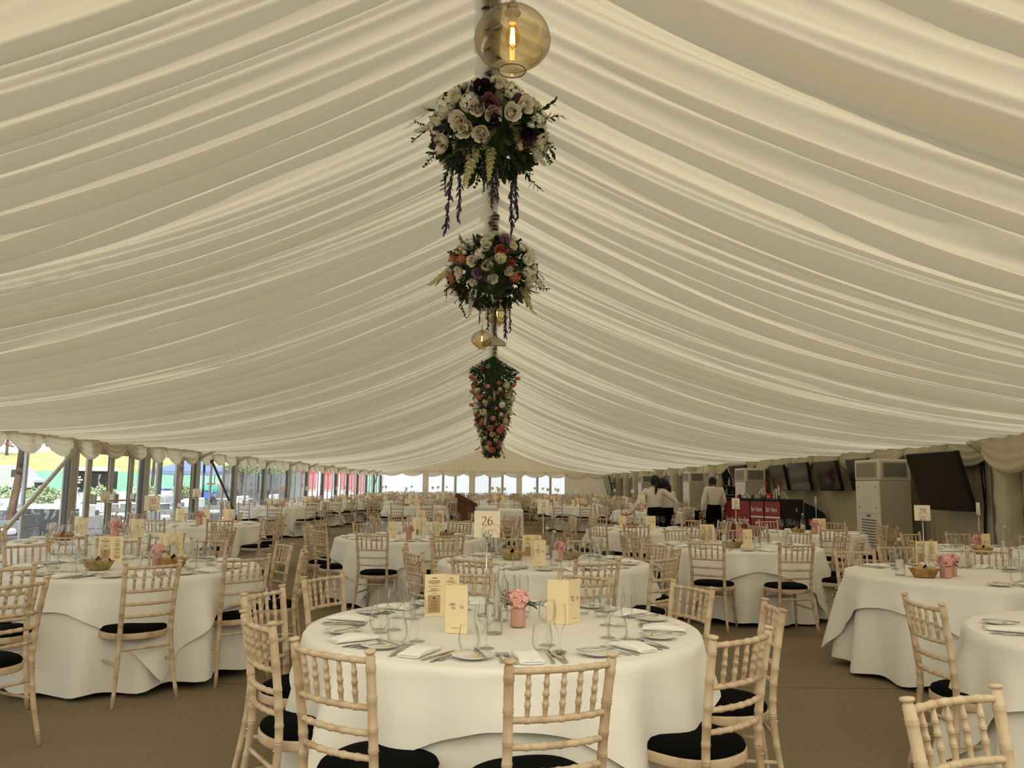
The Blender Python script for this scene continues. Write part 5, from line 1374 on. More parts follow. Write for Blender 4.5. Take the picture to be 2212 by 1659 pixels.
GL0 = (('champagne_flute', 823, 1367), ('wine_glass', 851, 1361), ('wine_glass', 889, 1337), ('champagne_flute', 858, 1335), ('tumbler', 818, 1361), ('tumbler', 858, 1389), ('champagne_flute', 882, 1394), ('wine_glass', 901, 1386),
        ('tumbler', 1012, 1407), ('champagne_flute', 1037, 1411), ('wine_glass', 1050, 1401), ('tumbler', 1171, 1406), ('wine_glass', 1182, 1394), ('champagne_flute', 1209, 1408), ('wine_glass', 1313, 1378), ('wine_glass', 1310, 1351), ('champagne_flute', 1354, 1381),
        ('champagne_flute', 1338, 1353), ('tumbler', 1334, 1387), ('tumbler', 1258, 1326), ('wine_glass', 1236, 1331), ('wine_glass', 1099, 1319), ('champagne_flute', 1131, 1322), ('tumbler', 1128, 1334), ('tumbler', 1300, 1333), ('wine_glass', 930, 1322), ('tumbler', 905, 1330), ('champagne_flute', 1010, 1318))
def glass_spot(px, py): return 'in the left cluster' if px < 950 else 'left of the bottles' if px < 1060 else 'behind the flowers' if py < 1340 and px < 1200 else 'right of the pink flowers' if px < 1225 else 'in the right cluster'
for kind, px, py in GL0:
    p = atZ(px, py, TOP); sp = glass_spot(px, py); same = sorted((q[2] for q in GL0 if q[0] == kind and glass_spot(q[1], q[2]) == sp), reverse=True); n = same.index(py)
    od = '' if len(same) == 1 else ('foremost ', 'second ' if len(same) > 2 else 'rear ', 'third ' if len(same) > 3 else 'rear ', 'rearmost ')[n]
    tag(put(kind, P[kind], None, p), od + {'wine_glass': 'clear wine glass', 'champagne_flute': 'slim champagne flute', 'tumbler': 'rounded water tumbler'}[kind] + ', ' + sp + ' on ' + T26, 'glass', G_[kind][0])
# chairs of tables outside the frame
chair(-2.49, 4.43, R(155), 'limed wooden chair turned away at the left edge of the picture', 'banquet chairs round the tables')
chair(1.30, 2.22, math.atan2(-.91, .41), 'limed wooden chair facing us in the lower right corner', 'banquet chairs round the tables')

# things standing on the near tables
SG = 'table number stands'
number_sign(.02, 4.28, TOP, R(0), '26', 'cream card numbered 26 on a tall steel stand', 1.0)
p = atZ(321, 1200, TOP); number_sign(p.x, p.y, TOP, R(8), '20', 'cream card numbered 20 on a steel stand')
p = atZ(1173, 1200, TOP); number_sign(p.x, p.y, TOP, R(-38), '31', 'cream card numbered 31, turned a little away')
p = atZ(890, 1150, TOP); number_sign(p.x, p.y, TOP, R(0), '19', 'cream card numbered 19 on a steel stand')
p = atZ(1591, 1168, TOP); number_sign(p.x, p.y, TOP, R(-62), '28', 'cream card numbered 28 in front of the red counter')
p = atZ(1998, 1222, TOP); number_sign(p.x, p.y, TOP, R(-10), '29', 'cream card numbered 29 below the big screen')
p = atZ(421, 1125, TOP); number_sign(p.x, p.y, TOP, R(5), '17', 'cream card numbered 17 before the windows')
p = Vector((-.86, 13.6, TOP)); number_sign(p.x, p.y, TOP, R(0), '18', 'cream card numbered 18 left of the lectern')
p = atZ(221, 1158, TOP); number_sign(p.x, p.y, TOP, R(70), None, 'card on a thin stand seen edge-on, before the glass doors')
p = atZ(2118, 1188, TOP); number_sign(p.x, p.y, TOP, R(-105), None, 'card on a stand seen edge-on, under the big screen')
p = atZ(1764, 1143, TOP); number_sign(p.x, p.y, TOP, R(-125), None, 'card on a stand seen edge-on, before the black counter end')
p = Vector((2.40, 12.9, TOP)); number_sign(p.x, p.y, TOP, R(-40), None, 'card on a stand beside the leaning waitress')

def mc(px, py, rz, kind, label): p = atZ(px, py, TOP); menu_card(p.x, p.y, TOP, R(rz), kind, label)
mc(957, 1330, 207, 'open', 'menu card spread open behind the closed one on ' + T26)
mc(961, 1367, -14, 'tight', 'upright menu card with the dark lettered cover on ' + T26)
mc(1228, 1349, 52, 'open', 'blank-backed menu card right of the pink flowers on ' + T26)
mc(240, 1215, 192, 'wide', 'menu card spread open on ' + T20)
mc(365, 1205, 20, 'wide', 'half-hidden menu card behind the bottles on ' + T20)
mc(1152, 1222, -6, 'tight', 'menu card with cover lettering on ' + T31)
mc(1150, 1205, 205, 'open', 'menu card standing behind the other on ' + T31)
mc(838, 1165, 4, 'tight', 'menu card left of the pink flowers on ' + T19)
mc(932, 1165, -20, 'open', 'menu card right of the bottle on ' + T19)
mc(905, 1152, 10, 'wide', 'menu card at the back of ' + T19)
mc(1606, 1185, 6, 'tight', 'menu card with cover lettering on ' + T28)
mc(1526, 1170, 207, 'open', 'menu card left of the basket on ' + T28)
mc(2000, 1220, 196, 'wide', 'menu card spread open on ' + T29)
mc(2122, 1196, 8, 'tight', 'menu card behind the basket on the table below the big screen')
mc(167, 1157, 25, 'open', 'menu card beside the left bottle on the window table behind table 20')
mc(290, 1160, 4, 'wide', 'menu card spread open on the window table behind table 20')
mc(437, 1128, 8, 'tight', 'narrow menu card behind the pink flowers on ' + T17)
mc(492, 1128, 4, 'wide', 'wide menu card on the right of ' + T17)
mc(383, 1126, 15, 'open', 'menu card on the left of ' + T17)
mc(1338, 1144, 4, 'tight', 'left menu card on the waitresses’ table')
mc(1402, 1144, -4, 'open', 'right menu card on the waitresses’ table')
mc(1772, 1150, 15, 'wide', 'menu card on the small table by the counter')
mc(905, 1128, 10, 'open', 'left menu card on the table behind table 19')
mc(945, 1130, -8, 'tight', 'right menu card on the table behind table 19')

bottle(1068, 1369, 'clear water bottle left of the pink flowers on ' + T26)
bottle(1082, 1341, 'clear water bottle standing behind the other on ' + T26)
bottle(312, 1228, 'clear water bottle before the pink flowers on ' + T20); bottle(372, 1208, 'water bottle at the back of ' + T20)
bottle(1197, 1221, 'pink-labelled water bottle beside the menu on ' + T31); bottle(1182, 1208, 'water bottle behind the menu on ' + T31)
bottle(905, 1166, 'clear water bottle on ' + T19); bottle(1566, 1178, 'left water bottle on ' + T28); bottle(1636, 1183, 'right water bottle behind the menu on ' + T28)
bottle(1945, 1243, 'clear water bottle on ' + T29); bottle(2173, 1193, 'water bottle right of the menu on the table below the big screen')
bottle(152, 1157, 'left water bottle on the window table behind table 20'); bottle(249, 1158, 'middle water bottle on the window table behind table 20'); bottle(274, 1161, 'right water bottle on the window table behind table 20')
bottle(454, 1125, 'right water bottle on ' + T17, far=True); bottle(371, 1125, 'left water bottle on ' + T17, far=True)
bottle(1383, 1138, 'left water bottle on the waitresses’ table', far=True); bottle(1397, 1137, 'right water bottle on the waitresses’ table', far=True)
bottle(1735, 1151, 'water bottle on the small table by the counter', far=True); bottle(966, 1126, 'water bottle on the table behind table 19', far=True)

vase(1118.5, 1354, 'pink ribbed glass jar in the middle of ' + T26, 'pink hydrangea in the ribbed jar on ' + T26)
vase(338, 1222, 'pink jar on ' + T20, 'pink flowers on ' + T20, .5); vase(1208, 1212, 'pink jar behind the bottle on ' + T31, 'pink flowers behind the bottle on ' + T31, 1.)
vase(883, 1166, 'pink jar on ' + T19, 'pink flowers on ' + T19, 2); vase(1602, 1174, 'pink jar on ' + T28, 'pink flowers on ' + T28, 1)
vase(2043.6, 1248, 'front square pink jar on ' + T29, 'pink flowers in the front jar on ' + T29, .3, True); vase(2057, 1244, 'rear square pink jar on ' + T29, 'pink flowers in the rear jar on ' + T29, .9, True)
vase(2113, 1193, 'pink jar on the table below the big screen', 'pink flowers on the table below the big screen', 1, False, 1.1)
vase(248, 1163, 'pink jar on the window table behind table 20', 'pink flowers on the window table behind table 20', 2, False, 1.15); vase(430, 1133, 'pink jar on ' + T17, 'pink flowers on ' + T17, 1.2, True, 1.2)
vase(1760, 1153, 'pink jar on the small table by the counter', 'pink flowers on the small table by the counter', .4, False, 1.2); vase(951, 1130, 'pink jar on the table behind table 19', 'pink flowers on the table behind table 19', .8)
bread(211, 1231, T20 + ', left of the menu', rz=.1); bread(373, 1225, T20 + ', right of the bottle', True, .3)
bread(1106, 1209, T31 + ', left of the menu', rz=-.1); bread(1230, 1208, T31 + ', right of the bottle', rz=.2)
bread(963, 1161, T19, True, .2); bread(1584, 1183, T28, rz=.1); bread(1997, 1247, T29, True, -.05); bread(2123, 1197, 'the table below the big screen', rz=.1)
bread(136, 1167, 'the window table behind table 20', True, .2); bread(1365, 1140, 'the waitresses’ table', True, .1); bread(1724, 1152, 'the small table by the counter', rz=0)

# ------------------------------------------------------------------ lectern and trestle tables in the middle
def lectern(x, y):
    o = empty('lectern', (x, y, 0)); d = .50
    b = MB(); b.prism([(.02, .08), (.52, .08), (.52, .84), (.02, 1.04)], 0, d); b.build('body', 'lectern', o)
    b = MB(); b.bbox(-.03, .57, -.03, d + .03, 0, .08, .01); b.build('plinth', 'lectern', o)
    b = MB(); b.prism([(-.04, 1.05), (.58, .80), (.58, .84), (-.04, 1.10)], -.04, d + .04); b.build('desk', 'lectern', o)
    for yy, nm in ((-.045, 'side_rail'), (d + .02, 'side_rail')):
        b = MB(); b.prism([(-.05, 1.09), (.56, .84), (.60, .86), (.02, 1.17), (-.03, 1.16)], yy, yy + .03); b.build(nm, 'lectern', o)
    b = MB(); b.prism([(.10, .20), (.44, .20), (.44, .80), (.10, .94)], -.012, 0); b.build('panel', 'lectern', o)
    tag(o, 'dark wooden lectern with slanted top in the middle of the tent', 'lectern')
lectern(-1.02, 22.8)
b = MB(); b.add([(-.46, 22.75, .86), (-.30, 22.75, .80), (-.30, 23.0, .80), (-.46, 23.0, .86), (-.46, 22.75, .865), (-.30, 22.75, .805), (-.30, 23.0, .805), (-.46, 23.0, .865)], [(0, 3, 2, 1), (4, 5, 6, 7), (0, 1, 5, 4), (1, 2, 6, 5), (2, 3, 7, 6), (3, 0, 4, 7)], 0, False)
tag(b.build('paper_sheaf', 'cardw'), 'white sheets lying at the low edge of the lectern', 'paper')
def trestle(x0, x1, y0, y1, hang, tip, label):
    o = empty('trestle_table', ((x0 + x1) / 2, (y0 + y1) / 2, 0)); w = (x1 - x0) / 2; l = (y1 - y0) / 2
    b = MB(); b.bbox(-w + .01, w - .01, -l + .01, l - .01, .72, .755, .004); b.build('tabletop', 'acside', o)
    for sx in (-1, 1):
        for sy in (-1, 1): t = MB(); t.tube([(sx * (w - .06), sy * (l - .08), .72), (sx * (w - .05), sy * (l - .07), 0)], .014, 8); t.build('leg', 'black', o)
    tag(o, 'long trestle table under ' + label, 'table')
    # cloth with a pointed corner hanging at the near right
    per = []; n = 24
    for i in range(n): per.append((lerp(-w, w, i / n), -l, 0, i / n))
    for i in range(n * 2): per.append((w, lerp(-l, l, i / n / 2), 1, i / n / 2))
    for i in range(n): per.append((lerp(w, -w, i / n), l, 2, i / n))
    for i in range(n * 2): per.append((-w, lerp(l, -l, i / n / 2), 3, i / n / 2))
    rows = []
    for j in range(11):
        v = j / 10; row = []
        for x, y, s, t in per:
            L = hang
            if s == 0: L = lerp(hang * .95, hang * 1.35, t ** 1.5) + (tip * smooth((t - .80) / .2))
            if s == 1: L = hang * .55 + tip * smooth((.16 - t) / .16) + .15 * (1 - t)
            q = .006 + .016 * v + .008 * math.sin(x * 21 + y * 17) * v
            nx, ny = ((0, -1), (1, 0), (0, 1), (-1, 0))[s]
            if (s == 0 and t > .9) or (s == 1 and t < .07): nx, ny = .7, -.7; q *= 2.2
            row.append((x + nx * q * (1 if j else 0), y + ny * q * (1 if j else 0), .764 - v * min(L, .70)))
        rows.append(row)
    b = MB(); b.grid(rows[::-1], 0, True, True); k = len(b.v) - len(per); b.f.append(tuple(range(k, k + len(per)))); b.m.append(0); b.sm.append(True)
    tag(b.build('trestle_cloth', 'cloth', None, ((x0 + x1) / 2, (y0 + y1) / 2, 0)), 'white cloth ' + label, 'tablecloth', 'white tablecloths')
trestle(.15, .80, 21.3, 23.1, .42, .30, 'with a pointed corner on the trestle right of the lectern')
trestle(-.44, .10, 24.3, 26.2, .62, .05, 'on the trestle directly behind the lectern')

# ------------------------------------------------------------------ the crowded rows beyond
rf = random.Random(42)
FT = []
first = [(-5.8, 21.9), (-5.95, 26.8), (-2.3, 24.0), (2.75, 26.0), (4.2, 21.9), (5.4, 25.2), (-5.0, 17.6)]
FT += first[:6]
for r_, y in enumerate((29.4, 32.9, 36.4, 39.9, 43.4, 46.9, 50.2)):
    for x in (-5.7, -2.9, -.1, 2.7, 5.4): FT.append((x + rf.uniform(-.35, .35), y + rf.uniform(-.5, .5)))
FU, FO = cloths(.925, R(-80), 300, (), na=72)
FU2, FO2 = cloths(.925, R(-60), 301, (), na=72)
chs = []
FARL = 'one of the round tables in the crowded rows by the end wall'
glb = []
for i, (x, y) in enumerate(FT):
    rot = rf.uniform(0, 6.28)
    near = i < 6
    nm = ['the first window table past table 17', 'the second window table past table 17', 'the table left of the lectern', 'the table right of the trestles', 'the table behind the waitresses', 'the table left of the waiter'][i] if near else None
    wh = lambda s: (s + ' ' + nm) if near else (s + ' a round table in the crowded far rows')
    o = put('round_table', TTOP, None, (x, y, 0)); tag(o, wh('round top under the cloth of'), 'table', 'round banquet tables' if near else 'far round tables')
    tag(put('tablecloth', (FU, FU2)[i % 2], None, (x, y, 0), rot), wh('white under cloth on'), 'tablecloth', 'white tablecloths' if near else 'far white under cloths')
    tag(put('overlay_cloth', (FO, FO2)[i % 2], None, (x, y, 0), rot), wh('white top cloth with corners on'), 'tablecloth', 'white tablecloths' if near else 'far white top cloths')
    chl = []
    ph = rf.uniform(0, .6); angs = [ph + k * PI / 5 + rf.uniform(-.06, .06) for k in range(10)]; w = ranks(angs, x, y)
    for k, a in enumerate(angs):
        r = 1.36 + rf.uniform(-.05, .12); chs.append((x + r * math.cos(a), y + r * math.sin(a), a + PI + rf.uniform(-.15, .15), ('limed wooden chair, ' + w[k] + ' at ' + nm) if near else None))
    # what stands on them
    gt = lambda: rf.uniform(-.28, .28)
    p = Vector((x + gt(), y + gt(), TOP))
    if rf.random() < .85: s_ = put('table_number', P['sign_far'], None, p, rf.uniform(-1.2, 1.2)); tag(s_, wh('number card on a stand on'), 'table number', SG if near else 'far number cards')
    for k in range(3):
        o = put('menu_card', MENU_FAR, None, (x + gt() * 1.2, y + gt(), TOP), rf.uniform(-.8, .8)); tag(o, wh(('first', 'second', 'third')[k] + ' menu card on') if near else wh('cream menu card on'), 'menu', 'menu cards on the tables' if near else 'far menu cards')
    p = Vector((x + gt(), y + gt(), TOP))
    o = put('flower_jar', P['square_jar'], None, p); tag(o, wh('pink flower jar on'), 'vase', 'pink flower jars' if near else 'far flower jars')
    o = put('pink_hydrangea', P['blossom'], None, p + Vector((0, 0, .125)), rf.uniform(0, 6)); o.scale = (1.2,) * 3; tag(o, wh('pink flowers on'), 'flowers', 'pink table flowers' if near else 'far pink flowers')
    if i < 26:
        bx, by = x + gt(), y + gt() - .1; o = put('bread_basket', P['bread_basket'], None, (bx, by, TOP), rf.uniform(0, 3)); tag(o, wh('straw bread basket on'), 'basket', 'bread baskets' if near else 'far bread baskets')
        o = put('black_napkin', P['napkin_peak'], None, (bx, by, TOP + .002), rf.uniform(0, 3)); tag(o, wh('black napkin in the bread basket on'), 'napkin', 'black napkins in the bread baskets' if near else 'far black napkins')
    for k in range(2):
        o = put('water_bottle', P['bottle_body_far'], None, (x + gt(), y + gt(), TOP)); tag(o, wh(('first', 'second')[k] + ' water bottle on') if near else wh('water bottle on'), 'bottle', 'glass water bottles' if near else 'far water bottles')
    for k, a in enumerate(angs):
        er = Vector((math.cos(a), math.sin(a), 0)); et = Vector((-er.y, er.x, 0)); Cc = Vector((x, y, TOP)); lab = (w[k] + ' of ' + nm) if near else None
        if i < 12:
            q = Cc + er * .74 - et * .2; o = put('side_plate', P['side_plate_far'], None, q); tag(o, 'white side plate, ' + lab if near else wh('white side plate on'), 'plate', 'side plates' if near else 'far side plates')
            q = Cc + er * .75; o = put('napkin', P['napkin_far'], None, q, a + PI / 2); tag(o, 'rolled white napkin, ' + lab if near else wh('white napkin on'), 'napkin', 'folded napkins' if near else 'far napkins')
        if i < 9:
            q = Cc + er * .55 + et * .08; o = put('wine_glass', P['wine_glass_far'], None, q); tag(o, 'clear wine glass, ' + lab if near else wh('clear wine glass on'), 'glass', 'wine glasses' if near else 'far wine glasses')
            q = Cc + er * .53 + et * .15; o = put('champagne_flute', P['champagne_flute_far'], None, q); tag(o, 'slim champagne flute, ' + lab if near else wh('champagne flute on'), 'glass', 'champagne flutes' if near else 'far champagne flutes')
        else:
            glb.append(Cc + er * .55 + et * .08); glb.append(Cc + er * .53 + et * .16)
# glasses too far to tell apart
b = MB(); g0 = MB(); g0.lathe(wine_profile(.187, .034, .0385, .031, .088, .42)[::2], 6)
for p in glb: b.add(g0.v, g0.f, 0, True, Matrix.Translation(p))
o = b.build('distant_glassware', 'glass'); tag(o, 'wine glasses massed on the farthest tables', 'glassware', None, 'stuff')
chs.sort(key=lambda c: math.hypot(c[0], c[1]))
room = max(0, 300 - N_CHAIR[0])
for c in chs[:room]:
    chair(c[0], c[1], c[2], c[3] or 'limed wooden chair in the crowded rows towards the end wall', 'banquet chairs round the tables' if c[3] else 'chairs in the crowded far rows', 'low')
b = MB()
for c in chs[room:]:
    x = c[0] + math.cos(c[2]) * .25; y = c[1] + math.sin(c[2]) * .25
    X = Matrix.Translation((x, y, 0)) @ Matrix.Rotation(c[2] - PI / 2, 4, 'Z'); o0 = len(b.v); lb = CH['lowb']
    b.v.extend(tuple(X @ Vector(p)) for p in lb.v)
    for f, m_, s_ in zip(lb.f, lb.m, lb.sm): b.f.append(tuple(i + o0 for i in f)); b.m.append(m_); b.sm.append(s_)
if b.v:
    o = b.build('distant_chairs', ['wood', 'pad']); tag(o, 'mass of limed chairs at the farthest tables', 'chairs', None, 'stuff')

# ------------------------------------------------------------------ betting counter
A0 = Vector((5.50, 19.1, 0)); B0 = Vector((6.36, 17.75, 0)); ux = (B0 - A0).normalized(); KL = (B0 - A0).length; nv = Vector((ux.y, -ux.x, 0)); ang = math.atan2(ux.y, ux.x)
# local frame: +x along the front from the far end to the near end, -y out to the room
if (-nv).dot(Vector((-1, -1, 0))) < 0: pass
KH = 1.19
def unit(x0, x1, label, kind):
    o = empty('betting_counter', A0 + ux * x0, ang); w = x1 - x0
    b = MB(); b.bbox(.004, w - .004, .02, .52, .0, KH - .04, .004); b.build('carcass', 'blackpanel', o)
    f = MB(); f.box(.012, w - .012, .004, .02, .05, KH - .06)
    rr = random.Random(int(x0 * 10))
    for k in range(7 if kind == 'tote' else 3):
        xx = rr.uniform(.2, .9) * w; zz = rr.choice((.95, .70, .36, .2)) + rr.uniform(-.05, .05) if kind == 'tote' else rr.uniform(.15, .62)
        for q in range(3): f.box(xx + q * .022 - .03, xx + q * .022 - .018, .003, .004, zz, zz + rr.uniform(.05, .12), 1)
    fr = f.build('front_panel', ['red', 'darkred'], o)
    l = MB()
    if kind == 'tote':
        for cx_ in (.26, .74):
            for zz in (.60, .10): lettering(l, 'tote', .18, .15, .0, None, 0, (w * cx_, .0025, zz), (1, 0, 0), (0, 0, 1), 0, True, .82, .02)
    else:
        lettering(l, 'Bet Here', .105, .15, .0, None, 0, (w * .46, .0025, .90), (1, 0, 0), (0, 0, 1), 0, True, .62, .10)
        l.box(.012, w - .012, .0005, .0035, .765, .80); lettering(l, 'tote', .19, .15, .0, None, 0, (w * .5, .0025, .08), (1, 0, 0), (0, 0, 1), 0, True, .92, .03)
    l.build('lettering', 'white', fr)
    b = MB(); b.bbox(0, w, -.01, .54, KH - .04, KH, .006); b.build('worktop', 'blackpanel', o)
    tag(o, label, 'counter', 'red betting counters'); return o
unit(0, KL * .47, 'red counter panel lettered tote twice, by the waiter', 'tote')
unit(KL * .475, KL * .715, 'middle red counter panel lettered Bet Here', 'bet')
unit(KL * .72, KL * .995, 'red Bet Here counter panel next to the black end', 'bet')
e0 = B0 + Vector((.02, .0, 0))
b = MB(); b.bbox(0, .46, -.03, .0, 0, KH, .006); b.bbox(.0, .46, -.0, .45, KH - .04, KH - .005, .006); b.box(.30, .33, -.035, -.03, .92, 1.0, 1)
o = b.build('counter_end', ['blackpanel', 'acside'], None, e0, R(-8)); tag(o, 'plain black end panel of the betting counter', 'counter')
b = MB(); pr = [(0, 0), (.46, 0), (.46, .62)] + [(.46 - .12 + .12 * math.cos(R(a)), .74 + .20 * math.sin(R(a))) for a in range(0, 61, 10)] + [(.16, 1.06), (0, 1.13)]
b.prism(pr, -.03, .0); o = b.build('counter_wing', 'blackpanel', None, e0 + Vector((.47, -.07, 0)), R(-8)); tag(o, 'black wing panel with rounded top corner at the end of the counter', 'counter')
def on_counter(t, d, z=KH): return A0 + ux * (KL * t) - nv * 0 + Vector((-ux.y, ux.x, 0)) * d + Vector((0, 0, z))
def leaflet_rack(t, label):
    o = empty('leaflet_rack', on_counter(t, .28), ang - 1.2)
    b = MB(); 
    for k in range(4): b.bbox(-.06, .06, -.12 + .06 * k, -.09 + .06 * k, .0, .10 + .055 * k, .003)
    b.build('holder', 'acwhite', o)
    for k in range(4):
        l = MB(); l.add([(-.05, -.105 + .06 * k, .03), (.05, -.105 + .06 * k, .03), (.05, -.075 + .06 * k, .16 + .075 * k), (-.05, -.075 + .06 * k, .16 + .075 * k), (-.05, -.10 + .06 * k, .03), (.05, -.10 + .06 * k, .03), (.05, -.07 + .06 * k, .16 + .075 * k), (-.05, -.07 + .06 * k, .16 + .075 * k)], [(0, 1, 2, 3), (7, 6, 5, 4), (0, 4, 5, 1), (1, 5, 6, 2), (2, 6, 7, 3), (3, 7, 4, 0)], 0, False); l.build('leaflet', 'redlt' if k in (0, 3) else 'white', o)
    tag(o, label, 'leaflet rack', 'leaflet racks on the counter')
leaflet_rack(.55, 'stepped leaflet rack on the middle of the betting counter'); leaflet_rack(.80, 'stepped leaflet rack near the black end of the counter')
def tent_card(t, d, label, s=1.0):
    b = MB(); b.prism([(-.09 * s, 0), (0, .13 * s), (.09 * s, 0), (.085 * s, 0), (0, .122 * s), (-.085 * s, 0)], -.08 * s, .08 * s); b.add([(-.08 * s, -.06 * s, .016 * s), (-.08 * s, .06 * s, .016 * s), (-.012 * s, .06 * s, .116 * s), (-.012 * s, -.06 * s, .116 * s)], [(0, 1, 2, 3)], 1, False)
    b.v[-4:] = [(x - .002, y, z + .002) for x, y, z in b.v[-4:]]
    o = b.build('tent_card', ['white', 'redlt'], None, on_counter(t, d), ang + .6); tag(o, label, 'card', 'tent cards on the counter')
tent_card(.30, .2, 'white and red tent card over the tote panel'); tent_card(.62, .12, 'white and red tent card before the middle leaflet rack', 1.1); tent_card(.97, .2, 'white and red tent card at the black end of the counter')
b = MB(); b.bbox(-.06, .06, -.02, .02, 0, .26, .004); b.box(-.055, .055, -.022, -.02, .01, .06, 1); o = b.build('display_stand', ['white', 'redlt'], None, on_counter(.17, .2), ang); tag(o, 'upright white display card at the waiter\'s end of the counter', 'card')
b = MB(); b.bbox(-.05, .05, -.03, .03, 0, .11, .004); b.box(-.04, .04, -.0315, -.03, .04, .055, 1); o = b.build('card_box', ['redlt', 'white'], None, on_counter(.775, .08), ang); tag(o, 'small red box of cards on the Bet Here counter', 'box')
for k, t in enumerate((.23, .255, .47, .66, .70, .93)):
    b = MB(); b.lathe([(0, 0), (.03, 0), (.034, .012), (.014, .03), (.014, .05), (.026, .062), (.02, .078), (0, .08)], 14)
    o = b.build('pen_holder', 'black', None, on_counter(t, .1)); tag(o, 'small black pen holder on the betting counter', 'pen holder', 'black pen holders on the counter')

# ------------------------------------------------------------------ people
def skin(name, pts, edges, mt, parent, sub=2, root=0):
    me = bpy.data.meshes.new(name); me.from_pydata([p[0] for p in pts], edges, []); me.materials.append(M[mt])
    o = bpy.data.objects.new(name, me); COL.objects.link(o)
    if parent: o.parent = parent
    o.modifiers.new('skin', 'SKIN').use_smooth_shade = True; sv = me.skin_vertices[0].data
    for i, p in enumerate(pts):
        r = p[1]; sv[i].radius = r if hasattr(r, '__len__') else (r, r); sv[i].use_root = (i == root)
    m = o.modifiers.new('sub', 'SUBSURF'); m.levels = sub; m.render_levels = sub
    return o
def person(name, loc, rz, J, label, hair, female=False, second=None):
    """J: joint positions of this pose in the person's own frame, facing +y"""
    g = lambda k: Vector(J[k])
    pel, ch, nk, hd = g('pelvis'), g('chest'), g('neck'), g('head')
    pts = []; ed = []
    def v(p, r): pts.append((tuple(p), r)); return len(pts) - 1
    def link(*ids):
        for a, c in zip(ids[:-1], ids[1:]): ed.append((a, c))
    up = (hd - nk).normalized()
    i0 = v(pel, (.125, .095)); i1 = v(pel.lerp(ch, .5), (.110, .082)); i2 = v(ch, (.088, .070)); i3 = v(nk, .05); i4 = v(nk.lerp(hd, .45), .048)
    i5 = v(hd - up * .05, (.062, .075)); i6 = v(hd + up * .03, (.074, .092)); i7 = v(hd + up * .095, (.05, .06)); link(i0, i1, i2, i3, i4, i5, i6, i7)
    fw = Vector(J.get('face', (0, 1, 0))); n_ = v(hd + fw * .10 - up * .01, .012); link(i6, n_); c_ = v(hd + fw * .075 - up * .075, .026); link(i5, c_)
    for s in (-1, 1):
        side = fw.cross(up) * s; e_ = v(hd + side * .082, .013); link(i6, e_)
    hands = []
    for s, k in ((-1, 'l'), (1, 'r')):
        sh, el, wr, ha = g(k + 'sh'), g(k + 'el'), g(k + 'wr'), g(k + 'ha')
        a = v(sh, .036); b_ = v(sh.lerp(el, .5), .040); c = v(el, .037); d = v(el.lerp(wr, .5), .034); e = v(wr, (.026, .022)); link(i2, a, b_, c, d, e)
        dr = (ha - wr).normalized(); pm = v(wr + dr * .055, (.036, .018)); link(e, pm); sd = dr.cross(Vector((0, 1, 0)) if abs(dr.y) < .8 else Vector((1, 0, 0))).normalized()
        nn = dr.cross(sd)
        for q in range(4):
            o_ = sd * (-.027 + .018 * q); l = (.068, .078, .072, .056)[q]; cu = nn * .022
            f1 = v(wr + dr * .092 + o_, .0095); f2 = v(wr + dr * (.092 + l * .5) + o_ + cu * .5, .0085); f3 = v(wr + dr * (.092 + l * .9) + o_ + cu * 1.5, .007); link(pm, f1, f2, f3)
        t1 = v(wr + dr * .045 - sd * .042, .0105); t2 = v(wr + dr * .075 - sd * .055, .009); link(pm, t1, t2); hands.append((sh, el, wr))
    for k in 'lr':
        hp, kn, an, to = g(k + 'hip'), g(k + 'kn'), g(k + 'an'), g(k + 'to')
        a = v(hp, .085); b_ = v(hp.lerp(kn, .5), .075); c = v(kn, .056); d = v(kn.lerp(an, .35), .056); e = v(an, .038); f = v(to, (.036, .026)); link(i0, a, b_, c, d, e, f)
    body = skin(name, pts, ed, 'skin', None, 2); body.location = loc; body.rotation_euler = (0, 0, rz)
    # shirt
    pts = []; ed = []
    wst = pel.lerp(ch, -.02)
    j0 = v(wst, (.158, .128)); j1 = v(pel.lerp(ch, .5), (.156, .122)); j2 = v(ch, (.168, .115)); j3 = v(ch.lerp(nk, .72), (.105, .088)); j4 = v(nk + (nk - ch).normalized() * .030, (.066, .066)); link(j0, j1, j2, j3, j4)
    for (sh, el, wr) in hands:
        a = v(sh, .080); b_ = v(sh.lerp(el, .5), .063); c = v(el, .056); d = v(el.lerp(wr, .5), .050); e = v(el.lerp(wr, .93), .040); link(j2, a, b_, c, d, e)
    skin('shirt', pts, ed, 'shirt', body, 2)
    pts = []; ed = []
    h0 = v(pel.lerp(ch, .36), (.166, .136)); hm = v(pel.lerp(ch, .18), (.170, .138)); h1 = v(pel, (.165, .130)); link(h0, hm, h1)
    for k in 'lr':
        hp, kn, an = g(k + 'hip'), g(k + 'kn'), g(k + 'an'); a = v(hp, .105); b_ = v(hp.lerp(kn, .5), .094); c = v(kn, .075); d = v(kn.lerp(an, .5), .070); e = v(an + (kn - an) * .05, .060); link(h1, a, b_, c, d, e)
    skin('trousers', pts, ed, 'trouser', body, 2)
    for k in 'lr':
        an, to = g(k + 'an'), g(k + 'to'); skin('shoe', [(tuple(an + Vector((0, -.04, -.035))), (.042, .038)), (tuple(an.lerp(to, .5) + Vector((0, 0, -.02))), (.046, .034)), (tuple(to), (.040, .026))], [(0, 1), (1, 2)], 'shoe', body, 1)
    b = MB(); X = Matrix.Translation(hd) @ up.to_track_quat('Z', 'Y').to_matrix().to_4x4()
    fl = fw
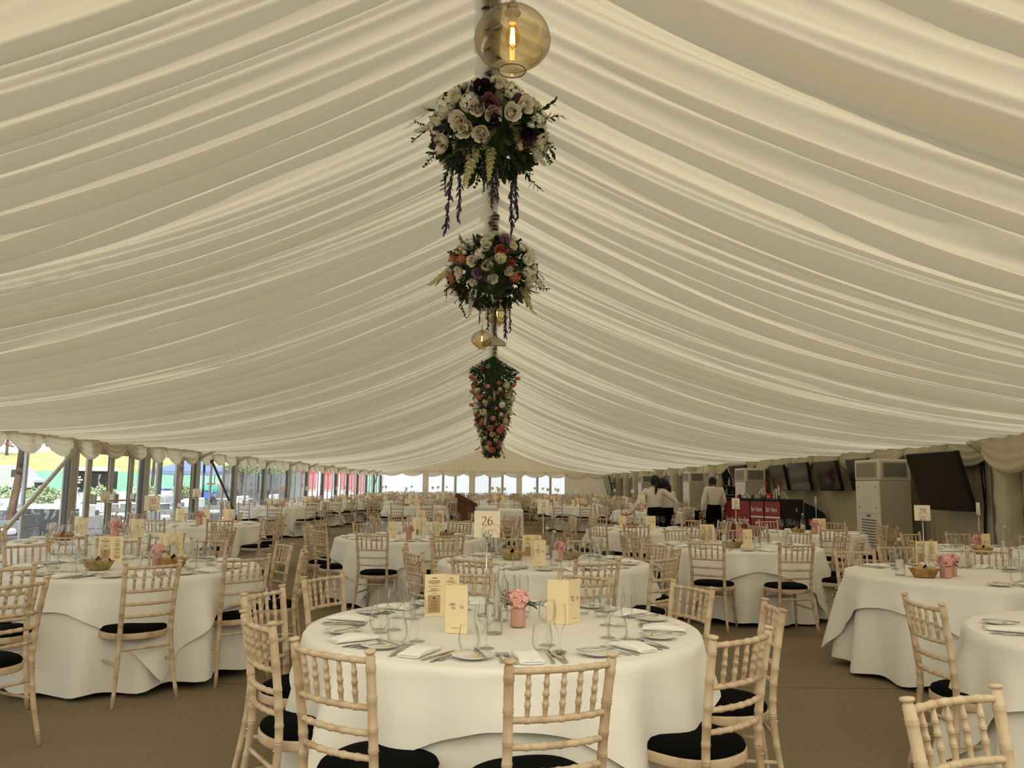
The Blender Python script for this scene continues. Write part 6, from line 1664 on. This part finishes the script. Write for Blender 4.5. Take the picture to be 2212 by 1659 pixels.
    if hair == 'short':
        b.ball(hd - fl * .020 + up * .032, .102, 20, 0, None, (.90, 1.06, .95)); b.ball(hd - fl * .030 - up * .018, .078, 16, 0, None, (1.0, .95, 1.05))
        for s in (-1, 1): b.ball(hd + fl.cross(up) * s * .074 - fl * .02 + up * .0, .032, 8, 0, None, (.6, 1, 1.2))
    elif hair == 'pony':
        b.ball(hd - fl * .022 + up * .030, .108, 20, 0, None, (.95, 1.08, 1.05)); b.ball(hd - fl * .12 - up * .02, .035, 10)
        b.tube(catmull([hd - fl * .12 - up * .01, hd - fl * .15 - up * .06, hd - fl * .14 - up * .16, hd - fl * .12 - up * .27], 10), [.026, .034, .038, .036, .034, .032, .028, .022, .015, .006], 10)
    else:
        rr = random.Random(2); b.ball(hd - fl * .03 + up * .02, .128, 20, 0, None, (1.05, 1.05, 1.05)); b.ball(hd - fl * .05 - up * .12, .115, 16, 0, None, (1.1, .8, 1.1))
        for k in range(190):
            d = Vector((rr.gauss(0, 1), rr.gauss(0, 1), rr.gauss(0, 1))).normalized()
            if d.dot(fl) > .35: continue
            b.ball(hd - fl * .035 + d * rr.uniform(.10, .135) - up * rr.uniform(0, .12), rr.uniform(.012, .024), 6)
    b.build('hair', 'hair', body)
    tag(body, label, 'person', None); return body
std = dict(pelvis=(0, 0, .95), chest=(0, -.02, 1.28), neck=(0, -.02, 1.45), head=(0, .03, 1.575), lhip=(-.09, 0, .90), lkn=(-.10, .03, .50), lan=(-.11, -.02, .085), lto=(-.13, .14, .03),
           rhip=(.09, 0, .90), rkn=(.10, .03, .50), ran=(.11, -.02, .085), rto=(.13, .14, .03), lsh=(-.185, -.02, 1.38), lel=(-.25, -.02, 1.10), lwr=(-.23, .10, .88), lha=(-.22, .16, .80),
           rsh=(.185, -.02, 1.38), rel=(.25, -.04, 1.10), rwr=(.20, .13, .93), rha=(.14, .2, .90))
J = dict(std); J.update(head=(0, .06, 1.56), lel=(-.24, -.05, 1.10), lwr=(-.27, .05, .86), lha=(-.29, .10, .77))
mp = atZ(1541, 1092, .98)
mx = 5.22; my = 19.0
person('person', (mx, my, 0), R(4), J, 'waiter in white shirt and black trousers with his back to us by the counter', 'short')
J = {k: (q[0] * .94, q[1], q[2] * .955) for k, q in std.items()}
person('person', (mx + .205, my + .85, 0), R(178), J, 'person mostly hidden behind the waiter, only dark hair showing', 'short')
b = MB(); rows = [[(-.10 + .03 * i, .02 * math.sin(i * 1.7 + j), -.13 + .035 * j + .02 * math.sin(i * 2.1)) for i in range(7)] for j in range(8)]; b.grid(rows)
b.grid([[(x, y + .035 + .02 * math.cos(x * 40), z) for x, y, z in r] for r in rows])
tag(b.build('black_cloth', 'blacknap', None, (mx - .33, my + .08, .76)), 'bundled black cloth in the waiter\'s left hand', 'cloth')
J = dict(std); J.update(pelvis=(-.01, 0, .93), chest=(-.02, .05, 1.24), neck=(.0, .07, 1.40), head=(.02, .10, 1.53), lsh=(-.19, .05, 1.33), lel=(-.36, .06, 1.07), lwr=(-.50, .14, .86), lha=(-.59, .16, .84),
                        rsh=(.18, .04, 1.34), rel=(.44, -.02, 1.14), rwr=(.43, .05, .88), rha=(.41, .08, .80))
person('person', (3.32, 16.4, 0), R(6), J, 'waitress in white shirt with ponytail, seen from behind, leaning left', 'pony', True)
J = dict(std); J.update(pelvis=(0, 0, .91), chest=(0, .04, 1.20), neck=(0, .08, 1.35), head=(-.02, .14, 1.47), lel=(-.24, .10, 1.02), lwr=(-.2, .25, .86), lha=(-.19, .32, .82), lsh=(-.17, .04, 1.28), rsh=(.17, .04, 1.28), rel=(.24, .06, 1.0), rwr=(.20, .2, .84), rha=(.18, .28, .80))
person('person', (3.68, 16.95, 0), R(28), J, 'waitress with loose dark curly hair beside the one with the ponytail', 'curly', True)
# ------------------------------------------------------------------ outside the left-hand windows
b = MB(); b.box(-16, -W2 - .1, -10, 70, -.06, -.01); b.box(-W2 - .1, W2 + .1, -10, YB, -.06, -.01); struct(b.build('patio_ground', 'stone'))
b = MB(); b.add([(-16, -30, -.03), (-16, 140, -.03), (-120, 140, -.03), (-120, -30, -.03)], [(0, 1, 2, 3)], 0, False); b.add([(W2 + .1, -40, -.07), (120, -40, -.07), (120, 140, -.07), (W2 + .1, 140, -.07), (-16, -40, -.07), (W2 + .2, -40, -.07), (W2 + .2, -10, -.07), (-16, -10, -.07), (-16, 54, -.07), (W2 + .2, 54, -.07), (W2 + .2, 140, -.07), (-16, 140, -.07)], [(0, 1, 2, 3), (4, 5, 6, 7), (8, 9, 10, 11)], 1, False)
struct(b.build('lawn_ground', ['grassg', 'stone']))
# grassy bank beyond
b = MB(); rows = []; rr = random.Random(4)
for j in range(10):
    v = j / 9; rows.append([(lerp(-110, 10, i / 40), 96 + 26 * v + 3 * math.sin(i * .6), -.1 + 5.6 * smooth(v) * (1 + .08 * math.sin(i * .9)) + .25 * rr.random() * v) for i in range(41)])
b.grid(rows); rows = []
struct(b.build('grass_bank', 'grass'))
b = MB(); rows = []
for j in range(2): rows.append([(lerp(-95, 6, i / 200), 88 + .15 * math.sin(i * .8) , 2.25 * j) for i in range(201)])
b.grid(rows)
for k in range(26): b.box(-95 + 4 * k - .04, -95 + 4 * k + .04, 88.2, 88.3, 0, 2.3)
tag(b.build('screen_fence', 'greenfence'), 'long green netting fence at the foot of the grassy bank', 'fence')
def xat(px, Y): return .06 + (px - 1070) / 1730 * Y
def fmesh_crown(rr, rx, ry, rz, n, mt, size=.5, name='crown'):
    b = MB()
    for k in range(n):
        d = Vector((rr.gauss(0, 1), rr.gauss(0, 1), rr.gauss(0, 1))).normalized() * rr.uniform(.5, 1) ; p = Vector((d.x * rx, d.y * ry, d.z * rz))
        leaf(b, Matrix.Translation(p) @ orient((rr.uniform(-1, 1), rr.uniform(-1, 1), rr.uniform(-1, 1)), 0), size * rr.uniform(.6, 1.2), size * .45, 0, .3)
    return b.mesh(name, mt)
def blossom_tree(px, Y, lean, h, rx, rz, label, zc):
    rr = random.Random(int(px)); x = xat(px, Y); o = empty('blossom_tree', (x, Y, 0))
    b = MB(); b.tube(catmull([(0, 0, 0), (lean * .3, 0, h * .3), (lean * .7, .05, h * .65), (lean, 0, h)], 10), [.115, .10, .09, .085, .08, .078, .075, .07, .065, .06], 12)
    for k in range(6): a = k * 1.05; b.tube([(lean, 0, h - .2), (lean + .5 * math.cos(a), .5 * math.sin(a), h + .35), (lean + 1.2 * math.cos(a), 1.2 * math.sin(a), h + .6)], [.05, .035, .015], 7)
    b.build('trunk', 'bark', o)
    put('crown', fmesh_crown(rr, rx, rx, rz, 900, 'blossom', .17), o, (lean, 0, zc)); tag(o, label, 'tree', 'blossom trees on the patio')
blossom_tree(46, 17.6, .16, 2.25, 2.0, .75, 'leaning tree with dusky pink leaves before the silver van', 2.78)
blossom_tree(397, 26.5, .06, 2.4, 1.9, .6, 'pink-leaved tree behind the glass door with the logo', 2.95)
blossom_tree(340, 40, .05, 2.8, 2.0, .7, 'distant pink-leaved tree above the blue canopy', 3.3)
for k, (px, Y, h, r) in enumerate(((30, 120, 8.5, 2.9), (125, 121, 8, 2.8), (235, 120, 8.2, 2.9), (335, 120, 7.5, 2.8), (430, 120, 7.5, 2.8))):
    o = empty('broad_tree', (xat(px, Y), Y, 4)); t = MB(); t.tube([(0, 0, 0), (0, 0, h - 4)], .2, 8); t.build('trunk', 'bark', o)
    put('crown', fmesh_crown(random.Random(k), r, r, 1.8, 500, 'treeg', 1.0), o, (0, 0, h - 3.5)); tag(o, 'dark green tree on top of the grassy bank', 'tree', 'trees along the top of the bank')
# van
def van(cx, Y):
    o = empty('van', (cx, Y, 0)); L = 6.2
    side = [(-L / 2, .45), (-L / 2, 2.45), (-L / 2 + .15, 2.62), (1.1, 2.62), (1.55, 2.45), (2.35, 1.55), (2.95, 1.30), (3.1, .95), (3.1, .45)]
    b = MB(); b.prism(side, -1.0, 1.0); b.build('body', 'van', o)
    b = MB(); b.box(-2.6, -.9, -1.02, -.99, 1.45, 2.05); b.build('hatch', 'vanglass', o)
    b = MB(); b.prism([(.95, 1.55), (.95, 2.2), (1.5, 2.2), (2.05, 1.55)], -1.02, -.99); b.build('cab_window', 'vanglass', o)
    for x in (-2.0, 2.05):
        w = MB(); w.lathe([(0, -.1), (.20, -.1), (.36, -.09), (.37, .0), (.36, .09), (0, .09)], 24, 0, Matrix.Translation((x, -.95, .37)) @ Matrix.Rotation(PI / 2, 4, 'X')); w.lathe([(0, .10), (.2, .10), (.21, .08)], 16, 1, Matrix.Translation((x, -.95, .37)) @ Matrix.Rotation(PI / 2, 4, 'X')); w.build('wheel', ['tyre', 'van'], o)
    b = MB()
    for k, (z, l) in enumerate(((1.95, .9), (1.75, 1.0))):
        for q in range(5): b.box(-.55 + l * q / 5, -.55 + l * (q + .7) / 5, -1.012, -1.0, z, z + .10)
    b.build('lettering', 'white', o)
    b = MB(); b.box(-3.0, 3.0, -1.03, -.98, .45, .62); b.build('sill', 'tyre', o)
    tag(o, 'silver grey van parked on the grass beyond the fence', 'van')
van(xat(40, 74) - .2, 74)
b = MB(); b.bbox(-.3, .3, -.3, .3, 0, 1.05, .02); b.bbox(-.32, .32, -.33, .33, 1.05, 1.15, .02); tag(b.build('wheeled_bin', 'tyre', None, (xat(107, 62), 62, 0)), 'dark bin beside the nose of the van', 'bin')
# black trailer
cx = xat(220, 78); o = empty('catering_trailer', (cx, 78, 0)); b = MB(); b.bbox(-1.7, 1.7, -1, 1, .5, 2.2, .04); b.build('body', 'blackpanel', o)
b = MB(); b.bbox(-1.5, 1.75, -1.35, 1.0, 2.2, 2.55, .08); b.build('roof', 'white_paint', o)
b = MB()
for z, l in ((1.55, .6), (1.3, .8), (1.05, .6)):
    for q in range(4): b.box(-1.4 + l * q / 4, -1.4 + l * (q + .75) / 4, -1.03, -1.0, z, z + .14)
b.build('lettering', 'white', o)
for x in (-.9, .9): w = MB(); w.lathe([(0, -.1), (.33, -.1), (.33, .1), (0, .1)], 18, 0, Matrix.Translation((x, -.95, .33)) @ Matrix.Rotation(PI / 2, 4, 'X')); w.build('wheel', 'tyre', o)
tag(o, 'black catering trailer with a white roof beyond the double doors', 'trailer')
# picket fences
def picket(x0, y0, x1, y1, h, label):
    o = empty('picket_fence', (x0, y0, 0)); d = Vector((x1 - x0, y1 - y0, 0)); L = d.length; d.normalize(); n = int(L / .13); b = MB()
    for k in range(n): p = d * (L * k / n); X = Matrix.Translation(p) @ Matrix.Rotation(math.atan2(d.y, d.x), 4, 'Z'); b.prism([(0, .06), (.07, .06), (.07, h - .06), (.035, h), (0, h - .06)], -.01, .01, 0, X)
    b.build('pickets', 'white_paint', o); b = MB()
    for z in (.25, h - .22): b.bar((0, 0, z), d * L + Vector((0, 0, z)), .03, .07)
    b.build('rail', 'white_paint', o)
    for k in range(int(L / 2.4) + 1):
        p = d * min(L, 2.4 * k); q = MB(); q.bbox(p.x - .09, p.x + .09, p.y - .09, p.y + .09, 0, h + .12, .01); q.bbox(p.x - .12, p.x + .12, p.y - .12, p.y + .12, h + .12, h + .17, .01); q.build('post', 'white_paint', o)
    tag(o, label, 'fence', 'white picket fences')
picket(-15.6, 10, -15.6, 28, .95, 'white picket fence along the edge of the patio'); picket(-15.6, 28, -15.6, 41, .95, 'white picket fence further along the patio'); picket(-15.6, 56, -10, 57, .95, 'white picket fence crossing the end of the patio')
# planters with bushes along the fence
for k, y in enumerate((24.5, 27, 31, 35, 39)):
    o = empty('planter', (-14.9, y, 0)); b = MB(); b.bbox(-.4, .4, -.9, .9, 0, .62, .02); b.build('box', 'white_paint', o)
    put('bush', fmesh_crown(random.Random(k + 50), .42, .95, .32, 420, 'vine', .10, 'bush'), o, (0, 0, .86)); tag(o, 'white planter box with a bushy shrub by the picket fence', 'planter', 'white planters along the fence')
# rattan seating
def sofa(x, y, rz, L, label, tall=.62):
    o = empty('rattan_sofa', (x, y, 0), rz); b = MB(); b.bbox(-L / 2, L / 2, -.42, .42, .04, .34, .02); b.bbox(-L / 2, L / 2, .27, .42, .34, tall + .1, .02); b.bbox(-L / 2, -L / 2 + .15, -.42, .42, .34, tall, .02); b.bbox(L / 2 - .15, L / 2, -.42, .42, .34, tall, .02); b.build('frame', 'rattan', o)
    n = max(1, round(L / .75))
    for k in range(n):
        x0 = -L / 2 + .16 + (L - .32) * k / n; x1 = -L / 2 + .16 + (L - .32) * (k + 1) / n
        c = MB(); c.bbox(x0 + .01, x1 - .01, -.40, .25, .34, .48, .04); c.build('seat_cushion', 'cushion', o); c = MB(); c.bbox(x0 + .01, x1 - .01, .12, .27, .48, .88, .04); c.build('back_cushion', 'cushion', o)
    tag(o, label, 'sofa', 'grey rattan seats on the patio')
def low_table(x, y, w, d, h, label):
    o = empty('rattan_table', (x, y, 0)); b = MB(); b.bbox(-w / 2, w / 2, -d / 2, d / 2, .03, h, .01); b.build('base', 'rattan', o); b = MB(); b.bbox(-w / 2 - .02, w / 2 + .02, -d / 2 - .02, d / 2 + .02, h, h + .025, .005); b.build('top', 'white_paint', o); tag(o, label, 'table', 'grey rattan tables on the patio')
sofa(-9.6, 15.2, R(90), 1.9, 'grey rattan sofa with its back to the window, nearest the diagonal tube')
sofa(-11.4, 18.8, R(180), 1.7, 'grey rattan sofa beyond the first windows'); sofa(-9.0, 18.6, R(90), .85, 'rattan armchair outside the double doors'); sofa(-11.0, 23.0, R(90), 2.2, 'pale cushioned sofa behind the blossom tree')
sofa(-9.2, 22.3, R(90), 1.6, 'grey sofa close to the glass door'); sofa(-9.5, 26.5, R(90), 1.8, 'grey sofa outside the braced window'); sofa(-11.8, 29.5, R(90), 2.2, 'cushioned sofa under the awning'); sofa(-9.4, 31, R(90), 1.8, 'grey sofa further along the glazing'); sofa(-9.5, 36, R(90), 1.8, 'grey sofa outside the far glazing')
low_table(-11.0, 20.3, 1.5, .8, .70, 'large grey rattan table with white top'); low_table(-9.4, 20.4, .8, .8, .42, 'low rattan table outside the doors'); low_table(-10.8, 25.4, 1.2, .8, .70, 'rattan table under the trees'); low_table(-10.6, 33.4, 1.2, .8, .70, 'rattan table beyond the awning')
for k, (x, y) in enumerate(((-13.2, 22), (-13.0, 26.5), (-12.8, 31), (-12.5, 38))): sofa(x, y, R(90), 2.0, 'white-cushioned sofa along the far side of the patio')
# blue gazebo, grey awning
gx = xat(428, 50); o = empty('gazebo', (gx, 50, 0)); b = MB(); b.add([(-2, -2, 2.0), (2, -2, 2.0), (2, 2, 2.0), (-2, 2, 2.0), (0, 0, 2.75), (-2, -2, 1.78), (2, -2, 1.78), (2, 2, 1.78), (-2, 2, 1.78)], [(0, 1, 4), (1, 2, 4), (2, 3, 4), (3, 0, 4), (5, 6, 1, 0), (6, 7, 2, 1), (7, 8, 3, 2), (8, 5, 0, 3)], 0, False); b.build('canopy', 'gazebo', o)
for sx in (-1.95, 1.95):
    for sy in (-1.95, 1.95): b = MB(); b.bar((sx, sy, 0), (sx, sy, 2), .05, .05); b.build('pole', 'tyre', o)
tag(o, 'pop-up gazebo with a blue canopy', 'gazebo')
o = empty('awning', (-11.9, 37.5, 0)); b = MB(); b.bbox(-1.6, 1.6, -5, 5, 2.36, 2.56, .02); b.build('roof', 'greycan', o)
for sy in (-4.8, 0, 4.8):
    for sx in (-1.5, 1.5): b = MB(); b.bar((sx, sy, 0), (sx, sy, 2.45), .08, .08); b.build('post', 'tyre', o)
b = MB()
for k in range(9): b.ball((1.2, -4.6 + 1.15 * k, 2.28 + .06 * math.sin(k)), .045, 8)
b.tube([(1.2, -4.7 + .142 * k, 2.33 + .05 * math.sin(k * .4)) for k in range(66)], .008, 5); b.build('festoon_lights', 'white_paint', o); tag(o, 'grey flat awning over part of the patio', 'awning')
# slatted trellis with vines on top
o = empty('trellis_screen', (-14.0, 48, 0)); b = MB()
for k in range(60): b.bar((0, -6 + .2 * k, .1), (0, -6 + .2 * k, 2.0), .12, .03, 0, None, (1, 0, 0))
b.build('slats', 'rattan', o); b = MB()
for k in range(5): b.bar((0, -6 + 3 * k, 0), (0, -6 + 3 * k, 2.1), .1, .1)
b.build('post', 'alud', o)
put('vine', fmesh_crown(random.Random(77), .5, 6.2, .45, 1800, 'vine', .13, 'vine'), o, (0.1, 0, 2.15)); tag(o, 'grey slatted screen topped by a leafy vine', 'trellis')
# bright play things on the lawn and the red clad block
for k, (px, Y, mt, w, h, lab) in enumerate(((455, 46, 'bluepl', 1.1, .8, 'blue plastic box on the lawn beyond the patio'), (467, 48, 'tealpl', .7, 1.2, 'teal frame on the lawn'), (474, 49, 'orange', .7, 1.3, 'orange frame on the lawn'), (382, 52, 'bluepl', 1.2, .9, 'blue box beside the blossom tree trunk'))):
    b = MB(); x = xat(px, Y); b.bbox(x - w / 2, x + w / 2, Y - .3, Y + .3, h - .35, h, .02)
    for s in (-1, 1): b.bbox(x + s * w / 2 - .05, x + s * w / 2 + .05, Y - .3, Y + .3, 0, h, .01)
    tag(b.build('play_stand', mt), lab, 'play stand')
o = empty('red_kiosk', (-12.4, 62, 0)); b = MB(); b.bbox(-1.4, 2.1, -3, 3, .70, 2.35, .02); b.build('walls', 'redwall', o); b = MB(); b.bbox(-1.4, 2.1, -3.02, 3.02, 0, .70, .02); b.build('base', 'white_paint', o)
b = MB(); b.bbox(-1.6, 2.3, -3.2, 3.2, 2.35, 2.5, .02); b.build('roof', 'white_paint', o); b = MB(); b.box(-.55, -.15, -3.03, -3.0, .75, 2.2); b.build('door', 'white_paint', o); tag(o, 'bright red kiosk seen through the farthest windows', 'kiosk')
o = empty('white_pavilion', (-11.0, 51, 0)); b = MB()
b.bbox(-1.4, 1.4, -2.5, 2.5, 2.5, 2.75, .02); b.build('roof', 'white_paint', o); b = MB()
for sy in (-2.3, 0, 2.3): b.bbox(1.2, 1.32, sy - .07, sy + .07, 0, 2.5, .01)
b.build('post', 'alub', o); b = MB(); b.bbox(-1.3, -1.2, -2.4, 2.4, 0, 2.5, .01); b.build('glazed_back', 'vanglass', o); tag(o, 'white roofed pavilion with dark glass beyond the awning', 'pavilion')

# ------------------------------------------------------------------ daylight
w = bpy.data.worlds.new('sky'); S.world = w; w.use_nodes = True
bg = w.node_tree.nodes['Background']; bg.inputs['Color'].default_value = (.84, .92, 1.0, 1); bg.inputs['Strength'].default_value = 2.5
sun = bpy.data.lights.new('sun', 'SUN'); sun.energy = 9; sun.angle = R(.6); sun.color = (1, .94, .83)
so = bpy.data.objects.new('sun', sun); COL.objects.link(so)
sd = Vector((.22, -.76, .61)).normalized()        # towards the sun
so.rotation_euler = sd.to_track_quat('Z', 'Y').to_euler()
vs = S.view_settings; S.display_settings.display_device = 'sRGB'; vs.view_transform = 'Standard'; vs.look = 'None'; vs.gamma = 1; vs.exposure = 0.02; vs.use_curve_mapping = False
cy = S.cycles; cy.max_bounces = 9; cy.diffuse_bounces = 5; cy.glossy_bounces = 4; cy.transmission_bounces = 6; cy.transparent_max_bounces = 28; cy.caustics_reflective = False; cy.caustics_refractive = False
cy.sample_clamp_indirect = 6; cy.use_denoising = True
for a in list(M): pass
bpy.context.view_layer.update()
